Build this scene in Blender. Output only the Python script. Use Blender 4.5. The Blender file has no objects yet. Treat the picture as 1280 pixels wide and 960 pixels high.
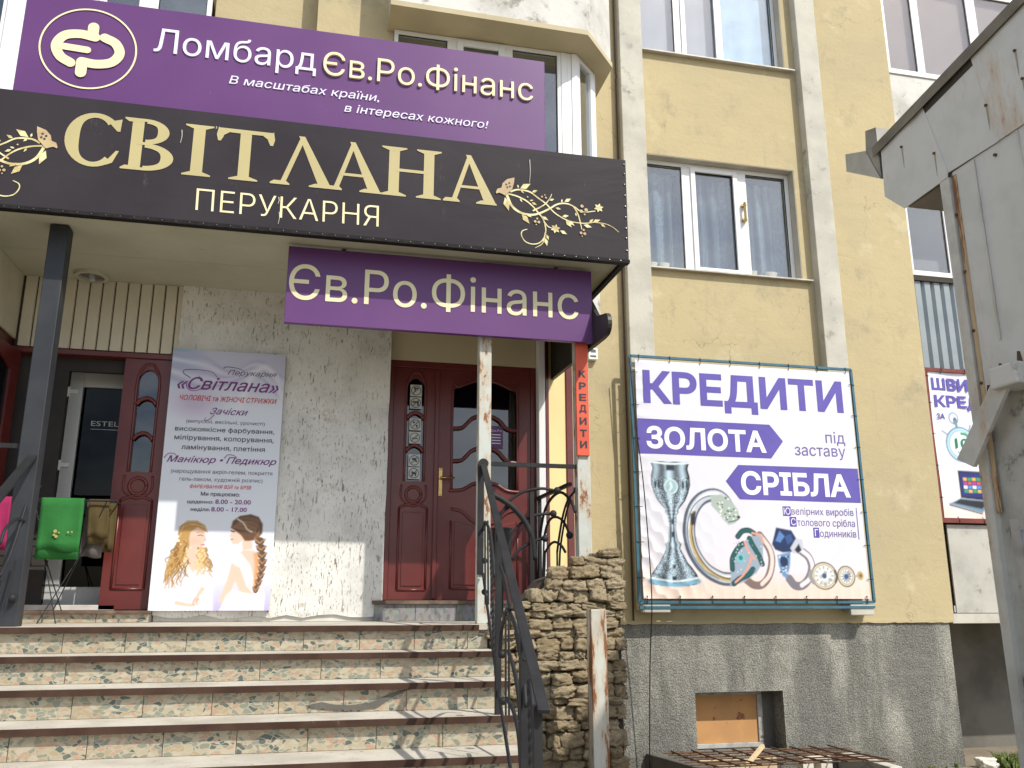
import bpy, math, random
import numpy as np
from mathutils import Vector, Matrix, noise as mnoise

random.seed(7)
SC = bpy.context.scene
COL = SC.collection
R = math.radians
F = math.pi

# ------------------------------------------------------------------ camera
cd = bpy.data.cameras.new('camera')
cam = bpy.data.objects.new('camera', cd)
COL.objects.link(cam)
cam.location = (0, 0, 0.145)
cam.rotation_euler = (R(90 + 14.058), 0, R(-12.772))
cd.sensor_width = 36
cd.lens = 1089.0 / 1280 * 36
cd.clip_start = 0.05
cd.clip_end = 2000
SC.camera = cam

# ------------------------------------------------------------------ world, sun, exposure
SUN_DIR = Vector((0.71, -1.0, 1.31)).normalized()      # towards the sun
sun_el = math.asin(SUN_DIR.z)
sun_rot = math.atan2(SUN_DIR.x, SUN_DIR.y)
w = bpy.data.worlds.new('World')
SC.world = w
w.use_nodes = True
nt = w.node_tree
nt.nodes.clear()
sky = nt.nodes.new('ShaderNodeTexSky')
sky.sky_type = 'NISHITA'
sky.sun_disc = False
sky.sun_elevation = sun_el
sky.sun_rotation = sun_rot
sky.air_density = 1.0
sky.dust_density = 1.5
tc = nt.nodes.new('ShaderNodeTexCoord')
mp = nt.nodes.new('ShaderNodeMapping')
mp.inputs['Scale'].default_value = (1, 1, 2.2)
cn = nt.nodes.new('ShaderNodeTexNoise')
cn.inputs['Scale'].default_value = 2.6
cn.inputs['Detail'].default_value = 8
cn.inputs['Roughness'].default_value = 0.6
cr = nt.nodes.new('ShaderNodeValToRGB')
cr.color_ramp.elements[0].position = 0.47
cr.color_ramp.elements[1].position = 0.68
cm = nt.nodes.new('ShaderNodeMixRGB')
cm.inputs[2].default_value = (12.0, 12.3, 12.8, 1)
bg = nt.nodes.new('ShaderNodeBackground')
bg.inputs['Strength'].default_value = 0.15
wo = nt.nodes.new('ShaderNodeOutputWorld')
L = nt.links.new
L(tc.outputs['Generated'], mp.inputs['Vector'])
L(mp.outputs[0], cn.inputs['Vector'])
L(cn.outputs['Fac'], cr.inputs[0])
L(cr.outputs[0], cm.inputs[0])
L(sky.outputs[0], cm.inputs[1])
L(cm.outputs[0], bg.inputs[0])
L(bg.outputs[0], wo.inputs[0])

sd_ = bpy.data.lights.new('sun', 'SUN')
sd_.energy = 4.2
sd_.angle = R(0.53)
sd_.color = (1.0, 0.95, 0.86)
sun = bpy.data.objects.new('sun', sd_)
COL.objects.link(sun)
sun.location = (8, -10, 14)
sun.rotation_euler = SUN_DIR.to_track_quat('Z', 'Y').to_euler()

SC.view_settings.view_transform = 'Standard'
SC.view_settings.look = 'None'
SC.view_settings.exposure = 0.15
SC.view_settings.gamma = 1.0
SC.cycles.max_bounces = 8
SC.cycles.diffuse_bounces = 4
SC.cycles.transparent_max_bounces = 12


# ------------------------------------------------------------------ helpers
def s2l(c):
    return tuple(((v / 255) / 12.92 if v / 255 <= 0.04045 else ((v / 255 + 0.055) / 1.055) ** 2.4) for v in c)


def link(o, parent=None):
    COL.objects.link(o)
    if parent is not None:
        o.parent = parent
        p = wl(parent)
        o.location = (-p[0], -p[1], -p[2])
    return o


def wl(o):
    v = Vector(o.location)
    while o.parent is not None:
        o = o.parent
        v = v + Vector(o.location)
    return v


def tag(o, label=None, cat=None, group=None, kind=None):
    if label: o['label'] = label
    if cat: o['category'] = cat
    if group: o['group'] = group
    if kind: o['kind'] = kind
    return o


def thing(name, label, cat, loc=(0, 0, 0), group=None, kind=None):
    o = bpy.data.objects.new(name, None)
    o.empty_display_size = 0.1
    COL.objects.link(o)
    o.location = loc
    return tag(o, label, cat, group, kind)


class MB:
    def __init__(s):
        s.v = []; s.f = []; s.m = []; s.mi = 0; s.cut = []

    def add(s, vs, fs):
        b = len(s.v)
        s.cut.append((b, len(s.f)))
        s.v += [tuple(p) for p in vs]
        s.f += [tuple(i + b for i in f) for f in fs]
        s.m += [s.mi] * len(fs)
        return s

    def box(s, x0, x1, y0, y1, z0, z1):
        v = [(x, y, z) for z in (z0, z1) for y in (y0, y1) for x in (x0, x1)]
        return s.add(v, [(0, 2, 3, 1), (4, 5, 7, 6), (0, 1, 5, 4), (1, 3, 7, 5), (3, 2, 6, 7), (2, 0, 4, 6)])

    def prism(s, poly, a, b, axis='y'):
        """polygon in the plane across AXIS, extruded from a to b"""
        n = len(poly)
        area = sum(poly[i][0] * poly[(i + 1) % n][1] - poly[(i + 1) % n][0] * poly[i][1] for i in range(n))
        if area < 0: poly = list(poly)[::-1]
        if axis == 'y': P = lambda p, t: (p[0], t, p[1])
        elif axis == 'x': P = lambda p, t: (t, p[0], p[1])
        else: P = lambda p, t: (p[0], p[1], t)
        lo, hi = min(a, b), max(a, b)
        v = [P(p, lo) for p in poly] + [P(p, hi) for p in poly]
        front, back = tuple(range(n)), tuple(range(2 * n - 1, n - 1, -1))
        sides = [(i, i + n, (i + 1) % n + n, (i + 1) % n) for i in range(n)]
        if axis != 'y':
            front, back = front[::-1], back[::-1]
            sides = [q[::-1] for q in sides]
        return s.add(v, [front, back] + sides)

    def flat(s, poly, y):
        n = len(poly)
        area = sum(poly[i][0] * poly[(i + 1) % n][1] - poly[(i + 1) % n][0] * poly[i][1] for i in range(n))
        if area < 0: poly = list(poly)[::-1]
        return s.add([(p[0], y, p[1]) for p in poly], [tuple(range(n))])

    def tube(s, pts, r, n=8, twist=0.0, flat=None, phase=0.0, caps=True):
        pts = [Vector(p) for p in pts]
        k = len(pts)
        rs = r if isinstance(r, (list, tuple)) else [r] * k
        t0 = (pts[1] - pts[0]).normalized()
        up = Vector((0, 0, 1)) if abs(t0.z) < 0.9 else Vector((0, 1, 0))
        nrm = t0.cross(up).normalized()
        rings = []
        L_ = 0
        for i, p in enumerate(pts):
            t = (pts[min(i + 1, k - 1)] - pts[max(i - 1, 0)]).normalized()
            nrm = (nrm - t * nrm.dot(t)).normalized()
            bi = t.cross(nrm)
            if i: L_ += (p - pts[i - 1]).length
            ring = []
            for j in range(n):
                a = 2 * F * j / n + phase + twist * L_
                ca, sa = math.cos(a), math.sin(a)
                if flat: ca *= flat
                ring.append(p + (nrm * ca + bi * sa) * rs[i])
            rings.append(ring)
        v = [q for ring in rings for q in ring]
        fs = []
        for i in range(k - 1):
            for j in range(n):
                a, b = i * n + j, i * n + (j + 1) % n
                fs.append((a, b, b + n, a + n))
        if caps:
            fs.append(tuple(range(n))[::-1])
            fs.append(tuple((k - 1) * n + j for j in range(n)))
        return s.add(v, fs)

    def ball(s, c, r, nu=10, nv=7):
        v = []; fs = []
        for i in range(nv + 1):
            th = F * i / nv
            for j in range(nu):
                a = 2 * F * j / nu
                v.append((c[0] + r * math.sin(th) * math.cos(a), c[1] + r * math.sin(th) * math.sin(a), c[2] + r * math.cos(th)))
        for i in range(nv):
            for j in range(nu):
                a, b = i * nu + j, i * nu + (j + 1) % nu
                fs.append((a, a + nu, b + nu, b))
        return s.add(v, fs)

    def disc(s, c, r, y, n=16):
        return s.flat([(c[0] + r * math.cos(2 * F * i / n), c[1] + r * math.sin(2 * F * i / n)) for i in range(n)], y)

    def grid_wall(s, x0, x1, z0, z1, y, t, holes):
        """a wall facing -Y at y, T thick, with rectangular holes (x0, x1, z0, z1)"""
        xs = sorted({x0, x1} | {q for h in holes for q in h[:2] if x0 < q < x1})
        zs = sorted({z0, z1} | {q for h in holes for q in h[2:] if z0 < q < z1})
        def solid(i, j):
            if i < 0 or j < 0 or i >= len(xs) - 1 or j >= len(zs) - 1: return False
            cx, cz = (xs[i] + xs[i + 1]) / 2, (zs[j] + zs[j + 1]) / 2
            return not any(h[0] < cx < h[1] and h[2] < cz < h[3] for h in holes)
        for i in range(len(xs) - 1):
            for j in range(len(zs) - 1):
                if not solid(i, j): continue
                a, b, c, d = xs[i], xs[i + 1], zs[j], zs[j + 1]
                s.add([(a, y, c), (b, y, c), (b, y, d), (a, y, d)], [(0, 1, 2, 3)])
                s.add([(a, y + t, c), (b, y + t, c), (b, y + t, d), (a, y + t, d)], [(3, 2, 1, 0)])
                if not solid(i - 1, j): s.add([(a, y, c), (a, y, d), (a, y + t, d), (a, y + t, c)], [(0, 1, 2, 3)])
                if not solid(i + 1, j): s.add([(b, y, c), (b, y, d), (b, y + t, d), (b, y + t, c)], [(3, 2, 1, 0)])
                if not solid(i, j - 1): s.add([(a, y, c), (b, y, c), (b, y + t, c), (a, y + t, c)], [(3, 2, 1, 0)])
                if not solid(i, j + 1): s.add([(a, y, d), (b, y, d), (b, y + t, d), (a, y + t, d)], [(0, 1, 2, 3)])
        return s

    def split(s, name, mat, parent=None, smooth=False, bevel=0):
        """every shape added becomes an object of its own"""
        c = s.cut + [(len(s.v), len(s.f))]; out = []
        for (v0, f0), (v1, f1) in zip(c, c[1:]):
            q = MB(); q.add(s.v[v0:v1], [tuple(i - v0 for i in f) for f in s.f[f0:f1]])
            out.append(q.build(name, mat, parent, smooth, bevel))
        return out

    def build(s, name, mat, parent=None, smooth=False, bevel=0, rot=None):
        me = bpy.data.meshes.new(name)
        v = s.v
        o = bpy.data.objects.new(name, me)
        if parent is None:
            a = np.array(v)
            c = ((a[:, 0].min() + a[:, 0].max()) / 2, (a[:, 1].min() + a[:, 1].max()) / 2, a[:, 2].min())
            v = [(p[0] - c[0], p[1] - c[1], p[2] - c[2]) for p in v]
            COL.objects.link(o)
            o.location = c
        else:
            link(o, parent)
        me.from_pydata(v, [], s.f)
        for m in (mat if isinstance(mat, (list, tuple)) else [mat]): me.materials.append(m)
        if isinstance(mat, (list, tuple)):
            me.polygons.foreach_set('material_index', s.m)
        if smooth:
            me.polygons.foreach_set('use_smooth', [True] * len(me.polygons))
        me.update()
        if bevel:
            b = o.modifiers.new('bevel', 'BEVEL')
            b.width = bevel; b.segments = 2; b.limit_method = 'ANGLE'; b.angle_limit = R(40)
        return o


def curve_pts(ps, n=6):
    """Catmull-Rom through the points"""
    P = [Vector(p) for p in ps]
    P = [P[0] * 2 - P[1]] + P + [P[-1] * 2 - P[-2]]
    out = []
    for i in range(1, len(P) - 2):
        a, b, c, d = P[i - 1:i + 3]
        for k in range(n):
            t = k / n
            out.append(0.5 * ((2 * b) + (c - a) * t + (2 * a - 5 * b + 4 * c - d) * t * t + (3 * b - a - 3 * c + d) * t ** 3))
    out.append(P[-2])
    return out


# ---- lettering: text curves turned into meshes
_tc = {}
def glyph_contours(s, res=3):
    """closed outlines of the text, as lists of (x, y)"""
    if s in _tc: return _tc[s]
    c = bpy.data.curves.new('text', 'FONT')
    c.body = s; c.resolution_u = res
    o = bpy.data.objects.new('text', c)
    COL.objects.link(o)
    dg = bpy.context.evaluated_depsgraph_get()
    cu = o.evaluated_get(dg).to_curve(dg)
    out = []
    for sp in cu.splines:
        P = []
        if sp.type == 'BEZIER':
            bp = sp.bezier_points; n = len(bp)
            for i in range(n):
                a, b = bp[i], bp[(i + 1) % n]
                p0, p1, p2, p3 = a.co, a.handle_right, b.handle_left, b.co
                straight = abs((p1 - p0).cross(p3 - p0).z) < 1e-6 and abs((p2 - p0).cross(p3 - p0).z) < 1e-6
                k = 1 if straight else res
                for q in range(k):
                    t = q / k; u = 1 - t
                    v = p0 * u ** 3 + p1 * 3 * u * u * t + p2 * 3 * u * t * t + p3 * t ** 3
                    P.append((v.x, v.y))
        else:
            P = [(p.co.x, p.co.y) for p in sp.points]
        Q = []
        for p in P:
            if not Q or math.hypot(p[0] - Q[-1][0], p[1] - Q[-1][1]) > 1e-4: Q.append(p)
        if len(Q) > 2 and math.hypot(Q[0][0] - Q[-1][0], Q[0][1] - Q[-1][1]) < 1e-4: Q.pop()
        if len(Q) > 2: out.append(Q)
    o.to_curve_clear()
    bpy.data.objects.remove(o); bpy.data.curves.remove(c)
    _tc[s] = out
    return out


def _area(P): return 0.5 * sum(P[i][0] * P[(i + 1) % len(P)][1] - P[(i + 1) % len(P)][0] * P[i][1] for i in range(len(P)))


def _inside(p, P):
    r = False
    for i in range(len(P)):
        (ax, ay), (bx, by) = P[i], P[i - 1]
        if (ay > p[1]) != (by > p[1]) and p[0] < (bx - ax) * (p[1] - ay) / (by - ay) + ax: r = not r
    return r


def _fatten(P, d):
    """push a contour to its own right-hand side by d (outers run clockwise or counter-clockwise: the caller gives the sign)"""
    n = len(P); out = []
    for i in range(n):
        a, b, c = P[i - 1], P[i], P[(i + 1) % n]
        e1 = Vector((b[0] - a[0], b[1] - a[1])).normalized(); e2 = Vector((c[0] - b[0], c[1] - b[1])).normalized()
        n1 = Vector((e1.y, -e1.x)); n2 = Vector((e2.y, -e2.x))
        m_ = n1 + n2
        if m_.length < 1e-3: m_ = n1.copy()
        m_.normalize()
        k = min(1 / max(m_.dot(n1), 0.35), 1.8)
        out.append((b[0] + m_.x * d * k, b[1] + m_.y * d * k))
    return out


_gc = {}
def _fill(loops, sg):
    """non-zero winding fill of overlapping loops, as trapezoids"""
    E = []
    for L_ in loops:
        for i in range(len(L_)):
            a, b = L_[i - 1], L_[i]
            if abs(a[1] - b[1]) > 1e-7: E.append((a, b))
    ys = {round(p[1], 6) for L_ in loops for p in L_}
    for i in range(len(E)):
        (ax, ay), (bx, by) = E[i]
        for k in range(i + 1, len(E)):
            (cx, cy), (dx, dy) = E[k]
            if max(ay, by) < min(cy, dy) or max(cy, dy) < min(ay, by) or max(ax, bx) < min(cx, dx) or max(cx, dx) < min(ax, bx): continue
            den = (bx - ax) * (dy - cy) - (by - ay) * (dx - cx)
            if abs(den) < 1e-12: continue
            t = ((cx - ax) * (dy - cy) - (cy - ay) * (dx - cx)) / den
            u = ((cx - ax) * (by - ay) - (cy - ay) * (bx - ax)) / den
            if 1e-6 < t < 1 - 1e-6 and 1e-6 < u < 1 - 1e-6: ys.add(round(ay + t * (by - ay), 6))
    ys = sorted(ys)
    X = lambda e, y: e[0][0] + (e[1][0] - e[0][0]) * (y - e[0][1]) / (e[1][1] - e[0][1])
    out = []
    for y0, y1 in zip(ys, ys[1:]):
        if y1 - y0 < 2e-6: continue
        ym = (y0 + y1) / 2
        act = sorted((X(e, ym), e) for e in E if min(e[0][1], e[1][1]) < ym < max(e[0][1], e[1][1]))
        wn = 0; st = None
        for x, e in act:
            was = wn * sg > 0
            wn += -1 if e[1][1] > e[0][1] else 1
            now = wn * sg > 0
            if now and not was: st = e
            elif was and not now: out.append((X(st, y0), X(e, y0), X(st, y1), X(e, y1), y0, y1))
    return out


def text_shapes(s, bold):
    if (s, bold) in _gc: return _gc[(s, bold)]
    cs = sorted(glyph_contours(s), key=lambda P: min(p[0] for p in P))
    groups = []
    for P in cs:
        lo, hi = min(p[0] for p in P), max(p[0] for p in P)
        if groups and lo < groups[-1][1] - 0.004: groups[-1][0].append(P); groups[-1][1] = max(hi, groups[-1][1])
        else: groups.append([[P], hi])
    shapes = []
    for g_, _ in groups:
        tot = sum(_area(P) for P in g_)
        sg = 1 if tot > 0 else -1
        loops = [_fatten(P, bold * sg) for P in g_] if bold else g_
        shapes.append((loops, _fill(loops, -sg) or _fill(loops, sg), sg))
    _gc[(s, bold)] = shapes
    return shapes


def text(mb, s, x0, x1, zb, cap, y, bold=0.0, shear=0.0, extrude=0.0, dz=0.0):
    ch = max(p[1] for P in glyph_contours('Н') for p in P) + bold
    shapes = text_shapes(s, bold)
    xs = [p[0] for loops, _, _ in shapes for L_ in loops for p in L_]
    mn, mx = min(xs), max(xs)
    sx = (x1 - x0) / (mx - mn); sz = cap / ch
    def T(a, b, yy):
        x = x0 + (a - mn) * sx; z = zb + b * sz
        return (x + shear * b * sz - shear * cap * 0.5, yy, z + dz * (x - x0))
    for loops, traps, sg in shapes:
        v = []; fs = []
        for (a0, b0, a1, b1, y0, y1) in traps:
            k = len(v)
            v += [T(a0, y0, y), T(b0, y0, y), T(b1, y1, y), T(a1, y1, y)]; fs.append((k, k + 1, k + 2, k + 3))
        if extrude:
            for L_ in loops:
                b0 = len(v); m_ = len(L_)
                v += [T(p[0], p[1], y) for p in L_] + [T(p[0], p[1], y + extrude) for p in L_]
                for i in range(m_):
                    i0, i1 = b0 + i, b0 + (i + 1) % m_
                    fs.append((i1, i0, i0 + m_, i1 + m_) if sg > 0 else (i0, i1, i1 + m_, i0 + m_))
        mb.add(v, fs)


def line_part(parent, name, mat, *a, **k):
    m = MB(); text(m, *a, **k); return m.build(name, mat, parent)


def stroke2d(mb, pts, w0, w1, y, n=5, cap=True, round_end=False):
    """a flat ribbon in the XZ plane, tapering from w0 to w1"""
    P = [Vector((p[0], p[1])) for p in curve_pts([(a, b, 0) for a, b in pts], n)]
    k = len(P)
    lft, rgt = [], []
    for i, p in enumerate(P):
        t = (P[min(i + 1, k - 1)] - P[max(i - 1, 0)])
        t.normalize()
        nn = Vector((-t.y, t.x))
        u = i / (k - 1)
        wd = (w0 + (w1 - w0) * u) / 2
        lft.append(p + nn * wd); rgt.append(p - nn * wd)
    v = [(p.x, y, p.y) for p in lft] + [(p.x, y, p.y) for p in rgt]
    mb.add(v, [(i, i + k, i + k + 1, i + 1) for i in range(k - 1)])


# ---- a small painter: prints on vinyl and paper, kept as vertex colours of the sheet
class Print:
    def __init__(s, x0, x1, z0, z1, step, base=(1, 1, 1)):
        s.nx = int((x1 - x0) / step) + 1; s.nz = int((z1 - z0) / step) + 1
        s.x = np.linspace(x0, x1, s.nx)[None, :]; s.z = np.linspace(z0, z1, s.nz)[:, None]
        s.X = np.broadcast_to(s.x, (s.nz, s.nx)); s.Z = np.broadcast_to(s.z, (s.nz, s.nx))
        s.step = step
        s.c = np.ones((s.nz, s.nx, 3)) * np.array(s2l(base) if max(base) > 1 else base)
        s.aa = step * 0.7

    def put(s, mask, col):
        c = np.array(col)
        if c.ndim == 1: c = np.array(s2l(col))[None, None, :] * np.ones_like(s.c)
        s.c = s.c * (1 - mask[..., None]) + c * mask[..., None]

    def poly(s, P, col, soft=0.0):
        ins = np.zeros(s.X.shape, bool); d = np.full(s.X.shape, 9.9)
        n = len(P)
        for i in range(n):
            (ax, az), (bx, bz) = P[i], P[(i + 1) % n]
            cond = ((az > s.Z) != (bz > s.Z))
            with np.errstate(divide='ignore', invalid='ignore'):
                xi = (bx - ax) * (s.Z - az) / ((bz - az) or 1e-9) + ax
            ins ^= cond & (s.X < xi)
            L2 = (bx - ax) ** 2 + (bz - az) ** 2 + 1e-12
            t = np.clip(((s.X - ax) * (bx - ax) + (s.Z - az) * (bz - az)) / L2, 0, 1)
            d = np.minimum(d, np.hypot(s.X - ax - t * (bx - ax), s.Z - az - t * (bz - az)))
        sd = np.where(ins, d, -d)
        m = np.clip(0.5 + sd / (2 * (s.aa + soft)), 0, 1)
        if col is not None: s.put(m, col)
        return m

    def ell(s, cx, cz, rx, rz, col, soft=0.0, rot=0.0, op=1.0):
        ca, sa = math.cos(rot), math.sin(rot)
        u = (s.X - cx) * ca + (s.Z - cz) * sa; v = -(s.X - cx) * sa + (s.Z - cz) * ca
        k = np.hypot(u / rx, v / rz)
        sd = (1 - k) * min(rx, rz)
        m = np.clip(0.5 + sd / (2 * (s.aa + soft)), 0, 1) * op
        if col is not None: s.put(m, col)
        return m

    def line(s, P, w0, col, w1=None, soft=0.0, smooth=True):
        w1 = w0 if w1 is None else w1
        if smooth and len(P) > 2:
            P = [(q[0], q[1]) for q in curve_pts([(a, b, 0) for a, b in P], 4)]
        best = np.full(s.X.shape, -9.9); n = len(P) - 1
        for i in range(n):
            (ax, az), (bx, bz) = P[i], P[i + 1]
            L2 = (bx - ax) ** 2 + (bz - az) ** 2 + 1e-12
            t = np.clip(((s.X - ax) * (bx - ax) + (s.Z - az) * (bz - az)) / L2, 0, 1)
            d = np.hypot(s.X - ax - t * (bx - ax), s.Z - az - t * (bz - az))
            wd = (w0 + (w1 - w0) * (i + t) / n) / 2
            best = np.maximum(best, wd - d)
        m = np.clip(0.5 + best / (2 * (s.aa + soft)), 0, 1)
        if col is not None: s.put(m, col)
        return m

    def sheet(s, name, mat, parent, yfun, thick=0.0):
        Y = yfun(s.X, s.Z) * np.ones(s.X.shape)
        v = np.stack([s.X, Y, s.Z], -1).reshape(-1, 3)
        i = np.arange(s.nz * s.nx).reshape(s.nz, s.nx)
        q = np.stack([i[:-1, :-1], i[:-1, 1:], i[1:, 1:], i[1:, :-1]], -1).reshape(-1, 4)
        me = bpy.data.meshes.new(name)
        me.from_pydata(v.tolist(), [], q.tolist())
        ca = me.color_attributes.new('print', 'FLOAT_COLOR', 'POINT')
        c = np.concatenate([s.c.reshape(-1, 3), np.ones((s.nx * s.nz, 1))], 1).astype(np.float32)
        ca.data.foreach_set('color', c.ravel())
        me.materials.append(mat)
        me.polygons.foreach_set('use_smooth', [True] * len(me.polygons))
        o = bpy.data.objects.new(name, me)
        link(o, parent)
        return o


# ------------------------------------------------------------------ materials
class MT:
    def __init__(s, name, rough=0.7, metal=0.0, spec=0.4):
        s.m = bpy.data.materials.new(name); s.m.use_nodes = True
        s.nt = s.m.node_tree
        s.b = s.nt.nodes['Principled BSDF']
        s.b.inputs['Roughness'].default_value = rough
        s.b.inputs['Metallic'].default_value = metal
        s.b.inputs['Specular IOR Level'].default_value = spec
        s.co = s.nt.nodes.new('ShaderNodeTexCoord').outputs['Object']

    def n(s, t): return s.nt.nodes.new(t)

    def l(s, a, b): s.nt.links.new(a, b)

    def map(s, scale=(1, 1, 1), rot=(0, 0, 0), src=None, rnd=0.0):
        m = s.n('ShaderNodeMapping')
        m.inputs['Scale'].default_value = scale
        m.inputs['Rotation'].default_value = rot
        s.l(src or s.co, m.inputs['Vector'])
        if rnd:
            oi = s.n('ShaderNodeObjectInfo'); mu = s.n('ShaderNodeVectorMath'); mu.operation = 'SCALE'
            mu.inputs[0].default_value = (rnd, rnd * 1.7, rnd * 0.6)
            s.l(oi.outputs['Random'], mu.inputs['Scale']); s.l(mu.outputs[0], m.inputs['Location'])
        return m.outputs[0]

    def noise(s, scale, detail=5, rough=0.55, vec=None, dist=0.0):
        t = s.n('ShaderNodeTexNoise')
        t.inputs['Scale'].default_value = scale; t.inputs['Detail'].default_value = detail
        t.inputs['Roughness'].default_value = rough; t.inputs['Distortion'].default_value = dist
        s.l(vec or s.co, t.inputs['Vector'])
        return t.outputs['Fac']

    def step(s, fac, a, b):
        t = s.n('ShaderNodeMapRange'); t.interpolation_type = 'SMOOTHSTEP'
        t.inputs['From Min'].default_value = a; t.inputs['From Max'].default_value = b
        s.l(fac, t.inputs['Value'])
        return t.outputs[0]

    def math(s, op, a, b=0.0):
        t = s.n('ShaderNodeMath'); t.operation = op
        for i, q in enumerate((a, b)):
            if isinstance(q, (int, float)): t.inputs[i].default_value = q
            else: s.l(q, t.inputs[i])
        return t.outputs[0]

    def mix(s, fac, a, b, mode='MIX'):
        t = s.n('ShaderNodeMixRGB'); t.blend_type = mode
        for i, q in enumerate((fac, a, b)):
            if isinstance(q, (int, float)): t.inputs[i].default_value = q
            elif isinstance(q, tuple): t.inputs[i].default_value = q + (1,)
            else: s.l(q, t.inputs[i])
        return t.outputs[0]

    def bump(s, h, strength=0.3, dist=0.01, prev=None):
        t = s.n('ShaderNodeBump')
        t.inputs['Strength'].default_value = strength; t.inputs['Distance'].default_value = dist
        s.l(h, t.inputs['Height'])
        if prev is not None: s.l(prev, t.inputs['Normal'])
        return t.outputs[0]

    def out(s, col=None, nrm=None, rough=None):
        if col is not None:
            if isinstance(col, tuple): s.b.inputs['Base Color'].default_value = col + (1,)
            else: s.l(col, s.b.inputs['Base Color'])
        if nrm is not None: s.l(nrm, s.b.inputs['Normal'])
        if rough is not None: s.l(rough, s.b.inputs['Roughness'])
        return s.m


def simple(name, c1, c2=None, sc=3.0, rough=0.6, metal=0.0, spec=0.4, bs=60, bstr=0.15, bd=0.002, rnd=0.0, th=(0.35, 0.7), spots=None):
    t = MT(name, rough, metal, spec)
    vec = t.map(rnd=rnd) if rnd else None
    c2 = c2 or tuple(v * 0.8 for v in c1)
    col = t.mix(t.step(t.noise(sc, vec=vec), *th), c1, c2)
    if spots:
        c3, s3, lo, hi = spots
        col = t.mix(t.step(t.noise(s3, 8, 0.7, vec=vec), lo, hi), col, c3)
    return t.out(col, t.bump(t.noise(bs, 6, 0.6, vec=vec), bstr, bd))


# yellow painted render with grime
t = MT('yellow_plaster', 0.85, spec=0.2)
col = t.mix(t.step(t.noise(0.8, 6), 0.3, 0.75), (0.485, 0.405, 0.235), (0.43, 0.365, 0.225))
col = t.mix(t.math('MULTIPLY', t.step(t.noise(3.2, 9, 0.72, t.map((1, 1, 0.75))), 0.53, 0.72), 0.55), col, (0.29, 0.26, 0.185))
col = t.mix(t.math('MULTIPLY', t.step(t.noise(9, 8, 0.75), 0.60, 0.72), 0.35), col, (0.28, 0.25, 0.18))
col = t.mix(t.math('MULTIPLY', t.step(t.noise(1.9, 9, 0.6), 0.58, 0.72), 0.45), col, (0.60, 0.53, 0.35))
ve = t.n('ShaderNodeTexVoronoi'); ve.feature = 'DISTANCE_TO_EDGE'; ve.inputs['Scale'].default_value = 1.1
wv = t.n('ShaderNodeTexNoise'); wv.inputs['Scale'].default_value = 5; wv.inputs['Detail'].default_value = 8
t.l(t.co, wv.inputs['Vector'])
wa = t.n('ShaderNodeVectorMath'); wa.operation = 'MULTIPLY_ADD'; wa.inputs[1].default_value = (0.35, 0.35, 0.35)
t.l(wv.outputs['Color'], wa.inputs[0]); t.l(t.co, wa.inputs[2]); t.l(wa.outputs[0], ve.inputs['Vector'])
ck = t.math('MULTIPLY', t.math('SUBTRACT', 1.0, t.step(ve.outputs['Distance'], 0.0, 0.006)), t.step(t.noise(0.9, 3), 0.52, 0.60))
runs = t.math('MULTIPLY', t.step(t.noise(1.0, 7, 0.7, t.map((9, 9, 0.7))), 0.55, 0.75), t.step(t.noise(0.7, 4), 0.45, 0.65))
col = t.mix(t.math('MULTIPLY', runs, 0.35), col, (0.30, 0.27, 0.20))
col = t.mix(t.math('MULTIPLY', ck, 0.55), col, (0.20, 0.17, 0.12))
YELLOW = t.out(col, t.bump(t.math('SUBTRACT', t.noise(18, 10, 0.7), t.math('MULTIPLY', ck, 0.5)), 0.4, 0.012, t.bump(t.noise(2.5, 4, 0.5, t.map((1, 1, 2.0))), 0.25, 0.03)))

t = MT('sunlit_yellow_plaster', 0.85, spec=0.2)  # lighter copy of the yellow render: stronger sun put into the colour
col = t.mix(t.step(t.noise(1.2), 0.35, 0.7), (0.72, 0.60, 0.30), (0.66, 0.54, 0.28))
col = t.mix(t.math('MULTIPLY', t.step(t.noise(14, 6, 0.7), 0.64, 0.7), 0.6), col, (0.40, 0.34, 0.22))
SUNLIT_YELLOW = t.out(col, t.bump(t.noise(40, 8), 0.2, 0.004))

# lime-washed bark-beetle render: short upright grooves
t = MT('grooved_white_render', 0.9, spec=0.15)
g1 = t.noise(1.0, 3, 0.6, t.map((62, 62, 13)), 0.6)
g2 = t.noise(1.0, 2, 0.5, t.map((110, 110, 28)), 0.4)
gr = t.math('MAXIMUM', t.step(g1, 0.60, 0.68), t.math('MULTIPLY', t.step(g2, 0.63, 0.70), 0.8))
big = t.step(t.noise(1.7, 7, 0.65), 0.30, 0.62)
gr = t.math('MULTIPLY', gr, t.math('ADD', t.math('MULTIPLY', big, 0.75), 0.22))
base = t.mix(t.step(t.noise(2.6, 8, 0.65), 0.35, 0.7), (0.72, 0.715, 0.68), (0.55, 0.545, 0.51))
base = t.mix(t.math('MULTIPLY', t.step(t.noise(4.5, 9, 0.7), 0.58, 0.7), 0.6), base, (0.36, 0.30, 0.22))
col = t.mix(gr, base, (0.21, 0.185, 0.145))
hh = t.math('SUBTRACT', t.math('MULTIPLY', t.noise(30, 8, 0.7), 0.35), gr)
GROOVED = t.out(col, t.bump(hh, 0.7, 0.008))

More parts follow.
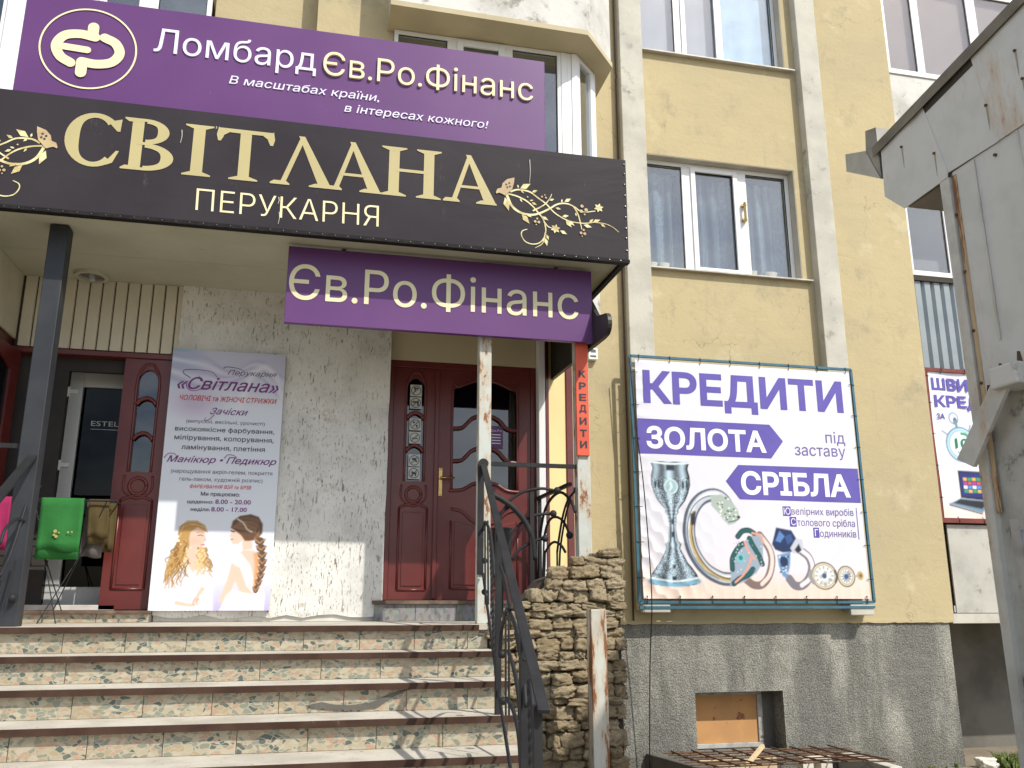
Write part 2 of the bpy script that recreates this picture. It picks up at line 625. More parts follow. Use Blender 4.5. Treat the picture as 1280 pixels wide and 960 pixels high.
WHITEWASH = simple('patchy_white_plaster', (0.62, 0.61, 0.57), (0.42, 0.41, 0.37), 1.6, 0.9, bs=14, bstr=0.4, bd=0.01, spots=((0.27, 0.25, 0.21), 5, 0.56, 0.70))
CONCRETE = simple('pale_concrete', (0.53, 0.51, 0.44), (0.42, 0.405, 0.35), 2.2, 0.9, bs=25, bstr=0.35, bd=0.008, spots=((0.24, 0.235, 0.21), 3.5, 0.56, 0.72))
DARKCON = simple('dark_concrete', (0.16, 0.15, 0.13), (0.09, 0.085, 0.075), 1.5, 0.95, bs=40, bstr=0.5, bd=0.01)

# pebble-dash plinth, streaked pale under the pilasters
t = MT('pebbledash', 0.95, spec=0.15)
pn = t.noise(58, 4, 0.6)
st = t.step(t.noise(1.0, 6, 0.6, t.map((2.6, 2.6, 0.55))), 0.42, 0.66)
base = t.mix(st, (0.18, 0.182, 0.165), (0.42, 0.415, 0.36))
base = t.mix(t.step(t.noise(1.3, 7, 0.65), 0.45, 0.75), base, (0.24, 0.235, 0.21))
spx = t.n('ShaderNodeSeparateXYZ'); t.l(t.co, spx.inputs[0])
damp = t.step(t.math('ADD', t.math('MULTIPLY', spx.outputs['Z'], -1.0), t.math('MULTIPLY', t.noise(2.4, 6, 0.6), 0.7)), 1.55, 1.95)
base = t.mix(t.math('MULTIPLY', damp, 0.5), base, (0.10, 0.095, 0.08))
col = t.mix(t.step(pn, 0.40, 0.62), t.mix(0.42, base, (0.06, 0.06, 0.055)), t.mix(0.15, base, (0.55, 0.53, 0.45)))
PEBBLE = t.out(col, t.bump(pn, 1.0, 0.02, t.bump(t.noise(9, 7), 0.8, 0.03)))

# canopy underside
t = MT('painted_soffit', 0.8, spec=0.2)
col = t.mix(t.step(t.noise(1.6, 6), 0.35, 0.7), (0.47, 0.465, 0.36), (0.40, 0.39, 0.295))
col = t.mix(t.math('MULTIPLY', t.step(t.noise(6, 8, 0.75), 0.62, 0.72), 0.5), col, (0.2, 0.17, 0.12))
SOFFIT = t.out(col, t.bump(t.noise(10, 5), 0.2, 0.006))

# stones
t = MT('sandstone', 0.95, spec=0.12)
vec = t.map(rnd=37.0)
oi = t.n('ShaderNodeObjectInfo')
a = t.mix(oi.outputs['Random'], (0.44, 0.34, 0.20), (0.64, 0.53, 0.35))
a = t.mix(t.step(t.noise(11, 7, 0.7, vec), 0.35, 0.75), a, (0.28, 0.22, 0.14))
a = t.mix(t.math('MULTIPLY', t.step(t.noise(5, 6, 0.6, vec), 0.55, 0.7), 0.5), a, (0.46, 0.43, 0.36))
STONE = t.out(a, t.bump(t.noise(34, 9, 0.72, vec), 1.0, 0.012, t.bump(t.noise(9, 3, 0.6, vec), 0.5, 0.015)))
MORTAR = simple('dark_mortar', (0.075, 0.062, 0.045), (0.04, 0.033, 0.025), 8, 1.0, bs=40, bstr=0.8, bd=0.01)

# riser tiles printed with a pebble mosaic
t = MT('pebble_mosaic_tile', 0.35, spec=0.5)
v0 = t.map((1, 1, 1), rnd=19.0)
wob = t.n('ShaderNodeTexNoise'); wob.inputs['Scale'].default_value = 13; wob.inputs['Detail'].default_value = 1
t.l(v0, wob.inputs['Vector'])
sb = t.n('ShaderNodeVectorMath'); sb.operation = 'SUBTRACT'; sb.inputs[1].default_value = (0.5, 0.5, 0.5); t.l(wob.outputs['Color'], sb.inputs[0])
sc_ = t.n('ShaderNodeVectorMath'); sc_.operation = 'SCALE'; sc_.inputs['Scale'].default_value = 0.055; t.l(sb.outputs[0], sc_.inputs[0])
ad = t.n('ShaderNodeVectorMath'); ad.operation = 'ADD'; t.l(v0, ad.inputs[0]); t.l(sc_.outputs[0], ad.inputs[1])
warp = ad.outputs[0]
def pebbles(rot, sc3):
    m = t.map(sc3, (0, rot, 0), warp)
    vo = t.n('ShaderNodeTexVoronoi'); vo.inputs['Scale'].default_value = 1.0; vo.inputs['Randomness'].default_value = 0.85
    ve = t.n('ShaderNodeTexVoronoi'); ve.feature = 'DISTANCE_TO_EDGE'; ve.inputs['Scale'].default_value = 1.0; ve.inputs['Randomness'].default_value = 0.85
    t.l(m, vo.inputs['Vector']); t.l(m, ve.inputs['Vector'])
    sp = t.n('ShaderNodeSeparateColor'); t.l(vo.outputs['Color'], sp.inputs[0])
    rp = t.n('ShaderNodeValToRGB'); rp.color_ramp.interpolation = 'CONSTANT'
    els = [(0.0, (0.38, 0.33, 0.235)), (0.17, (0.21, 0.225, 0.175)), (0.31, (0.39, 0.26, 0.18)), (0.45, (0.42, 0.38, 0.285)), (0.59, (0.085, 0.11, 0.10)), (0.71, (0.35, 0.28, 0.18)), (0.84, (0.22, 0.23, 0.185))]
    while len(rp.color_ramp.elements) < len(els): rp.color_ramp.elements.new(0.5)
    for e, (p, c) in zip(rp.color_ramp.elements, els): e.position = p; e.color = c + (1,)
    t.l(sp.outputs[0], rp.inputs[0])
    return rp.outputs[0], ve.outputs['Distance']
c1, e1 = pebbles(0.7, (27, 27, 50)); c2, e2 = pebbles(-0.8, (30, 30, 54))
sel = t.step(t.noise(7, 0, 0.5, v0), 0.495, 0.505)
colp = t.mix(sel, c1, c2)
edge = t.mix(sel, e1, e2)
msk = t.step(edge, 0.03, 0.09)
col = t.mix(msk, (0.40, 0.355, 0.26), colp)
col = t.mix(t.math('MULTIPLY', t.step(t.noise(5.5, 8, 0.7, v0), 0.5, 0.72), 0.5), col, (0.27, 0.21, 0.13))
TILE = t.out(col, t.bump(t.noise(60, 3), 0.05, 0.001), t.math('ADD', t.math('MULTIPLY', t.noise(9, 6, 0.6, v0), 0.4), 0.2))
t2 = MT('grimy_mosaic_tile', 0.6)
vt = t2.n('ShaderNodeTexVoronoi'); vt.inputs['Scale'].default_value = 42
t2.l(t2.map((1, 1, 0.6), rnd=19.0), vt.inputs['Vector'])
GRIMY = t2.out(t2.mix(0.75, vt.outputs['Color'], (0.16, 0.14, 0.11), 'MIX'))
for nn in t2.nt.nodes:
    if nn.type == 'MIX_RGB':
        hs = t2.n('ShaderNodeHueSaturation'); hs.inputs['Saturation'].default_value = 0.25; hs.inputs['Value'].default_value = 0.75
        t2.l(nn.outputs[0], hs.inputs['Color']); t2.l(hs.outputs[0], t2.b.inputs['Base Color'])

TREAD = simple('worn_terrazzo_tread', (0.52, 0.485, 0.41), (0.40, 0.365, 0.30), 4, 0.8, bs=90, bstr=0.2, bd=0.002, spots=((0.22, 0.18, 0.13), 30, 0.60, 0.66))
NOSING = simple('brown_step_edge', (0.046, 0.024, 0.017), (0.070, 0.040, 0.029), 6, 0.7, spec=0.15, bs=80, bstr=0.2, spots=((0.18, 0.13, 0.09), 12, 0.66, 0.74))

# metals
IRON = simple('black_wrought_iron', (0.014, 0.0145, 0.016), (0.022, 0.022, 0.024), 9, 0.6, spec=0.3, bs=60, bstr=0.3, bd=0.002, spots=((0.09, 0.06, 0.04), 22, 0.66, 0.72))
DARKPOST = simple('dark_grey_enamel', (0.022, 0.025, 0.030), (0.034, 0.037, 0.043), 4, 0.5, spec=0.35, bs=12, bstr=0.12, bd=0.004)
BLACKP = simple('black_painted_panel', (0.022, 0.021, 0.018), (0.035, 0.032, 0.026), 5, 0.5, bs=20, bstr=0.1)


def rusty(name, paint, amount=0.56, streak=(9, 9, 2.2), paint2=None):
    t = MT(name, 0.6)
    base = t.mix(t.step(t.noise(5, 6), 0.4, 0.7), paint, paint2 or tuple(v * 0.8 for v in paint))
    nz = t.noise(1.0, 9, 0.72, t.map(streak, rnd=5.0))
    rm = t.step(nz, amount, amount + 0.07)
    rust = t.mix(t.noise(40, 5), (0.30, 0.115, 0.035), (0.13, 0.05, 0.022))
    halo = t.math('MULTIPLY', t.step(nz, amount - 0.09, amount + 0.02), 0.45)
    col = t.mix(rm, t.mix(halo, base, (0.50, 0.33, 0.17)), rust)
    return t.out(col, t.bump(t.math('ADD', rm, t.math('MULTIPLY', t.noise(30, 5), 0.3)), 0.35, 0.002))


RUSTPOST = rusty('chipped_white_paint', (0.50, 0.53, 0.49), 0.55, (14, 14, 5), (0.44, 0.44, 0.38))
RUSTPOST2 = rusty('rust_stained_white_paint', (0.55, 0.56, 0.50), 0.50, (12, 12, 2.0))
SHEET = rusty('grey_sheet_metal', (0.60, 0.60, 0.57), 0.63, (3, 3, 0.8), (0.54, 0.54, 0.51))
SHEETRIM = rusty('stained_metal_trim', (0.58, 0.57, 0.52), 0.60, (6, 6, 2))
FLASH = simple('dull_roof_flashing', (0.20, 0.18, 0.14), (0.13, 0.115, 0.09), 5, 0.6, bs=30, bstr=0.3, bd=0.004)
GUTTER = simple('galvanised_gutter', (0.30, 0.29, 0.26), (0.20, 0.19, 0.17), 4, 0.5, metal=0.3, bs=18, bstr=0.2, bd=0.004)
REBAR = simple('rusty_rebar', (0.14, 0.075, 0.04), (0.08, 0.045, 0.03), 20, 0.9, bs=120, bstr=0.5)
KORANGE = simple('orange_red_plate', (0.66, 0.105, 0.05), (0.58, 0.09, 0.045), 5, 0.45, bs=30, bstr=0.05)
CORR = simple('grey_blue_corrugated_sheet', (0.27, 0.31, 0.33), (0.23, 0.27, 0.29), 3, 0.45, bs=20, bstr=0.08)
PLINTHBOARD = simple('stained_flat_sheet', (0.47, 0.46, 0.41), (0.33, 0.325, 0.29), 2.5, 0.8, bs=20, bstr=0.15, spots=((0.2, 0.19, 0.16), 5, 0.58, 0.7))

# signs
PURPLE = simple('purple_sign_face', (0.105, 0.033, 0.145), (0.118, 0.040, 0.158), 1.4, 0.4, spec=0.4, bs=3, bstr=0.05, bd=0.01, spots=((0.20, 0.12, 0.22), 26, 0.68, 0.72))
PURPLE_D = simple('purple_sign_edge', (0.06, 0.018, 0.09), None, 4, 0.5)
t = MT('black_banner_vinyl', 0.55, spec=0.15)
col = t.mix(t.step(t.noise(0.9, 5), 0.3, 0.7), (0.024, 0.020, 0.025), (0.036, 0.031, 0.036))
col = t.mix(t.math('MULTIPLY', t.step(t.noise(1.0, 9, 0.75, t.map((7, 7, 3))), 0.62, 0.75), 0.35), col, (0.20, 0.18, 0.17))
BANNERBLK = t.out(col, t.bump(t.noise(1.0, 3, 0.5, t.map((0.9, 0.9, 3.2)), 0.8), 0.30, 0.02))
BLKTRIM = simple('black_trim', (0.010, 0.009, 0.009), (0.02, 0.018, 0.017), 20, 0.65, spec=0.15, bs=30, bstr=0.2)
GOLD = simple('matt_gold_letter', (0.47, 0.405, 0.195), (0.43, 0.37, 0.18), 2, 0.5, bs=30, bstr=0.02)
CREAM = simple('cream_letter', (0.80, 0.72, 0.44), (0.77, 0.69, 0.42), 3, 0.5, bs=30, bstr=0.02)
CREAM2 = simple('pale_cream_letter', (0.74, 0.69, 0.45), (0.68, 0.62, 0.38), 3, 0.5, bs=30, bstr=0.02)
LILACWHITE = simple('lilac_white_letter', (0.76, 0.74, 0.86), (0.72, 0.70, 0.84), 3, 0.5, bs=30, bstr=0.02)
COPPER = simple('bronze_print', (0.42, 0.30, 0.17), (0.52, 0.42, 0.22), 9, 0.5, bs=30, bstr=0.02)
GOLDPRINT = simple('gold_print', (0.50, 0.40, 0.18), (0.72, 0.66, 0.36), 14, 0.5, bs=30, bstr=0.02, th=(0.4, 0.6))
DARKDOT = simple('dark_dot_print', (0.07, 0.045, 0.04), None, 9, 0.5)
INKBLUE = simple('violet_ink', (0.10, 0.075, 0.36), (0.115, 0.09, 0.38), 3, 0.45, bs=8, bstr=0.05)
INKSOFT = simple('slate_violet_ink', (0.16, 0.13, 0.36), None, 3, 0.45)
WHITEINK = simple('white_ink', (0.84, 0.84, 0.86), (0.81, 0.81, 0.84), 3, 0.45)
INKBLACK = simple('dark_ink', (0.03, 0.035, 0.05), None, 3, 0.5)
INKGREY = simple('grey_ink', (0.11, 0.12, 0.15), None, 3, 0.5)
INKRED = simple('red_ink', (0.60, 0.035, 0.045), None, 3, 0.5)
INKPLUM = simple('plum_ink', (0.19, 0.03, 0.21), None, 3, 0.5)
INKGREEN = simple('green_ink', (0.02, 0.22, 0.12), None, 3, 0.5)
t = MT('printed_vinyl', 0.4, spec=0.4)
at = t.n('ShaderNodeAttribute'); at.attribute_name = 'print'
VINYL = t.out(at.outputs['Color'], t.bump(t.noise(2.2, 4, 0.5), 0.12, 0.02))
BLUETUBE = simple('teal_blue_tube', (0.035, 0.115, 0.175), (0.05, 0.15, 0.20), 8, 0.45, bs=30, bstr=0.15, spots=((0.2, 0.1, 0.05), 14, 0.64, 0.7))
REDTUBE = simple('oxide_red_frame', (0.15, 0.028, 0.020), (0.19, 0.045, 0.034), 8, 0.6, bs=30, bstr=0.2)

# joinery and glass
t = MT('oxblood_gloss_paint', 0.34, spec=0.5)
col = t.mix(t.step(t.noise(3, 6), 0.35, 0.7), (0.105, 0.016, 0.015), (0.135, 0.024, 0.020))
col = t.mix(t.math('MULTIPLY', t.step(t.noise(1.0, 9, 0.8, t.map((9, 9, 4), rnd=3.0)), 0.66, 0.72), 0.8), col, (0.42, 0.27, 0.22))
REDPAINT = t.out(col, t.bump(t.noise(1.0, 6, 0.6, t.map((60, 60, 6))), 0.12, 0.002))
PVC = simple('white_pvc', (0.78, 0.79, 0.79), (0.72, 0.73, 0.73), 2, 0.35, spec=0.5, bs=30, bstr=0.02)
PVCDIM = simple('dimmed_white_pvc', (0.50, 0.51, 0.50), (0.45, 0.46, 0.45), 2, 0.35, spec=0.5, bs=30, bstr=0.02)  # white PVC darkened in colour for parts standing in shade
SILL = simple('aged_window_sill', (0.55, 0.53, 0.48), (0.40, 0.37, 0.33), 6, 0.5, bs=30, bstr=0.1)
PALEDRAPE = simple('pale_grey_drape', (0.43, 0.41, 0.42), (0.38, 0.36, 0.37), 3, 0.9, bs=40, bstr=0.2)
BRASS = simple('polished_brass', (0.60, 0.42, 0.16), (0.50, 0.34, 0.12), 20, 0.25, metal=1.0, bs=60, bstr=0.05)
STEEL = simple('plain_steel', (0.45, 0.45, 0.44), None, 20, 0.35, metal=1.0)
SIDING = simple('cream_plastic_siding', (0.60, 0.56, 0.44), (0.54, 0.50, 0.385), 3, 0.45, bs=20, bstr=0.05, rnd=3.0)
SHADOWGAP = simple('dark_gap', (0.05, 0.045, 0.035), None, 3, 0.9)
DARKROOM = simple('dim_interior', (0.030, 0.027, 0.026), (0.045, 0.04, 0.037), 2, 0.8)
ROOM = simple('flat_interior', (0.16, 0.17, 0.19), (0.12, 0.13, 0.15), 1.0, 0.9)
CEILROOM = simple('pale_interior', (0.30, 0.31, 0.32), (0.24, 0.25, 0.27), 1.0, 0.9)
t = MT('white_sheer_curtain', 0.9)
fold = t.step(t.noise(1.0, 3, 0.5, t.map((13, 1, 0.5))), 0.38, 0.66)  # pleat shading painted as dark upright bands in the cloth colour
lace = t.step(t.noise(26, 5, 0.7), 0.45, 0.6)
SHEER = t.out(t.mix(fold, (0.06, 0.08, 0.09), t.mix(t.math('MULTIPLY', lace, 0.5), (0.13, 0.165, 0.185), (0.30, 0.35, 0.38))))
DRAPE = simple('mauve_grey_drape', (0.36, 0.305, 0.28), (0.32, 0.27, 0.25), 3, 0.9, bs=40, bstr=0.2)
ORANGEBOARD = simple('orange_chipboard', (0.52, 0.275, 0.105), (0.44, 0.24, 0.10), 4, 0.8, bs=40, bstr=0.3, spots=((0.22, 0.09, 0.04), 5, 0.60, 0.66))
GREYWOOD = simple('weathered_white_frame', (0.44, 0.43, 0.40), (0.30, 0.29, 0.26), 9, 0.8, bs=40, bstr=0.4, spots=((0.12, 0.10, 0.08), 12, 0.6, 0.68))
WOOD = simple('fresh_pale_wood', (0.66, 0.52, 0.32), (0.56, 0.42, 0.25), 9, 0.7, bs=40, bstr=0.2)
DARKWOOD = simple('brown_door_sill', (0.10, 0.06, 0.045), (0.20, 0.14, 0.09), 9, 0.6, bs=40, bstr=0.2)
WHITEBLOCK = simple('white_foam_block', (0.74, 0.70, 0.60), (0.6, 0.55, 0.45), 9, 0.8, bs=40, bstr=0.3)
GREEN = simple('green_terry_towel', (0.040, 0.185, 0.050), (0.033, 0.155, 0.042), 6, 0.98, spec=0.02, bs=160, bstr=0.8, bd=0.004)
PINK = simple('pink_towel', (0.36, 0.035, 0.12), None, 6, 0.98, spec=0.02, bs=160, bstr=0.8, bd=0.004)
BLUE = simple('blue_towel', (0.07, 0.10, 0.26), None, 6, 0.98, spec=0.02, bs=160, bstr=0.8, bd=0.004)
BROWN = simple('brown_towel', (0.10, 0.075, 0.035), None, 6, 0.98, spec=0.02, bs=160, bstr=0.8, bd=0.004)
GREY = simple('grey_towel', (0.13, 0.115, 0.11), None, 6, 0.98, spec=0.02, bs=160, bstr=0.8, bd=0.004)
STICKER = simple('white_sticker', (0.55, 0.56, 0.52), None, 6, 0.5)
CERAMIC = simple('cream_glazed_bowl', (0.55, 0.45, 0.30), (0.7, 0.62, 0.5), 6, 0.4)
BLACKPL = simple('black_plastic_bin', (0.02, 0.02, 0.022), None, 6, 0.4)
GROUND = simple('dusty_ground', (0.25, 0.21, 0.15), (0.17, 0.145, 0.11), 1.5, 0.95, bs=35, bstr=0.8, bd=0.02)
LEAFM = simple('weed_leaf', (0.07, 0.12, 0.025), (0.16, 0.17, 0.04), 30, 0.7, rnd=9.0)
BEIGE = simple('beige_plaster', (0.50, 0.44, 0.29), (0.44, 0.38, 0.25), 2, 0.9, bs=30, bstr=0.2)


def glass(name, tint=(0.75, 0.8, 0.85), refl=0.25, rough=0.02, fk=1.0):
    t = MT(name)
    tr = t.n('ShaderNodeBsdfTransparent'); tr.inputs[0].default_value = tint + (1,)
    gl = t.n('ShaderNodeBsdfGlossy'); gl.inputs['Roughness'].default_value = rough
    gl.inputs['Color'].default_value = (0.95, 0.97, 1.0, 1)
    lw = t.n('ShaderNodeLayerWeight'); lw.inputs['Blend'].default_value = 0.5
    f = t.math('ADD', t.math('MULTIPLY', t.math('POWER', lw.outputs['Facing'], 4.0), fk * 0.9), refl)
    mx = t.n('ShaderNodeMixShader')
    t.l(t.math('MAXIMUM', t.math('MINIMUM', f, 1.0), 0.0), mx.inputs[0]); t.l(tr.outputs[0], mx.inputs[1]); t.l(gl.outputs[0], mx.inputs[2])
    nb = t.bump(t.noise(1.4, 2), 0.06, 0.02)
    t.l(nb, gl.inputs['Normal'])
    t.l(mx.outputs[0], t.nt.nodes['Material Output'].inputs[0])
    return t.m


GLASS = glass('window_glass', (0.93, 0.96, 0.98), 0.10)
GLASSBLACK = glass('black_door_glass', (0.10, 0.10, 0.11), 0.012, 0.02, 0.25)
GLASSDARK = glass('dark_door_glass', (0.25, 0.27, 0.3), 0.07, 0.02, 0.8)
GLASSTINT = glass('tinted_loggia_glass', (0.88, 0.88, 0.88), 0.09)

RUSTLINE = rusty('orange_rust_run', (0.50, 0.38, 0.24), 0.47, (8, 8, 1.5))
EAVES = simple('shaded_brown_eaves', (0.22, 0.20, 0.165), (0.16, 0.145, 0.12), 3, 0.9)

REVEAL = simple('grey_beige_reveal', (0.46, 0.43, 0.36), (0.38, 0.355, 0.30), 3, 0.9, bs=30, bstr=0.3)

MOULDY = simple('mouldy_concrete', (0.52, 0.51, 0.46), (0.34, 0.33, 0.29), 2.5, 0.95, bs=14, bstr=0.6, bd=0.02, spots=((0.10, 0.095, 0.08), 5, 0.50, 0.66))


# ================================================================== SETTING
YF = 9.30        # face of the recessed facade
g = MB()
N_ = 40
vs = []
for j in range(N_ + 1):
    for i in range(N_ + 1):
        x = -60 + 130 * i / N_; y = -60 + 130 * j / N_
        vs.append((x, y, -1.68))
g.add(vs, [(j * (N_ + 1) + i, j * (N_ + 1) + i + 1, (j + 1) * (N_ + 1) + i + 1, (j + 1) * (N_ + 1) + i) for j in range(N_) for i in range(N_)])
tag(g.build('ground', GROUND), kind='structure')

# ------------------------------------------------------------------ apartment building
B = thing('apartment_building', 'yellow rendered apartment block with grey pilasters, white bay windows and a dark pebbledash plinth', 'building', (5, 9.3, -1.68))

HM = (3.80, 5.88, 4.09, 5.62)      # middle window opening
HT = (3.80, 5.88, 7.09, 8.65)      # top window opening
m = MB().grid_wall(2.55, 7.50, -0.08, 10.2, YF, 0.35, [HM, HT])
m.build('wall', YELLOW, B)
m = MB(); m.box(7.44, 7.50, YF + 0.35, 10.6, -0.08, 10.2); m.box(7.38, 7.46, YF + 0.38, 10.6, -1.68, -0.1)
m.split('return_wall', YELLOW, B)
# plinth, with the basement opening
BH = (4.15, 5.20, -1.43, -0.81)
m = MB().grid_wall(1.9, 7.43, -1.70, -0.083, YF + 0.012, 0.4, [BH])
m.build('plinth', PEBBLE, B)
m = MB()
random.seed(3)
pl = [(1.9, 0)]
x = 1.95
while x < 7.4: pl.append((x, random.uniform(-0.004, 0.010))); x += random.uniform(0.03, 0.12)
pl.append((7.47, 0))
m.prism([(a, -0.085 - b) for a, b in pl] + [(7.47, -0.05), (1.9, -0.05)], YF - 0.012, YF + 0.03)
m.build('render_edge', YELLOW, B)

# pilasters run up the facade and stop just above the plinth
for xa, xb, zb in ((3.485, 3.79, 0.06), (6.03, 6.325, 0.03)):
    m = MB(); m.box(xa, xb, YF - 0.13, YF + 0.02, zb, 10.2)
    m.build('pilaster', CONCRETE, B, bevel=0.008)


def window(name, parent, x0, x1, z0, z1, y, mulls, fw=0.055, sash=None, handle=None, glassm=None, depth=0.06, label=None, pvc=None):
    """outer frame, mullions [(xa, xb)], a pane per light; sash = index of the light with a casement of its own"""
    pvc = pvc or PVC
    f = MB()
    f.box(x0, x1, y, y + depth, z0, z0 + fw); f.box(x0, x1, y, y + depth, z1 - fw, z1)
    f.box(x0, x0 + fw, y + 0.001, y + depth, z0 + fw, z1 - fw); f.box(x1 - fw, x1, y + 0.001, y + depth, z0 + fw, z1 - fw)
    for a, b in mulls: f.box(a, b, y + 0.001, y + depth, z0 + fw, z1 - fw)
    win = f.build(name, pvc, parent, bevel=0.004)
    if label: win['label'] = label
    edges = [x0 + fw] + [q for ab in mulls for q in ab] + [x1 - fw]
    for k in range(0, len(edges), 2):
        a, b = edges[k], edges[k + 1]
        p = MB(); p.box(a, b, y + depth * 0.45, y + depth * 0.45 + 0.006, z0 + fw, z1 - fw)
        p.build('pane', glassm or GLASS, win)
        gk = MB()
        for q in ((a, a + 0.008, z0 + fw, z1 - fw), (b - 0.008, b, z0 + fw, z1 - fw)): gk.box(q[0], q[1], y + depth * 0.3, y + depth * 0.45, q[2], q[3])
        gk.box(a + .008, b - .008, y + depth * 0.3, y + depth * 0.45, z0 + fw, z0 + fw + 0.008)
        gk.box(a + .008, b - .008, y + depth * 0.3, y + depth * 0.45, z1 - fw - 0.008, z1 - fw)
        gk.build('gasket', SHADOWGAP, win)
        if sash is not None and k // 2 == sash:
            s_ = MB(); w_ = 0.05
            s_.box(a - .012, a + w_, y - 0.02, y + 0.01, z0 + fw - .012, z1 - fw + .012); s_.box(b - w_, b + .012, y - 0.02, y + 0.01, z0 + fw - .012, z1 - fw + .012)
            s_.box(a + w_, b - w_, y - 0.019, y + 0.01, z0 + fw - .012, z0 + fw + w_); s_.box(a + w_, b - w_, y - 0.019, y + 0.01, z1 - fw - w_, z1 - fw + .012)
            s_.build('sash', pvc, win, bevel=0.004)
    return win


def wavy(name, x0, x1, z0, z1, y, mat, amp=0.035, per=0.16, label=None, group=None, cat='curtain'):
    m = MB(); nx = int((x1 - x0) / 0.015); vs = []; fs = []
    ph = random.random() * 6
    for j in range(7):
        z = z0 + (z1 - z0) * j / 6
        for i in range(nx + 1):
            x = x0 + (x1 - x0) * i / nx
            vs.append((x, y + amp * math.sin(2 * F * x / per + ph + 0.8 * math.sin(7 * x)) * (0.6 + 0.4 * (1 - j / 6)), z))
    for j in range(6):
        for i in range(nx):
            a = j * (nx + 1) + i
            fs.append((a, a + 1, a + nx + 2, a + nx + 1))
    m.add(vs, fs)
    o = m.build(name, mat, smooth=True)
    return tag(o, label, cat, group)


random.seed(11)
YW_ = YF + 0.13
w1 = window('window', B, HM[0], HM[1] - 0.012, HM[2] + 0.01, HM[3] - 0.01, YW_, [(4.36, 4.49), (5.115, 5.255)], 0.05, sash=1)
hd = MB(); hd.tube([(5.19, YW_ - 0.05, 4.86), (5.19, YW_ - 0.05, 5.13)], 0.017, 8); hd.box(5.16, 5.22, YW_ - 0.05, YW_ - 0.001, 4.88, 4.91); hd.box(5.16, 5.22, YW_ - 0.05, YW_ - 0.001, 5.08, 5.11)
hd.build('handle', BRASS, w1)
w2 = window('window', B, HT[0], HT[1] - 0.012, HT[2] + 0.01, HT[3] - 0.01, YW_, [(4.36, 4.47), (5.00, 5.06)], 0.045, sash=1)
for (H_) in (HM, HT):
    m = MB(); m.box(H_[1] - 0.010, H_[1] - 0.0005, YF + 0.004, YW_ + 0.05, H_[2] + 0.0, H_[3] - 0.011); m.box(H_[0] + .001, H_[1] - 0.0005, YF + 0.004, YW_ + 0.05, H_[3] - 0.010, H_[3] - .0005)
    m.split('reveal_lining', REVEAL, B)
for (a, b, z) in ((3.795, 5.99, 4.09), (3.795, 5.99, 7.09)):
    s_ = MB(); s_.prism([(YF - 0.07, z - 0.022), (YF - 0.07, z - 0.004), (YW_ + 0.0, z + 0.016), (YW_, z - 0.006)], a, b, 'x')
    s_.build('window_sill', SILL, w1 if z < 5 else w2)
# rooms behind the glass
def room(x0, x1, y0, y1, z0, z1, mat=None, nm='interior'):
    m = MB()
    v = [(x, y, z) for z in (z0, z1) for y in (y0, y1) for x in (x0, x1)]
    m.add(v, [(1, 3, 2, 0), (5, 7, 6, 4)[::-1], (3, 7, 5, 1)[::-1], (2, 6, 7, 3)[::-1], (0, 4, 6, 2)[::-1]])
    return m.build(nm, mat or ROOM, B)
room(3.5, 6.3, YF + 0.36, 12.4, 3.6, 5.9)
room(3.5, 6.3, YF + 0.36, 12.4, 6.6, 8.9)
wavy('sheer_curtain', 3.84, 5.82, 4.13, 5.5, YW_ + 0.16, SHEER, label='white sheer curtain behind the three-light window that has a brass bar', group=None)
wavy('drape', 3.84, 5.04, 7.13, 8.58, YW_ + 0.10, PALEDRAPE, 0.012, 0.5, label='pale grey drape behind the topmost window over the yellow panel')
wavy('blue_pane_tint', 5.07, 5.83, 7.13, 8.58, YW_ + 0.10, simple('pale_blue_pane_tint', (0.46, 0.60, 0.70), None, 3, 0.9), 0.012, 0.5, label='pale blue sheet tinting the third topmost pane like reflected sky')  # sheet added to give the third pane its sky-blue reflection tone
for k, (bx_, rr, lab) in enumerate(((3.97, 0.055, 'small cream bowl by the outer end of the sill behind the lace'), (4.12, 0.07, 'wider pale bowl on the window sill beside the small cream one'), (5.33, 0.06, 'cream pot on the sill just below the brass bar'), (5.58, 0.09, 'widest shallow bowl on the sill near the shaded reveal'))):
    m = MB(); prof = [(0.5, 0), (0.8, 0.3), (1.0, 0.8), (1.02, 1.0), (0.9, 1.0)]
    vs = []; fs = []; n = 14
    for (q, h) in prof:
        for i in range(n): vs.append((bx_ + rr * q * math.cos(2 * F * i / n), YW_ + 0.11 + 0.5 * rr * q * math.sin(2 * F * i / n), HM[2] + 0.098 + h * 0.07))
    for j in range(len(prof) - 1):
        for i in range(n): fs.append((j * n + i, j * n + (i + 1) % n, (j + 1) * n + (i + 1) % n, (j + 1) * n + i))
    fs.append(tuple(range(n))[::-1]); fs.append(tuple(range((len(prof) - 1) * n, len(prof) * n)))
    m.add(vs, fs); tag(m.build('bowl', CERAMIC, smooth=False), lab, 'bowl', 'bowls on the window sill')
m = MB(); m.box(3.85, 5.84, YW_ + 0.062, YW_ + 0.32, HM[2] + 0.06, HM[2] + 0.095); m.build('inner_sill', PVC, w1)

# basement window
m = MB(); y_ = YF + 0.24
m.box(4.16, 5.06, y_, y_ + 0.05, -0.865, -0.815); m.box(4.16, 5.06, y_, y_ + 0.05, -1.42, -1.37); m.box(4.16, 4.21, y_ + .001, y_ + 0.05, -1.37, -0.865); m.box(5.0, 5.06, y_ + .001, y_ + 0.05, -1.37, -0.865)
bw = m.build('basement_window', GREYWOOD, B, bevel=0.005)
m = MB(); m.box(4.212, 4.998, y_ + 0.02, y_ + 0.04, -1.368, -0.867); m.build('board', ORANGEBOARD, bw)
m = MB(); m.box(5.062, 5.22, y_ + 0.005, y_ + 0.06, -1.43, -0.80); m.build('jamb_filler', DARKCON, bw)

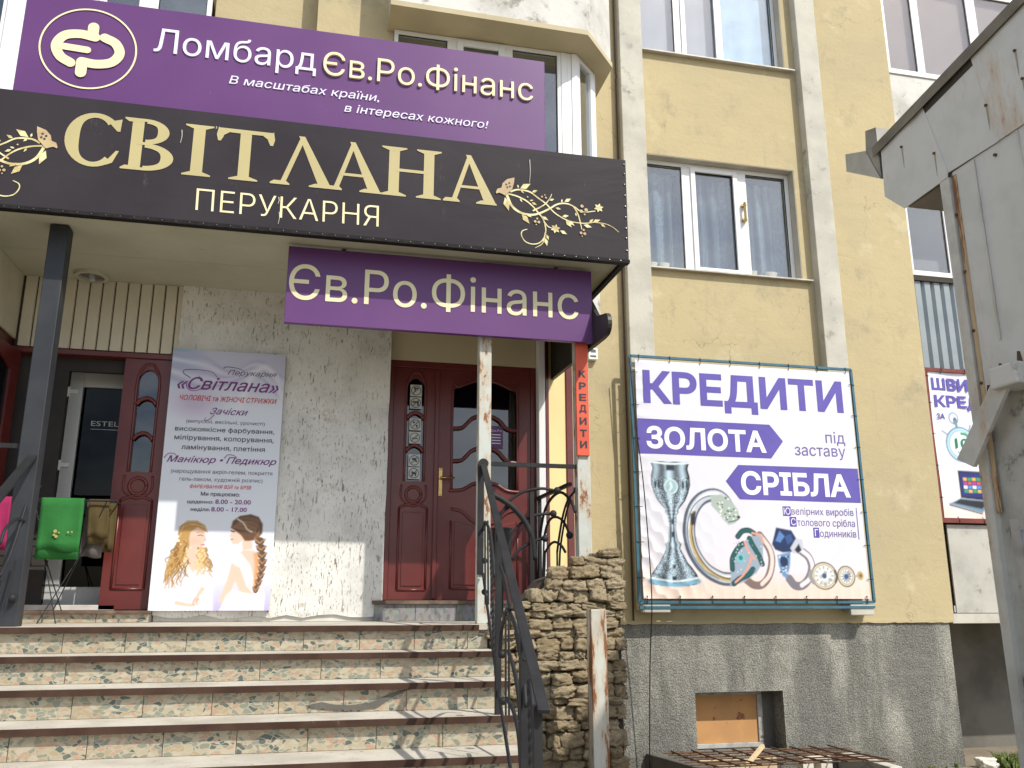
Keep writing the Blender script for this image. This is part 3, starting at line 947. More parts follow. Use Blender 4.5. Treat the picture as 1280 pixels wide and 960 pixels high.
# ---- projecting part of the block: bays, parapets, blank wall
YB = 7.60
m = MB().grid_wall(-0.22, 0.525, 2.68, 9.5, 7.65, 0.3, []); m.build('wall', YELLOW, B)
m = MB().grid_wall(-1.20, -0.222, 2.68, 9.5, 7.87, 0.3, []); m.build('wall', YELLOW, B)
# bay with chamfered end
m = MB(); m.box(0.53, 2.40, YB + 0.02, YB + 0.2, 2.68, 4.25)
m.prism([(2.40, YB + 0.02), (2.70, 7.90), (2.70, 9.29), (2.5, 9.29), (2.5, 8.0), (2.30, YB + 0.2)], 2.68, 4.25, 'z')
m.split('bay_parapet', WHITEWASH, B)
bw1 = window('bay_window', B, 0.53, 2.24, 4.25, 5.66, YB, [(1.06, 1.17), (1.63, 1.73)], 0.04, sash=1)
m = MB(); m.box(2.241, 2.30, YB - 0.006, YB + 0.08, 4.25, 5.66); m.box(2.302, 2.35, YB + .002, YB + 0.08, 4.25, 5.66); m.box(2.352, 2.41, YB - 0.006, YB + 0.08, 4.25, 5.66); m.split('corner_post', PVC, B, bevel=0.004)
# chamfer light
def slant(name, mat, s0, s1, z0, z1, off, th, parent):
    p0 = Vector((2.415, 7.605)); d = Vector((0.29, 0.29)).normalized(); nn = Vector((d.y, -d.x))
    a = p0 + d * s0 + nn * off; b = p0 + d * s1 + nn * off; c = b - nn * th; e = a - nn * th
    return MB().prism([tuple(a), tuple(b), tuple(c), tuple(e)], z0, z1, 'z').build(name, mat, parent)
cw = slant('chamfer_frame', PVC, 0, 0.06, 4.25, 5.66, 0.0, 0.06, B)
slant('stile', PVC, 0.30, 0.41, 4.25, 5.66, 0.0, 0.06, cw)
slant('rail', PVC, 0.061, 0.299, 5.61, 5.66, 0.0, 0.06, cw); slant('rail', PVC, 0.061, 0.299, 4.25, 4.30, 0.0, 0.06, cw)
slant('pane', GLASS, 0.061, 0.299, 4.30, 5.61, -0.025, 0.006, cw)
m = MB(); m.box(2.64, 2.70, 7.91, 9.29, 4.25, 5.66); m.build('bay_return', WHITEWASH, B)
# slab and the plastered parapet of the storey above
slab = [(0.46, 7.24), (2.43, 7.27), (2.85, 7.74), (2.87, 9.29), (0.46, 9.29)]
MB().prism(slab, 5.665, 5.72, 'z').build('balcony_slab', BEIGE, B)
up = [(0.47, 7.255), (2.425, 7.285), (2.835, 7.745), (2.855, 9.28), (0.47, 9.28)]
MB().prism(up, 5.722, 6.9, 'z').build('balcony_parapet', WHITEWASH, B)
room(0.56, 2.3, YB + 0.25, 9.2, 4.0, 5.66, CEILROOM)
# far bay beyond the blank wall
bw2 = window('bay_window', B, -2.72, -1.20, 4.35, 6.0, YB, [(-2.25, -2.16), (-1.78, -1.67)], 0.04, sash=1)
m = MB(); m.box(-2.92, -2.722, YB - 0.02, YB + 0.1, 4.2, 6.2); m.build('corner_post', PVC, B, bevel=0.006)
window('bay_window', B, -4.2, -2.922, 4.35, 6.0, YB + 0.002, [(-3.6, -3.5)], 0.04)
m = MB(); m.box(-4.2, -1.20, YB + 0.01, YB + 0.2, 2.68, 4.349); m.box(-4.2, -1.2, YB + 0.01, YB + .2, 6.001, 7.2); m.split('bay_parapet', WHITEWASH, B)
room(-4.2, -1.25, YB + 0.25, 9.2, 4.0, 6.0, CEILROOM)
# body behind everything, so nothing opens onto the sky
m = MB(); m.box(-6, 2.5, 9.4, 9.5, -1.7, 10.2); m.box(-1.2, 2.5, 7.9, 9.3, 9.3, 9.5); m.split('rear_wall', YELLOW, B)

# ---- loggias past the corner of the facade
YL = YF + 0.06
lw1 = window('loggia_window', B, 7.51, 10.4, 7.36, 8.95, YL, [(8.03, 8.15), (8.98, 9.14)], 0.075, glassm=GLASSTINT)
wavy('loggia_drape', 7.6, 10.3, 7.42, 8.9, YL + 0.09, DRAPE, 0.008, 0.9, label='dusky pink blind behind the upper loggia window above the metal kiosk')
lw2 = window('loggia_window', B, 7.50, 10.4, 4.33, 5.95, YL, [(8.13, 8.30), (9.1, 9.2)], 0.075, glassm=GLASSTINT)
m = MB(); m.box(7.55, 10.4, YL + 0.02, YL + 0.15, 5.952, 7.355); m.build('loggia_parapet', WHITEWASH, B)
m = MB()
x = 7.52
while x < 10.3:      # corrugated cladding
    m.prism([(x, YL + 0.04), (x + 0.034, YL), (x + 0.118, YL), (x + 0.14, YL + 0.04), (x + 0.14, YL + 0.045), (x, YL + 0.045)], 3.07, 4.25, 'z')
    m.box(x + 0.1405, x + 0.1455, YL + 0.034, YL + 0.04, 3.07, 4.25)
    x += 0.146
m.build('corrugated_cladding', CORR, B)
m = MB(); m.box(7.46, 7.508, YL - 0.02, YL + 0.02, 3.06, 4.29); m.box(7.46, 10.4, YL - 0.03, YL + 0.05, 4.252, 4.325); m.box(7.455, 7.505, YL - .02, YL + .03, 5.96, 7.36); m.split('dark_flashing', SHADOWGAP, B)
m = MB(); m.box(7.60, 10.4, YL + 0.0, YL + 0.02, 0.02, 1.07); m.build('flat_panel', PLINTHBOARD, B)
m = MB(); m.box(7.51, 7.598, YL + 0.04, YL + 0.06, -0.0, 1.09); m.build('dark_gap_strip', SHADOWGAP, B)
m = MB(); m.box(7.52, 10.4, YL - 0.01, 10.6, -0.10, 0.012); m.build('loggia_slab', CONCRETE, B)
m = MB(); m.box(7.0, 12, 10.45, 10.6, -1.7, -0.102); m.build('recess_wall', DARKCON, B)
m = MB(); m.box(7.5, 12, YL + 0.16, YL + 0.2, 1.07, 3.06); m.box(7.5, 12, 10.2, 10.4, 0.1, 10); m.box(7.5, 12, YL + .2, 10.2, 5.96, 6.0); m.split('loggia_back', DARKCON, B)
m = MB(); m.box(8.1, 9.0, 10.1, 10.19, 4.3, 5.9); m.build('inner_door', CEILROOM, B)

# ------------------------------------------------------------------ ground floor shop front
G = thing('shop_wall', 'lime-washed entrance wall with short upright grooves between the two red doors', 'wall', (-0.35, 7.1, 0))
m = MB()
random.seed(5)
edge = [(-1.125, 2.64), (0.565, 2.64)]
n = 16
for i in range(n + 1): edge.append((0.565 + random.uniform(-0.004, 0.003) - 0.0 * i, 2.6 - 2.56 * i / n))
for i in range(1, 14): edge.append((0.565 - 1.69 * i / 14, 0.045 + random.uniform(-0.022, 0.012)))
edge.append((-1.125, 0.05))
m.prism(edge, 7.10, 7.45)
m.build('grooved_render', GROOVED, G)
m = MB(); m.box(-1.12, 0.555, 7.12, 7.40, 0.002, 0.08); m.build('base_course', WHITEWASH, G)
# wall above the right-hand door and the bay corner
S = thing('porch_end_wall', 'sun-brightened yellow chamfered wall strip edged in oxide red behind the iron side railing', 'wall', (2.0, 7.3, 0))
m = MB(); m.box(0.567, 1.845, 7.20, 7.45, 2.152, 2.64); m.build('lintel_panel', BEIGE, S)
m = MB(); m.box(1.846, 1.905, 7.10, 7.2, 0, 2.64); m.build('corner_trim', PVC, S, bevel=0.006)
def slant2(name, mat, s0, s1, z0, z1, off, th, parent):
    p0 = Vector((1.906, 7.115)); d = Vector((1, 1)).normalized(); nn = Vector((d.y, -d.x))
    a = p0 + d * s0 + nn * off; b = p0 + d * s1 + nn * off; c = b - nn * th; e = a - nn * th
    return MB().prism([tuple(a), tuple(b), tuple(c), tuple(e)], z0, z1, 'z').build(name, mat, parent)
slant2('red_trim', REDPAINT, 0.0, 0.045, 0, 2.64, 0.012, 0.05, S)
slant2('yellow_panel', SUNLIT_YELLOW, 0.046, 0.52, 0, 2.64, 0.0, 0.05, S)
slant2('red_trim', REDPAINT, 0.36, 0.47, 0, 2.64, 0.018, 0.017, S)
m = MB(); m.box(2.28, 2.34, 7.5, 9.29, -1.6, 2.67); m.build('return_wall', YELLOW, S)
m = MB(); m.box(1.7, 1.84, 7.46, 7.5, 0, 2.6); m.box(-2.4, 2.3, 8.6, 8.7, -0.2, 2.66); m.split('backing', DARKROOM, S)

# ------------------------------------------------------------------ staircase and porch floor
ST = thing('entrance_steps', 'wide entrance stairs with pebble mosaic risers and brown step edges', 'staircase', (-0.5, 4.5, -1.6))
RISE, TRD, XL, XR = 0.147, 0.32, -3.4, 1.15
NS = 11
m = MB(); m.box(XL, 1.9, 5.7583, 8.6, -0.028, 0.0); m.build('landing', TREAD, ST)
m = MB(); m.box(XL, 1.9, 5.812, 8.6, -1.7, -0.029); m.build('core', DARKCON, ST)
tile_mesh = {}
random.seed(21)
for k in range(NS):
    yk = 5.75 - TRD * k; zk = -RISE * k
    if k:
        m = MB(); m.box(XL, XR, yk + 0.0083, yk + TRD + 0.045, zk - 0.028, zk); m.build('tread', TREAD, ST)
        m = MB(); m.box(XL, XR, yk + 0.06, yk + TRD + 0.04, -1.68, zk - 0.029); m.build('step_core', DARKCON, ST)
    m = MB()
    rn = XR if k else 1.085
    m.prism([(yk, zk + 0.001), (yk + 0.002, zk + 0.003), (yk + 0.008, zk + 0.003), (yk + 0.008, zk - 0.0285), (yk + 0.027, zk - 0.0285), (yk + 0.027, zk - 0.031), (yk, zk - 0.031)], XL, rn, 'x')
    m.build('step_edge', NOSING, ST)
    # riser tiles under this edge
    wt = 0.345; off = [0.02, 0.13, -0.09, 0.07, 0.21, 0.1, 0.3, 0.0, 0.2, 0.1, 0.0][k]
    x = -2.45 + off
    if k > 5: continue
    while x < XR - 0.02:
        wdt = min(wt - 0.004, XR - x - 0.006)
        key = round(wdt, 3)
        if key not in tile_mesh:
            t_ = MB(); h = RISE - 0.036
            t_.box(0, wdt, 0, 0.01, 0, h)
            me = bpy.data.meshes.new('tile'); me.from_pydata(t_.v, [], t_.f); me.materials.append(TILE); tile_mesh[key] = me
        o = bpy.data.objects.new('tile', tile_mesh[key]); COL.objects.link(o); o.parent = ST
        p = ST.location
        jy = random.uniform(-0.0015, 0.0015)
        o.location = (x - p.x, yk + 0.04 + jy - p.y, zk - RISE + 0.002 - p.z)
        o.rotation_euler = (random.uniform(-.004, .004), 0, random.uniform(-.004, .004))
        x += wt
    m = MB(); m.box(XL, XR, yk + 0.052, yk + 0.058, zk - RISE + 0.001, zk - 0.03); m.build('grout_bed', BEIGE, ST)
# cement patch on the cracked riser
m = MB()
cr_ = [(0.02, -0.40), (0.10, -0.385), (0.17, -0.40), (0.26, -0.405), (0.36, -0.395), (0.47, -0.35), (0.60, -0.318), (0.47, -0.375), (0.40, -0.42), (0.30, -0.432), (0.16, -0.425), (0.06, -0.413)]
m.prism([(a, b) for a, b in cr_], 5.75 - 0.64 + 0.034, 5.75 - 0.64 + 0.05); m.build('cement_patch', DARKCON, ST)
# threshold risers behind the landing: grimy tiles under both doors
for xa, xb, n, z1, mt in ((0.50, 1.80, 4, 0.128, GRIMY), (-2.2, -1.13, 3, 0.062, TILE)):
    ww = (xb - xa) / n
    for i in range(n):
        t_ = MB(); t_.box(xa + ww * i + 0.002, xa + ww * (i + 1) - 0.002, 7.085 if n == 4 else 7.0, 7.1 if n == 4 else 7.02, 0.002, z1)
        t_.build('tile', mt, ST)
m = MB(); m.box(0.51, 1.82, 7.101, 7.4, 0.001, 0.128); m.box(-2.3, -1.126, 7.021, 7.4, 0.001, 0.061); m.split('threshold_core', DARKCON, ST)
m = MB(); m.box(0.485, 1.83, 7.06, 7.4, 0.129, 0.158); m.build('door_sill', DARKWOOD, ST, bevel=0.004)
m = MB(); m.box(-2.3, -1.127, 6.97, 7.4, 0.062, 0.085); m.build('door_sill', DARKWOOD, ST, bevel=0.004)
m = MB(); m.box(-2.3, -1.40, 7.15, 7.4, 0.086, 0.125); m.build('door_sill', SILL, ST, bevel=0.004)

# ------------------------------------------------------------------ canopy and signs
C = thing('entrance_canopy', 'deep flat canopy with a cream painted underside over both shop doors', 'canopy', (-1, 5.8, 2.62))
ZS = 2.640
m = MB(); m.box(-4.6, 2.16, 5.80, 6.55, ZS, ZS + 0.02); m.build('soffit_board', SOFFIT, C)
m = MB(); m.box(-4.6, 2.16, 6.554, 7.59, ZS, ZS + 0.02); m.build('soffit_board', SOFFIT, C)
m = MB(); m.box(-4.6, 2.16, 5.81, 7.59, ZS + 0.021, 3.40); m.box(2.14, 2.3, 7.0, 7.55, ZS + .1, 3.2); m.split('roof_box', BEIGE, C)
m = MB(); m.box(2.162, 2.20, 5.80, 7.59, ZS - 0.028, 3.42); m.build('side_fascia', BLKTRIM, C)

BS = thing('salon_banner', 'long black hairdresser banner with gold serif name and floral birds on the canopy edge', 'sign', (0, 5.77, 2.61))
m = MB()
nx, nz = 120, 18
vs = []; fs = []
for j in range(nz + 1):
    for i in range(nx + 1):
        x = -4.6 + 6.80 * i / nx; z = 2.625 + 0.825 * j / nz
        e = min(1, (2.2 - x) / 0.25) * math.sin(F * j / nz)
        vs.append((x, 5.7515 + 0.0015 * e * mnoise.noise(Vector((x * 1.3, z * 3, 1))), z))
for j in range(nz):
    for i in range(nx):
        a = j * (nx + 1) + i; fs.append((a, a + 1, a + nx + 2, a + nx + 1))
m.add(vs, fs); m.build('banner_face', BANNERBLK, BS, smooth=True)
m = MB(); m.box(-4.6, 2.20, 5.756, 5.798, 2.63, 3.448); m.build('backing_frame', BLKTRIM, BS)
m = MB(); m.box(-4.6, 2.205, 5.742, 5.80, 2.600, 2.626); m.build('bottom_trim', BLKTRIM, BS)
m = MB()
for i in range(60):
    x = -3.0 + i * 0.087
    if x < 2.18: m.ball((x, 5.741, 2.613), 0.004, 6, 4)
m.build('rivets', STEEL, BS); BS.children[-1]['kind'] = 'stuff'
m = MB()
for z in (2.70, 2.80, 2.88, 2.97, 3.06, 3.15, 3.24, 3.33, 3.41): m.ball((2.185, 5.748, z), 0.006, 6, 4)
m.build('edge_staples', STEEL, BS); BS.children[-1]['kind'] = 'stuff'


def serif(mb, ch, x0, x1, z0, z1, y):
    """roman capitals drawn as stems, hairlines and bracketed serifs"""
    W, H = x1 - x0, z1 - z0
    k = [0]
    def P(poly):
        k[0] += 1
        mb.flat([(x0 + a * W, z0 + b * H) for a, b in poly], y - 0.00015 * k[0])
    th = 0.075 / W        # stem thickness
    def foot(cx, w, z=0.0, h=0.045, up=True):
        s = 1 if up else -1
        P([(cx - w, z), (cx + w, z), (cx + w, z + s * h * 0.6), (cx + th * 0.55, z + s * h * 1.7), (cx - th * 0.55, z + s * h * 1.7), (cx - w, z + s * h * 0.6)])
    def stem(cx): P([(cx - th / 2, 0.02), (cx + th / 2, 0.02), (cx + th / 2, 0.98), (cx - th / 2, 0.98)])
    def ring(cx, cz, rx, rz, t0, t1, a0, a1, n=28):
        o, i_ = [], []
        for q in range(n + 1):
            a = a0 + (a1 - a0) * q / n
            c = abs(math.cos(a)); t_ = t0 + (t1 - t0) * c ** 1.3
            o.append((cx + rx * math.cos(a), cz + rz * math.sin(a)))
            i_.append((cx + (rx - t_) * math.cos(a), cz + (rz - t_ * W / H * (0.42 + 0.58 * (1 - c)) ) * math.sin(a)))
        k[0] += 1
        v = [(x0 + a * W, y - 0.00015 * k[0], z0 + b * H) for a, b in o + i_]
        mb.add(v, [(q + 1, q, q + n + 1, q + n + 2) if a1 > a0 else (q, q + 1, q + n + 2, q + n + 1) for q in range(n)])
    if ch == 'С':
        ring(0.53, 0.5, 0.53, 0.51, 0.10, 0.26, R(48), R(312))
        P([(0.86, 0.90), (1.0, 0.94), (0.985, 0.70), (0.93, 0.70), (0.80, 0.82)])
        P([(0.78, 0.045), (0.90, 0.10), (1.0, 0.33), (0.945, 0.33), (0.80, 0.14)])
    elif ch == 'В':
        cx = 0.26; stem(cx)
        foot(cx - 0.06, 0.2); foot(cx - 0.06, 0.2, 1.0, up=False)
        ring(0.42, 0.755, 0.44, 0.245, 0.10, 0.22, R(-90), R(90)); ring(0.42, 0.265, 0.56, 0.265, 0.10, 0.24, R(-90), R(90))
        P([(0.28, 0.945), (0.44, 0.945), (0.44, 1.0), (0.28, 1.0)]); P([(0.28, 0.0), (0.44, 0.0), (0.44, 0.055), (0.28, 0.055)]); P([(0.28, 0.49), (0.50, 0.49), (0.50, 0.545), (0.28, 0.545)])
    elif ch == 'І':
        th = 0.078 / W; stem(0.5); foot(0.5, 0.46); foot(0.5, 0.46, 1.0, up=False)
    elif ch == 'Т':
        stem(0.5); foot(0.5, 0.26)
        P([(0.0, 1.0), (1.0, 1.0), (1.0, 0.93), (0.5, 0.92), (0.0, 0.93)])
        P([(0.0, 1.02), (0.055, 0.93), (0.10, 0.84), (0.05, 0.74), (0.0, 0.74), (-0.03, 0.86)]); P([(1.0, 1.02), (0.945, 0.93), (0.90, 0.84), (0.95, 0.74), (1.0, 0.74), (1.03, 0.86)])
        P([(0.03, 0.94), (0.22, 0.94), (0.09, 0.85)]); P([(0.97, 0.94), (0.78, 0.94), (0.91, 0.85)])
    elif ch in 'ΛА':
        t2 = 0.085 / W; t3 = 0.036 / W
        P([(0.80, 0.03), (0.80 + t2, 0.03), (0.53, 1.0), (0.43, 1.0)])
        P([(0.16, 0.03), (0.16 + t3, 0.03), (0.52, 0.90), (0.47, 1.0)])
        foot(0.16, 0.16); foot(0.84, 0.2)
        if ch == 'А': P([(0.27, 0.30), (0.74, 0.30), (0.72, 0.355), (0.29, 0.355)])
    elif ch == 'Н':
        for cx in (0.22, 0.78): stem(cx); foot(cx, 0.2); foot(cx, 0.2, 1.0, up=False)
        P([(0.25, 0.50), (0.75, 0.50), (0.75, 0.56), (0.25, 0.56)])
    elif ch == 'П':
        for cx in (0.24, 0.78): stem(cx); foot(cx, 0.16)
        P([(0.0, 1.0), (1.02, 1.0), (1.0, 0.94), (0.02, 0.93)])


m = MB()
for ch, x0, x1 in (('С', -1.747, -1.404), ('В', -1.388, -1.051), ('І', -1.006, -0.804), ('Т', -0.781, -0.413), ('Λ', -0.418, -0.005), ('А', -0.049, 0.333), ('Н', 0.335, 0.784), ('А', 0.791, 1.173)):
    serif(m, ch, x0, x1, 2.960 if ch != 'С' else 2.955, 3.343, 5.7485)
m.build('gold_lettering', GOLD, BS)
m = MB()
text(m, 'ПЕРУКАРНЯ', -0.887, 0.338, 2.708, 0.160, 5.7485, bold=-0.010, shear=-0.02)
zz = 5.7483
for xs in () and (-0.887, -0.72, -0.575, -0.455, -0.30, -0.145, 0.04, 0.19, 0.318):   # pen serifs at the feet of the letters
    zz -= 0.0001
    m.flat([(xs - 0.024, 2.704), (xs + 0.03, 2.708), (xs + 0.024, 2.718), (xs - 0.018, 2.714)], zz)
m.build('cream_lettering', CREAM, BS)
ORN_STROKES = [
  ( [(1.261, 3.062), (1.299, 2.976), (1.359, 2.928), (1.435, 2.914), (1.504, 2.93), (1.582, 2.974), (1.652, 3.022), (1.722, 3.034), (1.783, 3.013), (1.821, 2.987), (1.87, 2.981), (1.945, 2.997)] , 0.0149 , 0.0045 ),
  ( [(1.291, 3.083), (1.325, 3.1), (1.359, 3.107), (1.436, 3.099), (1.496, 3.06), (1.565, 3.013), (1.616, 2.959), (1.676, 2.92), (1.754, 2.892), (1.85, 2.888), (1.938, 2.902), (2.018, 2.901), (2.08, 2.879), (2.127, 2.843)] , 0.0104 , 0.003 ),
  ( [(1.274, 3.065), (1.342, 3.052), (1.41, 3.024), (1.461, 2.984), (1.504, 2.934), (1.538, 2.893), (1.556, 2.832), (1.556, 2.778), (1.536, 2.727), (1.502, 2.695), (1.451, 2.684), (1.401, 2.701), (1.375, 2.743), (1.38, 2.779), (1.418, 2.798)] , 0.0089 , 0.0045 ),
  ( [(1.556, 2.787), (1.545, 2.733), (1.528, 2.691), (1.476, 2.655)] , 0.0089 , 0.0022 ),
  ( [(1.461, 2.948), (1.522, 2.986), (1.565, 3.022), (1.596, 3.071), (1.607, 3.1)] , 0.0089 , 0.0022 ),
  ( [(1.774, 3.017), (1.808, 2.957), (1.826, 2.886), (1.836, 2.837)] , 0.0089 , 0.0037 ),
  ( [(1.546, 2.867), (1.576, 2.834), (1.61, 2.824)] , 0.0089 , 0.0037 ),
]
ORN_LEAVES = [[(1.351, 3.117), (1.346, 3.148)], [(1.364, 3.116), (1.445, 3.164)], [(1.368, 3.105), (1.393, 3.081)], [(1.454, 3.096), (1.497, 3.117)], [(1.376, 2.912), (1.435, 2.842)], [(1.363, 3.037), (1.38, 3.007)], [(1.436, 3.026), (1.466, 3.034)], [(1.453, 3.015), (1.492, 2.996)], [(1.587, 3.043), (1.626, 3.061)], [(1.682, 3.035), (1.687, 3.067)], [(1.704, 3.046), (1.757, 3.077)], [(1.634, 2.989), (1.677, 2.982)], [(1.685, 2.926), (1.737, 2.936)], [(1.711, 2.901), (1.758, 2.843)], [(1.737, 2.895), (1.78, 2.859)], [(1.894, 2.897), (1.928, 2.928)], [(1.921, 2.9), (1.983, 2.929)], [(1.85, 2.875), (1.915, 2.86)], [(1.982, 2.897), (2.022, 2.871)], [(1.79, 2.969), (1.794, 2.937)], [(1.53, 2.91), (1.577, 2.883)], [(1.554, 2.742), (1.566, 2.677)], [(1.563, 2.77), (1.579, 2.727)], [(1.666, 2.811), (1.722, 2.785)], [(1.41, 2.924), (1.452, 2.893)], [(1.249, 3.033), (1.278, 2.929)]]
ORN_BIRD = [(1.181, 3.066), (1.193, 3.095), (1.223, 3.107), (1.231, 3.144), (1.265, 3.18), (1.321, 3.2), (1.318, 3.159), (1.304, 3.103), (1.265, 3.062), (1.249, 3.047), (1.227, 3.058), (1.206, 3.065), (1.185, 3.055)]
ORN_BERRIES = [(1.531, 3.068, 0.0067), (1.553, 3.084, 0.0045), (1.561, 3.063, 0.0067), (1.478, 2.864, 0.0089), (1.493, 2.888, 0.0067), (1.505, 2.861, 0.0089), (1.486, 2.84, 0.0045), (1.84, 3.024, 0.0112), (1.872, 2.997, 0.0119), (1.833, 2.982, 0.0119), (1.86, 2.959, 0.006), (1.829, 2.807, 0.0097), (1.849, 2.832, 0.0075), (1.857, 2.803, 0.0104), (1.837, 2.781, 0.0045), (1.421, 3.054, 0.0052)]
ORN_FLOWERS = [(1.632, 2.821), (1.972, 3.024)]
BIRD_DOTS = [(1.259, 3.136), (1.282, 3.15), (1.287, 3.123), (1.267, 3.114)]
def ornament(mir):
    fx = (lambda x: -0.5985 - x + 0.0) if mir else (lambda x: x)
    yy = 5.7488
    m = MB()
    for q, (ps, w0, w1) in enumerate(ORN_STROKES): stroke2d(m, [(fx(a), b) for a, b in ps], w0 * 1.35, w1 * 1.5, yy - 0.0002 * q)
    for (a, b), (c, d) in ORN_LEAVES:
        yy -= 0.00004
        dx, dz = c - a, d - b; nx_, nz_ = -dz * 0.23, dx * 0.23
        p = [(a, b), (a + dx * .45 + nx_, b + dz * .45 + nz_), (c, d), (a + dx * .45 - nx_, b + dz * .45 - nz_)]
        m.flat([(fx(u), v) for u, v in p], yy - 0.0016)
    for (cx, cz) in ORN_FLOWERS:
        for a in range(6):
            an = a * F / 3 + 0.3; r = 0.038
            p = [(cx, cz), (cx + r * .6 * math.cos(an - .45), cz + r * .6 * math.sin(an - .45)), (cx + r * math.cos(an), cz + r * math.sin(an)), (cx + r * .6 * math.cos(an + .45), cz + r * .6 * math.sin(an + .45))]
            yy -= 0.00004
            m.flat([(fx(u), v) for u, v in p], yy - 0.0016)
    m.build('gold_branch_print', GOLDPRINT, BS)
    m = MB(); m.flat([(fx(a), b) for a, b in ORN_BIRD], 5.7450)
    for q, (a, b, r) in enumerate(ORN_BERRIES): m.disc((fx(a), b), r * 1.15, 5.7448 - q * 1e-5, 12)
    for q, o in enumerate(m.split('bronze_print', COPPER, BS)): o.name = 'bird_print' if q == 0 else 'berry_print'
    m = MB()
    for a, b in BIRD_DOTS: m.disc((fx(a), b), 0.0085, 5.7443, 10)
    m.build('dots_print', DARKDOT, BS)
ornament(False); ornament(True)
m = MB()
for (a, b, l) in ((1.438, 3.36, 0.19), (-1.02, 3.29, 0.10), (-0.80, 3.345, 0.02), (-0.35, 2.86, 0.05), (-0.34, 2.75, 0.09)):
    stroke2d(m, [(a, b), (a + 0.004, b - l * .5), (a - 0.002, b - l)], 0.006, 0.003, 5.7440)
m.split('scratch', CONCRETE, BS)

# purple pawnshop sign over the banner
P1 = thing('pawnshop_sign', 'large purple sign with raised letters and a round cream emblem above the black banner', 'sign', (-0.3, 5.8, 3.44))
m = MB(); m.box(-2.115, 1.572, 5.785, 5.83, 3.44, 4.24); m.build('sign_panel', [PURPLE, PURPLE_D], P1, bevel=0.004)
m = MB()
for x in (-1.8, -0.4, 1.2): m.box(x, x + 0.04, 5.831, 5.87, 3.41, 4.2); m.box(x, x + .04, 5.871, 7.6, 4.0, 4.04)
m.split('support_bar', IRON, P1)
m = MB(); text(m, 'Ломбард', -1.266, -0.155, 3.890, 0.188, 5.776, bold=-0.002, extrude=0.01, dz=0.004); m.build('raised_white_lettering', LILACWHITE, P1)
m = MB(); text(m, 'Єв.Ро.Фінанс', -0.105, 1.474, 3.874, 0.192, 5.768, bold=-0.004, extrude=0.018); m.build('raised_cream_lettering', CREAM, P1)
line_part(P1, 'slogan_line', LILACWHITE, 'В масштабах країни,', -0.74, 0.315, 3.712, 0.064, 5.778, bold=0.0, shear=0.22, extrude=0.008)
line_part(P1, 'slogan_line', LILACWHITE, 'в інтересах кожного!', 0.069, 1.123, 3.598, 0.064, 5.778, bold=0.0, shear=0.22, extrude=0.008)
m = MB()
cx, cz = -1.684, 3.848; n = 64; Ro, Ri = 0.313, 0.301
v = [(cx + r * math.cos(2 * F * i / n), 5.779, cz + r * math.sin(2 * F * i / n)) for r in (Ro, Ri) for i in range(n)]
m.add(v, [(i, (i + 1) % n, n + (i + 1) % n, n + i) for i in range(n)])
def fat(m, pts, w, y, n=8, both=True):
    stroke2d(m, pts, w, w, y, n)
    m.disc(pts[0], w / 2, y - 0.0003, 20)
    if both: m.disc(pts[-1], w / 2, y - 0.0003, 20)
E1 = [(-1.695, 4.003), (-1.695, 3.955)]
fat(m, [(-1.668, 4.018), (-1.668, 3.985), (-1.668, 3.95)], 0.072, 5.7788, both=False)
fat(m, [(-1.650, 3.940), (-1.75, 3.952), (-1.845, 3.925), (-1.888, 3.845), (-1.855, 3.765), (-1.785, 3.722)], 0.066, 5.7780)
fat(m, [(-1.868, 3.842), (-1.77, 3.838), (-1.690, 3.834)], 0.050, 5.7772)
fat(m, [(-1.588, 3.945), (-1.515, 3.91), (-1.482, 3.835), (-1.525, 3.762), (-1.62, 3.733), (-1.715, 3.740)], 0.066, 5.7764)
fat(m, [(-1.712, 3.655), (-1.712, 3.69), (-1.712, 3.742)], 0.072, 5.7756, both=False)
m.build('round_emblem', CREAM, P1)

# lower purple sign hung under the canopy
P2 = thing('hanging_purple_sign', 'smaller purple sign with cream letters hung below the banner over the red double door', 'sign', (0.85, 6.02, 2.03))
m = MB(); m.box(-0.272, 1.985, 6.0, 6.045, 2.040, 2.612); m.build('sign_panel', [PURPLE, PURPLE_D], P2, bevel=0.003)
m = MB(); text(m, 'Єв.Ро.Фінанс', -0.255, 1.875, 2.216, 0.262, 5.996, bold=0.002); m.build('cream_lettering', CREAM2, P2)
m = MB()
for x in (0.1, 1.7): m.box(x, x + 0.03, 6.046, 6.06, 2.1, 2.639)
m.split('hanger', IRON, P2)

# ceiling lamp
LP = thing('ceiling_lamp', 'round white ceiling lamp with a missing shade under the canopy', 'lamp', (-1.80, 7.0, 2.60))
LP.location = (-1.795, 6.99, ZS - 0.03)
m = MB(); cx, cy = -1.795, 6.99; n = 28
for r, z0, z1 in ((0.125, ZS - 0.028, ZS - 0.001),):
    ro, ri = r, r - 0.03
    v = []
    for z in (z0, z1):
        for q in (ro, ri):
            for i in range(n): v.append((cx + q * math.cos(2 * F * i / n), cy + q * math.sin(2 * F * i / n), z))
    fs = []
    for i in range(n):
        j = (i + 1) % n
        fs += [(i, j, n + j, n + i)[::-1], (i, j, 2 * n + j, 2 * n + i), (n + i, n + j, 3 * n + j, 3 * n + i)[::-1]]
    m.add(v, fs)
m.build('lamp_rim', SOFFIT, LP)
m = MB(); m.tube([(cx, cy, ZS - 0.001), (cx + 0.01, cy, ZS - 0.05)], 0.022, 10); m.build('lamp_holder', PVCDIM, LP)
m = MB(); m.prism([(cx + .09 * math.cos(2 * F * i / n), cy + .09 * math.sin(2 * F * i / n)) for i in range(n)], ZS - 0.006, ZS - 0.002, 'z'); m.build('lamp_base', DARKCON, LP)

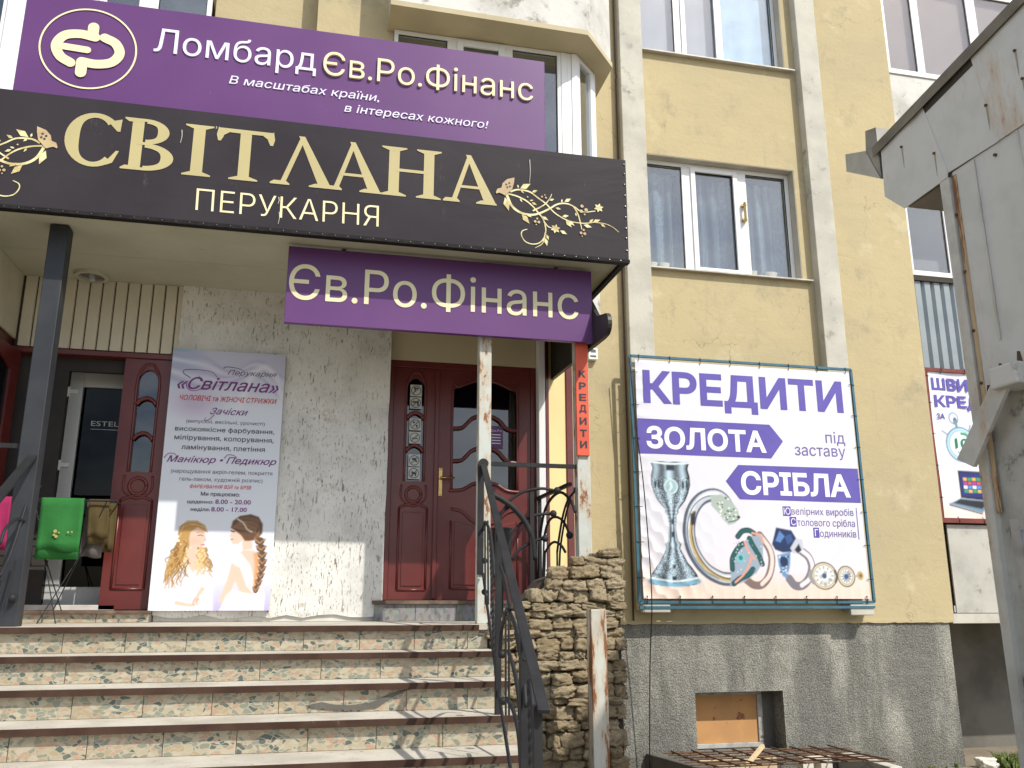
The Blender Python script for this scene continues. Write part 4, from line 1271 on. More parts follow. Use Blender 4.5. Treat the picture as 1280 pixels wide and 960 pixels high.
# ------------------------------------------------------------------ posts
m = MB(); m.box(-1.845, -1.725, 6.02, 6.14, -0.0, ZS - 0.006)
dp = m.build('steel_post', DARKPOST, bevel=0.006); tag(dp, 'dark grey square steel post in front of the open salon door', 'post')
W1 = thing('painted_post', 'white flaking post carrying the stair handrail below the hanging purple sign', 'post', (1.178, 6.1, 0))
m = MB(); m.box(1.133, 1.224, 6.08, 6.17, 0.0, ZS - 0.006); m.build('post_tube', RUSTPOST, W1, bevel=0.005)
W2 = thing('painted_post', 'white rusty corner post that bears the narrow orange-red plate', 'post', (1.92, 6.12, -0.8))
m = MB(); m.box(1.872, 1.972, 6.085, 6.18, -0.8, ZS - 0.006); m.build('post_tube', RUSTPOST, W2, bevel=0.005)
K = thing('credit_plate', 'narrow orange-red vertical plate reading КРЕДИТИ on the corner post', 'sign', (1.92, 6.07, 1.19))
m = MB(); m.box(1.866, 1.962, 6.063, 6.083, 1.19, 2.05); m.build('plate', KORANGE, K, bevel=0.002)
m = MB()
for ch, (z, h) in zip('КРЕДИТИ', ((1.813, 0.06), (1.72, 0.062), (1.632, 0.056), (1.548, 0.056), (1.451, 0.06), (1.36, 0.052), (1.275, 0.056))):
    line_part(K, 'printed_letter', INKBLACK, ch, 1.888, 1.942, z - 0.028, 0.052, 6.061, bold=0.035)
W3 = thing('short_post', 'short capless rusty square post standing against the rubble stone wall', 'post', (1.66, 4.9, -1.68))
y0 = 5.30
m = MB(); m.box(1.70, 1.80, y0, y0 + 0.1, -1.68, 0.10)
m.build('post_tube', RUSTPOST2, W3, bevel=0.004)
m = MB(); m.box(1.705, 1.795, y0 + 0.005, y0 + 0.095, 0.1005, 0.103); m.build('post_cap', SHEETRIM, W3)

# dark side panel with rounded nose beneath the canopy edge
m = MB()
P = [(7.62, 2.06), (5.72, 2.03)] + [(5.70 + 0.075 * -math.cos(a) * 1.0, 2.095 - 0.065 * math.sin(a + F / 2) * 1.0) for a in []]
P = [(7.75, 2.07), (7.75, 2.63), (6.3, 2.63), (5.90, 2.22)]
for i in range(9):
    a = R(115) + R(155) * i / 8
    P.append((5.735 + 0.085 * math.cos(a), 2.10 + 0.085 * math.sin(a)))
P.append((5.80, 2.012))
m.prism(P, 1.985, 2.02, 'x')
tag(m.build('awning_board', BLACKP, bevel=0.004), 'black round-nosed board hung beneath the canopy side behind the corner post', 'board')
jb = MB(); jb.box(3.00, 3.11, YF - 0.07, YF, 2.86, 3.0)
J = thing('junction_box', 'small white box fixed to the yellow wall next to the black panel', 'box', (3.05, YF, 2.86))
jb.build('housing', PVC, J, bevel=0.008)
m = MB(); m.box(3.02, 3.09, YF - 0.074, YF - 0.071, 2.89, 2.91); m.box(3.025, 3.085, YF - 0.074, YF - 0.071, 2.945, 2.98); m.split('vent', DARKCON, J)

# ------------------------------------------------------------------ doors
def arch_fill(m, x0, x1, zs, zt, y0, y1, rise, n=10, flip=False):
    """solid between an arch (springing at zs, crown at zs + rise) and the level zt"""
    P = []
    for i in range(n + 1):
        u = i / n
        P.append((x0 + (x1 - x0) * u, zs + rise * math.sin(F * u)))
    if zt > zs: P += [(x1, zt), (x0, zt)]
    else: P += [(x1, zt), (x0, zt)]
    m.prism(P, y0, y1)


def narrow_leaf(parent, x0, x1, z0, z1, y, yr=1):
    """leaf with a column of arched lights over a ring and a tall panel"""
    cx = (x0 + x1) / 2; hw = 0.072
    zb, ztop = 1.12, z1 - 0.085
    m = MB(); m.grid_wall(x0, x1, z0, z1, y, 0.045, [(cx - hw, cx + hw, zb, ztop)])
    arch_fill(m, cx - hw, cx + hw, ztop - 0.06, ztop + 0.001, y + 0.001, y + 0.044, 0.058)
    leaf = m.build('narrow_leaf', REDPAINT, parent, bevel=0.003)
    lights = [(zb, 1.36), (1.40, 1.64), (1.68, ztop)]
    m = MB(); m.box(cx - hw, cx + hw, y + 0.022, y + 0.028, zb, ztop)
    m.build('glass', GLASSDARK, leaf)
    m = MB()
    for a, b in lights[1:]:
        pts = [(cx - hw, y - 0.002, a - 0.03), (cx - hw * .6, y - 0.004, a + 0.005), (cx, y - 0.004, a + 0.022), (cx + hw * .6, y - 0.004, a + 0.005), (cx + hw, y - 0.002, a - 0.03)]
        m.tube(curve_pts(pts, 4), 0.017, 8)
    pts = [(cx - hw - .01, y, zb - 0.0)] + [(cx - hw - 0.01, y, zb + (ztop - zb) * q) for q in (.3, .6, .9)] + [(cx - hw * .5, y, ztop + 0.03), (cx, y, ztop + 0.042), (cx + hw * .5, y, ztop + 0.03)] + [(cx + hw + 0.01, y, zb + (ztop - zb) * q) for q in (.9, .6, .3, 0)]
    m.tube(curve_pts(pts, 4), 0.011, 8)
    n = 24
    m.tube([(cx + 0.062 * math.cos(2 * F * i / n), y, 1.01 + 0.062 * math.sin(2 * F * i / n)) for i in range(n + 1)], 0.014, 8)
    m.tube(curve_pts([(cx - 0.115, y, 0.90), (cx - 0.05, y, 0.925), (cx, y, 0.915), (cx + 0.05, y, 0.925), (cx + 0.115, y, 0.90)], 5), 0.012, 8)
    for q in ((cx - 0.115, 0.90, cx - 0.115, 0.24), (cx + 0.115, 0.90, cx + 0.115, 0.24), (cx - 0.115, 0.24, cx + 0.115, 0.24)):
        m.tube([(q[0], y, q[1]), (q[2], y, q[3])], 0.010, 8)
    m.tube(curve_pts([(cx - 0.1, y, 1.09), (cx - 0.105, y, 1.0), (cx - 0.07, y, 0.945), (cx, y, 0.935), (cx + 0.07, y, 0.945), (cx + 0.105, y, 1.0), (cx + 0.1, y, 1.09)], 4), 0.009, 8)
    m.split('moulding', REDPAINT, leaf, smooth=True)
    m = MB(); m.box(cx - 0.085, cx + 0.085, y - 0.008, y - 0.0005, 0.27, 0.865); m.build('raised_panel', REDPAINT, leaf, bevel=0.006)
    return leaf


def wide_leaf(parent, x0, x1, z0, z1, y):
    gx0, gx1 = x0 + 0.125, x1 - 0.115
    gb, gt = 1.05, z1 - 0.15
    m = MB(); m.grid_wall(x0, x1, z0, z1, y, 0.045, [(gx0, gx1, gb, gt + 0.07)])
    arch_fill(m, gx0, gx1, gt - 0.02, gt + 0.071, y + .001, y + 0.044, 0.085, 16)
    arch_fill(m, gx0, gx1, gb + 0.0, gb - 0.001, y + .001, y + 0.044, 0.05, 16)
    leaf = m.build('wide_leaf', REDPAINT, parent, bevel=0.003)
    m = MB(); m.box(gx0, gx1, y + 0.022, y + 0.028, gb, gt + 0.07); m.build('glass', GLASSDARK, leaf)
    m = MB(); cx = (gx0 + gx1) / 2
    for zc in (1.60, 1.32):
        pts = [(gx0, y + 0.006, zc - 0.02), (gx0 + 0.09, y + .002, zc - 0.005), (cx - 0.11, y, zc + 0.075), (cx, y, zc + 0.105), (cx + 0.11, y, zc + 0.075), (gx1 - 0.09, y + .002, zc - 0.005), (gx1, y + 0.006, zc - 0.02)]
        m.tube(curve_pts(pts, 5), 0.017, 8)
    pts = [(gx0 - .02, y, gb - 0.0), (gx0 + 0.09, y, gb + 0.01), (cx - 0.1, y, gb + 0.06), (cx, y, gb + 0.075), (cx + 0.1, y, gb + 0.06), (gx1 - 0.09, y, gb + 0.01), (gx1 + .02, y, gb)]
    m.tube(curve_pts(pts, 5), 0.016, 8)
    pts = [(gx0, y, gb), (gx0, y, gt - 0.04), (gx0 + 0.05, y, gt + 0.0), (cx - 0.12, y, gt + 0.05), (cx, y, gt + 0.085), (cx + 0.12, y, gt + 0.05), (gx1 - 0.05, y, gt), (gx1, y, gt - 0.04), (gx1, y, gb)]
    m.tube(curve_pts(pts, 5), 0.012, 8)
    pts = [(gx0 + .0, y, 0.90), (gx0 + 0.09, y, 0.875), (cx - 0.1, y, 0.80), (cx, y, 0.775), (cx + 0.1, y, 0.80), (gx1 - 0.09, y, 0.875), (gx1, y, 0.90)]
    m.tube(curve_pts(pts, 5), 0.014, 8)
    n = 24
    m.tube([(cx + 0.06 * math.cos(2 * F * i / n), y, 0.955 + 0.06 * math.sin(2 * F * i / n)) for i in range(n + 1)], 0.013, 8)
    for q in ((gx0, 0.80, gx0, 0.25), (gx1, 0.80, gx1, 0.25), (gx0, 0.25, gx1, 0.25)): m.tube([(q[0], y, q[1]), (q[2], y, q[3])], 0.010, 8)
    m.split('moulding', REDPAINT, leaf, smooth=True)
    m = MB(); m.prism([(gx0 + 0.03, 0.28), (gx1 - 0.03, 0.28), (gx1 - 0.03, 0.80), (cx + 0.1, 0.755), (cx, 0.73), (cx - 0.1, 0.755), (gx0 + 0.03, 0.80)], y - 0.008, y - 0.0005); m.build('raised_panel', REDPAINT, leaf, bevel=0.005)
    return leaf


D = thing('double_door', 'closed oxblood double door with six pictogram stickers and a brass handle', 'door', (1.2, 7.2, 0.158))
m = MB(); m.box(0.568, 0.612, 7.205, 7.30, 0.16, 2.15); m.box(1.80, 1.843, 7.205, 7.30, 0.16, 2.15); m.box(0.613, 1.799, 7.205, 7.30, 2.095, 2.15)
m.build('door_frame', REDPAINT, D, bevel=0.004)
narrow_leaf(D, 0.614, 0.985, 0.163, 2.093, 7.222)
wl_ = wide_leaf(D, 0.990, 1.797, 0.163, 2.093, 7.215)
m = MB(); m.box(0.965, 0.999, 7.200, 7.214, 0.17, 2.09); m.build('meeting_strip', REDPAINT, D, bevel=0.004)
m = MB(); m.box(1.006, 1.034, 7.200, 7.2145, 1.00, 1.235); m.tube([(1.020, 7.20, 1.15), (1.020, 7.15, 1.15), (1.06, 7.145, 1.152), (1.13, 7.148, 1.148)], [0.009, 0.009, 0.011, 0.008], 8)
m.ball((1.02, 7.199, 1.225), 0.010, 8, 5); m.ball((1.02, 7.199, 1.01), 0.010, 8, 5); m.tube([(1.02, 7.2, 1.06), (1.02, 7.192, 1.06)], 0.010, 10)
m.build('handle', BRASS, wl_)
sticks = [('no phones', 1.893), ('no guns', 1.785), ('no food', 1.599), ('no smoking', 1.486), ('no video', 1.293), ('no dogs', 1.186)]
sl = ['uppermost square prohibition sticker with a curved dark symbol on the narrow red leaf', 'second sticker down showing a dark pistol shape inside a ring', 'third sticker down showing food and drink crossed out', 'fourth sticker down showing a cigarette crossed out', 'fifth sticker down with a camera-like symbol crossed out', 'lowest sticker showing a small dog inside a ring']
for k, ((nm, z), lab) in enumerate(zip(sticks, sl)):
    s_ = thing('pictogram_sticker', lab, 'sticker', (0.80, 7.22, z - 0.05), 'prohibition stickers on the door')
    cx = 0.798; y = 7.2135
    m = MB(); m.box(cx - 0.049, cx + 0.049, y, y + 0.002, z - 0.05, z + 0.05); m.build('sticker_face', STICKER, s_)
    m = MB(); n = 28
    v = [(cx + r * math.cos(2 * F * i / n), y - .0008, z + r * math.sin(2 * F * i / n)) for r in (0.043, 0.037) for i in range(n)]
    m.add(v, [(i, (i + 1) % n, n + (i + 1) % n, n + i) for i in range(n)])
    if k == 0: stroke2d(m, [(cx - .02, z + .02), (cx, z + .022), (cx + .02, z + .012)], .016, .01, y - .0012); stroke2d(m, [(cx - .012, z + .015), (cx - .006, z), (cx - .016, z - .018)], .012, .008, y - .0016)
    if k == 1: stroke2d(m, [(cx - .028, z + .008), (cx, z + .008), (cx + .026, z + .008)], .013, .013, y - .0012); stroke2d(m, [(cx + .018, z + .01), (cx + .018, z - .01), (cx + .022, z - .024)], .013, .016, y - .0016)
    if k == 2: m.disc((cx - .012, z + .018), .009, y - .0012); m.flat([(cx + .004, z - .004), (cx + .022, z - .004), (cx + .018, z - .026), (cx + .008, z - .026)], y - .0012)
    if k == 3: stroke2d(m, [(cx - .026, z - .004), (cx, z - .006), (cx + .026, z - .008)], .008, .008, y - .0012); stroke2d(m, [(cx + .01, z + .004), (cx + .014, z + .014), (cx + .006, z + .022)], .004, .004, y - .0016)
    if k == 4: m.flat([(cx - .02, z + .004), (cx + .012, z + .004), (cx + .012, z + .02), (cx - .02, z + .02)], y - .0012); m.flat([(cx + .012, z + .008), (cx + .026, z - .008), (cx + .02, z - .018), (cx, z)], y - .0016)
    if k == 5:
        m.flat([(cx - .022, z + .004), (cx - .016, z + .022), (cx - .008, z + .010), (cx + .016, z + .004), (cx + .026, z + .016), (cx + .020, z - .006), (cx + .018, z - .026), (cx + .010, z - .026), (cx + .008, z - .010), (cx - .006, z - .010), (cx - .010, z - .026), (cx - .018, z - .026), (cx - .016, z - .004)], y - .0012)
    if k != 1 or True: stroke2d(m, [(cx - .028, z - .028), (cx, z), (cx + .028, z + .028)], .006, .006, y - .0020)
    m.build('pictogram', INKBLACK, s_)
# little purple notice inside the glass
N1 = thing('purple_notice', 'small purple notice hanging inside the glass of the wide red leaf', 'notice', (1.53, 7.25, 1.38))
m = MB(); m.box(1.44, 1.56, 7.234, 7.236, 1.42, 1.62); m.build('notice_sheet', PURPLE, N1)
m = MB(); text(m, 'Єв.Ро', 1.45, 1.55, 1.57, 0.02, 7.2335)
for q in range(4): m.box(1.46, 1.54, 7.2330, 7.2335, 1.54 - q * 0.025, 1.548 - q * 0.025)
m.build('notice_print', LILACWHITE, N1)
m = MB(); n = 20
tb = thing('waste_bin', 'black round waste bin standing in front of the red double door', 'bin', (1.46, 6.8, 0))
m.tube([(1.46, 6.8, 0.36), (1.46, 6.8, 0.70)], [0.068, 0.078], 20); m.tube([(1.46, 6.8, 0.70), (1.46, 6.8, 0.712)], 0.084, 20)
m.build('bin_body', BLACKPL, tb, smooth=False)
m = MB(); m.tube([(1.46, 6.8, 0.012), (1.46, 6.8, 0.36)], 0.014, 8); m.tube([(1.46, 6.8, 0.0), (1.46, 6.8, 0.012)], 0.11, 20); m.build('bin_stand', BLACKPL, tb)

# ---- salon entrance
SD = thing('salon_door', 'open oxblood salon door whose fixed narrow leaf stands beside the price poster', 'door', (-1.7, 7.2, 0.1))
m = MB(); m.box(-2.36, -1.135, 7.13, 7.24, 2.02, 2.062); m.box(-2.36, -2.30, 7.13, 7.24, 0.10, 2.02)
m.build('door_frame', REDPAINT, SD, bevel=0.004)
narrow_leaf(SD, -1.512, -1.14, 0.092, 2.018, 7.150, 0)
# wide leaf swung outwards
hx = bpy.data.objects.new('open_leaf', None)
tmp = wide_leaf(SD, 0.0, 0.80, 0.10, 2.015, 0.0)
bpy.data.objects.remove(hx)
p = SD.location
tmp.location = (-2.30 - p.x, 7.12 - p.y, -p.z)
tmp.rotation_euler = (0, 0, R(-97))
# siding over the door
SG = thing('siding_header', 'strip of cream plastic siding planks between canopy and salon door', 'siding', (-1.7, 7.2, 2.06))
x = -2.30
sme = None
while x < -1.14:
    if sme is None:
        q = MB(); q.prism([(0, 0.014), (0.006, 0.0), (0.083, 0.0), (0.088, 0.014)], 2.066, 2.638, 'z')
        sme = bpy.data.meshes.new('plank'); sme.from_pydata(q.v, [], q.f); sme.materials.append(SIDING)
    o = bpy.data.objects.new('plank', sme); COL.objects.link(o); o.parent = SG
    o.location = (x - SG.location.x, 7.12 - SG.location.y, -SG.location.z)
    x += 0.0945
m = MB(); m.box(-2.32, -1.13, 7.135, 7.16, 2.066, 2.636); m.build('siding_back', SHADOWGAP, SG)
q = MB(); q.box(-2.335, -2.318, 6.85, 7.14, 2.12, 2.636); q.box(-2.335, -2.318, 6.55, 6.845, 2.12, 2.636); q.build('side_plank', SIDING, SG)
m = MB(); m.box(-2.42, -2.34, 6.0, 7.24, 0.0, 2.636); tag(m.build('porch_side_wall', REDPAINT), 'dark red boarded side wall closing the porch beside the salon door', 'wall')
# white inner door with dark glass
ID = thing('inner_door', 'white plastic inner door with dark glass lettered ESTEL', 'door', (-1.75, 7.5, 0.1))
m = MB(); m.box(-1.985, -1.885, 7.50, 7.56, 0.10, 1.97); m.box(-1.885, -1.10, 7.501, 7.56, 1.85, 1.97); m.box(-1.885, -1.1, 7.501, 7.56, 0.10, 0.26); m.box(-1.2, -1.1, 7.502, 7.56, 0.26, 1.85)
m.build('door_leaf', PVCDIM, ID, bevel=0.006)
m = MB(); m.box(-1.884, -1.201, 7.53, 7.54, 0.261, 1.849); m.build('glass', GLASSBLACK, ID)
for z in (1.80, 1.20, 0.5):
    m = MB(); m.tube([(-1.99, 7.488, z - 0.04), (-1.99, 7.488, z + 0.04)], 0.014, 10); m.box(-1.99, -1.92, 7.485, 7.499, z - 0.012, z + 0.02); m.build('hinge', PVC, ID)
m = MB(); text(m, 'ESTEL', -1.80, -1.59, 1.535, 0.042, 7.528, bold=0.0); m.box(-1.80, -1.59, 7.5275, 7.5285, 1.505, 1.509); m.build('lettering', PVCDIM, ID)
m = MB(); m.box(-2.36, -1.935, 7.245, 7.26, 0.13, 2.06); m.box(-1.9345, -1.14, 7.245, 7.26, 1.915, 2.06); m.box(-2.35, -1.99, 7.50, 7.52, 0.0, 2.06); m.box(-1.986, -1.1, 7.52, 7.54, 1.972, 2.1); m.split('dark_interior_sheet', DARKROOM, ID)  # dark sheets put in for the unlit doorway behind the frame
# towels on a folding rack
RK = thing('drying_rack', 'folding wire drying rack standing in the salon doorway', 'rack', (-1.8, 6.95, 0))
m = MB()
for y in (6.86, 7.05): m.tube([(-2.30, y, 0.86), (-1.42, y, 0.86)], 0.006, 8)
for y in (6.90, 6.955, 7.01): m.tube([(-2.30, y, 0.858), (-1.42, y, 0.858)], 0.003, 6)
for x in (-2.30, -1.42): m.tube([(x, 6.84, 0.86), (x, 7.07, 0.86)], 0.006, 8)
for x in (-2.0, -1.47):
    m.tube([(x, 6.86, 0.86), (x + (0.30 if x < -1.8 else -0.35), 7.05, 0.0)], 0.004, 8); m.tube([(x, 7.05, 0.86), (x + (0.30 if x < -1.8 else -0.35), 6.80, 0.0)], 0.004, 8)
m.split('wire', IRON, RK)
def towel(name, lab, x0, x1, y, ztop, zf, zb_, mat, skew=0.0):
    """a towel folded over a wire: front fall, fold and rear fall, 8 mm thick"""
    m = MB(); nx_ = 12
    prof = [(y - 0.008, zf)] + [(y - 0.008 + 0.002 * math.sin(k * 1.3), zf + (ztop - zf) * k / 6) for k in range(1, 6)] + [(y - 0.007, ztop - .003), (y, ztop + 0.004), (y + 0.007, ztop - .003)] + [(y + 0.009, ztop - (ztop - zb_) * k / 4) for k in range(1, 5)]
    vs = []; fs = []; K_ = len(prof)
    for off in (0, 0.004):
        for i in range(nx_ + 1):
            u = i / nx_
            for j, (py, pz) in enumerate(prof):
                dy = 0.016 * math.sin(u * 8 + j * .35) * abs(ztop - pz) * 2
                oy = -off if j < K_ / 2 else off
                vs.append((x0 + (x1 - x0) * u + skew * (ztop - pz), py + dy + oy * (1 if j not in (7,) else 0), pz + (0.006 if off and 5 <= j <= 8 else 0) + 0.008 * math.sin(u * 6) * (1 if j == 0 else 0)))
    Q = (nx_ + 1) * K_
    for i in range(nx_):
        for j in range(K_ - 1):
            a = i * K_ + j
            fs.append((a, a + K_, a + K_ + 1, a + 1)); fs.append((Q + a, Q + a + 1, Q + a + K_ + 1, Q + a + K_))
    for j in range(K_ - 1):
        fs.append((j, j + 1, Q + j + 1, Q + j)); b = nx_ * K_ + j; fs.append((b + 1, b, Q + b, Q + b + 1))
    for i in range(nx_):
        for e in (0, K_ - 1):
            a = i * K_ + e; fs.append((a, Q + a, Q + a + K_, a + K_) if e == 0 else (a + K_, Q + a + K_, Q + a, a))
    m.add(vs, fs)
    return tag(m.build(name, mat, smooth=True), lab, 'towel', 'towels on the drying rack')
tg = towel('towel', 'bright green towel with a small gold motif on the drying rack', -1.905, -1.622, 6.86, 0.866, 0.50, 0.44, GREEN)
gm = MB()
gp = tg.location
for k, (a, b, r) in enumerate(((-1.785, 0.635, .016), (-1.79, 0.61, .012), (-1.775, 0.598, .014), (-1.76, 0.625, .008), (-1.70, 0.63, .009), (-1.675, 0.632, .008))): gm.disc((a, b), r * .8, 6.834 - k * 2e-4, 8)
o_ = gm.split('embroidery', simple('gold_thread', (0.42, 0.38, 0.12), None, 3, 0.6), tg)
towel('towel', 'brown towel hanging just beside the bright green one', -1.60, -1.46, 6.90, 0.866, 0.60, 0.55, BROWN, 0.05)
towel('towel', 'grey towel half hidden behind the brown one near the door leaf', -1.62, -1.47, 6.955, 0.864, 0.46, 0.5, GREY, -0.05)
towel('towel', 'olive towel folded short at the end of the rack', -1.50, -1.425, 7.01, 0.864, 0.52, 0.5, BROWN)
towel('towel', 'pink towel at the far end of the rack behind the handrail', -2.28, -2.10, 6.86, 0.866, 0.52, 0.5, PINK)
towel('towel', 'narrow blue towel between the pink towel and the grey post', -2.09, -2.03, 6.86, 0.866, 0.46, 0.5, BLUE)

# ---- poster
PO = thing('price_poster', 'tall pale hairdresser poster with two women printed below the price list', 'poster', (-0.715, 7.05, 0.08))
x0, x1, z0, z1 = -1.150, -0.286, 0.083, 2.091
pr = Print(x0, x1, z0, z1, 0.0045, (222, 228, 238))
X, Z = pr.X, pr.Z
top = np.clip((Z - 1.62) / 0.35, 0, 1) ** 1.2
pr.put(top * 0.8, (186, 186, 208))
pr.put(np.clip(1 - np.hypot((X + 1.12) / 0.25, (Z - 2.1) / 0.35), 0, 1), (120, 176, 206))
pr.ell(-0.95, 1.66, 0.16, 0.10, (196, 178, 206), soft=0.06, op=0.8)
for k in range(5):
    pr.line([(-1.15, 2.06 - .05 * k), (-0.9, 2.03 - .06 * k), (-0.7, 1.92 - .02 * k), (-0.5, 2.03 - .03 * k), (-0.286, 1.9 - .05 * k)], 0.035, (214, 212, 230) if k % 2 else (184, 178, 204), 0.01, soft=0.012)
pr.line([(-0.62, 1.62), (-0.56, 1.86), (-0.44, 1.98), (-0.33, 1.86), (-0.30, 1.7)], 0.05, (232, 230, 240), 0.02, soft=0.02)
bot = np.clip((0.34 - Z) / 0.26, 0, 1) * np.clip((X + 0.92) / 0.25, 0, 1)
pr.put(bot * 0.75, (172, 156, 206)); pr.put(np.clip((0.75 - Z) / 0.3, 0, 1) * np.clip((0.0 - 0.85 - X) / 0.3 + .6, 0, 1) * .5, (238, 240, 248))
rs = np.random.RandomState(4)
SK, SKD = (234, 198, 178), (202, 156, 132)
# first woman: loose curls
pr.poly([(-1.06, 0.30), (-1.10, 0.086), (-0.70, 0.086), (-0.71, 0.22), (-0.78, 0.40), (-0.90, 0.44), (-1.0, 0.40)], (232, 234, 242), 0.01)
for k in range(14): pr.line([(-1.08 + .028 * k, 0.09), (-1.05 + .024 * k, 0.22), (-1.0 + .015 * k, 0.36)], 0.004, (196, 200, 216), soft=0.003)
pr.poly([(-0.93, 0.46), (-0.92, 0.54), (-0.82, 0.54), (-0.79, 0.44), (-0.86, 0.36)], SK, 0.004)
pr.poly([(-0.925, 0.70), (-0.85, 0.715), (-0.80, 0.67), (-0.790, 0.625), (-0.782, 0.60), (-0.797, 0.585), (-0.795, 0.565), (-0.815, 0.535), (-0.87, 0.53), (-0.93, 0.58)], SK, 0.003)
pr.ell(-0.862, 0.595, 0.03, 0.02, (236, 176, 160), soft=0.015, op=.6)
pr.line([(-0.845, 0.634), (-0.825, 0.640), (-0.808, 0.633)], 0.006, (70, 50, 45)); pr.line([(-0.855, 0.655), (-0.825, 0.663), (-0.806, 0.652)], 0.004, (150, 105, 60))
pr.line([(-0.815, 0.566), (-0.80, 0.568), (-0.793, 0.565)], 0.008, (206, 96, 100)); pr.line([(-0.797, 0.63), (-0.787, 0.604), (-0.80, 0.598)], 0.003, SKD)
HB = [(190, 150, 88), (214, 180, 122), (138, 100, 54), (230, 206, 158), (164, 124, 72)]
pr.poly([(-0.99, 0.62), (-0.985, 0.70), (-0.93, 0.745), (-0.86, 0.748), (-0.80, 0.715), (-0.775, 0.66), (-0.80, 0.665), (-0.85, 0.70), (-0.90, 0.66), (-0.91, 0.56), (-0.95, 0.42), (-1.06, 0.28), (-1.05, 0.42), (-1.0, 0.52)], HB[0], 0.003)
for k in range(95):
    sx = -1.0 + rs.rand() * 0.09; sz = 0.50 + rs.rand() * 0.1
    ex = -1.07 + rs.rand() * 0.18; ez = 0.24 + rs.rand() * 0.2
    if k % 3 == 0: sx, sz = -0.83 + rs.rand() * .05, 0.50 + rs.rand() * .05; ex, ez = -0.84 + rs.rand() * .13, 0.33 + rs.rand() * .1
    ph = rs.rand() * 6; P = [(sx + (ex - sx) * u + 0.016 * math.sin(u * 11 + ph), sz + (ez - sz) * u) for u in np.linspace(0, 1, 8)]
    pr.line(P, 0.012, HB[rs.randint(5)], 0.005)
for k in range(22):
    u = rs.rand(); pr.line([(-0.99 + .02 * u, 0.62), (-0.97 + .03 * u, 0.70 + .03 * u), (-0.90 + .02 * u, 0.735 - .02 * u), (-0.83 + .03 * u, 0.72 - .03 * u)], 0.006, HB[rs.randint(5)])
pr.line([(-0.97, 0.66), (-0.92, 0.695), (-0.86, 0.705), (-0.81, 0.69)], 0.012, (190, 136, 66)); 
for k in range(9): pr.ell(-0.99 + rs.randn() * .018, 0.60 + rs.randn() * .03, 0.010, 0.010, (246, 238, 226), op=.9)
pr.line([(-0.955, 0.14), (-0.88, 0.125), (-0.83, 0.125)], 0.028, SK, 0.02); pr.line([(-0.78, 0.24), (-0.805, 0.20), (-0.82, 0.16)], 0.03, SK, 0.022)
for k in range(4): pr.line([(-0.825 + .010 * k, 0.17), (-0.84 + .012 * k, 0.145), (-0.832 + .012 * k, 0.125)], 0.009, SK if k % 2 else SKD, 0.006)
# second woman: chignon and long braid, seen from behind
pr.poly([(-0.66, 0.15), (-0.61, 0.30), (-0.585, 0.43), (-0.54, 0.50), (-0.505, 0.53), (-0.43, 0.53), (-0.39, 0.46), (-0.36, 0.30), (-0.36, 0.20), (-0.50, 0.20), (-0.55, 0.30), (-0.60, 0.14)], SK, 0.004)
pr.poly([(-0.645, 0.086), (-0.60, 0.20), (-0.56, 0.235), (-0.50, 0.215), (-0.41, 0.20), (-0.355, 0.26), (-0.33, 0.20), (-0.33, 0.086)], (248, 247, 251), 0.006)
pr.poly([(-0.585, 0.44), (-0.55, 0.50), (-0.52, 0.505), (-0.45, 0.42), (-0.40, 0.27), (-0.41, 0.21), (-0.46, 0.26), (-0.52, 0.40), (-0.56, 0.42)], (240, 238, 246), 0.004)
pr.line([(-0.41, 0.50), (-0.40, 0.40), (-0.41, 0.24)], 0.035, (226, 160, 110), 0.02, soft=.008)
pr.poly([(-0.602, 0.70), (-0.606, 0.66), (-0.617, 0.635), (-0.604, 0.625), (-0.602, 0.60), (-0.588, 0.575), (-0.55, 0.575), (-0.52, 0.60), (-0.51, 0.53), (-0.44, 0.54), (-0.45, 0.66), (-0.52, 0.74)], SK, 0.003)
pr.line([(-0.606, 0.675), (-0.59, 0.668), (-0.58, 0.672)], 0.008, (60, 40, 35)); pr.line([(-0.604, 0.612), (-0.596, 0.610), (-0.588, 0.612)], 0.007, (200, 90, 95))
BR = [(104, 74, 52), (140, 104, 74), (78, 54, 40), (166, 132, 98), (122, 90, 64)]
pr.poly([(-0.61, 0.70), (-0.60, 0.75), (-0.55, 0.79), (-0.47, 0.805), (-0.41, 0.785), (-0.375, 0.73), (-0.375, 0.66), (-0.41, 0.61), (-0.47, 0.60), (-0.50, 0.60), (-0.53, 0.64), (-0.58, 0.68)], BR[0], 0.003)
for k in range(46):
    u = rs.rand(); v_ = rs.rand() * 0.03
    pr.line([(-0.605 + .02 * u, 0.70 + .02 * u), (-0.54, 0.70 + .09 * u - v_), (-0.46 + .03 * u, 0.68 + .11 * u - v_), (-0.40, 0.65 + .10 * u - v_), (-0.43, 0.61 + .03 * u)], 0.006, BR[rs.randint(5)])
pr.line([(-0.565, 0.765), (-0.52, 0.735), (-0.49, 0.69), (-0.455, 0.67)], 0.012, (206, 190, 170)); 
for k in range(8):
    u = k / 7; cx_ = -0.39 + 0.035 * math.sin(u * 3.0) - .01 * u; cz_ = 0.60 - 0.36 * u; w_ = 0.036 - 0.016 * u
    pr.ell(cx_, cz_, w_, 0.030, BR[0]); pr.line([(cx_ - w_, cz_ + .012), (cx_, cz_ - .014), (cx_ + w_, cz_ + .012)], 0.016, BR[3]); pr.line([(cx_ - w_ * .8, cz_ - .004), (cx_, cz_ - .024), (cx_ + w_ * .8, cz_)], 0.006, BR[2])
pr.c = pr.c * 0.92
sh = pr.sheet('printed_sheet', VINYL, PO, lambda X, Z: 7.05 + 0 * X)
m = MB(); m.box(x0, x1, 7.0515, 7.094, z0, z1); m.build('board', PVC, PO)
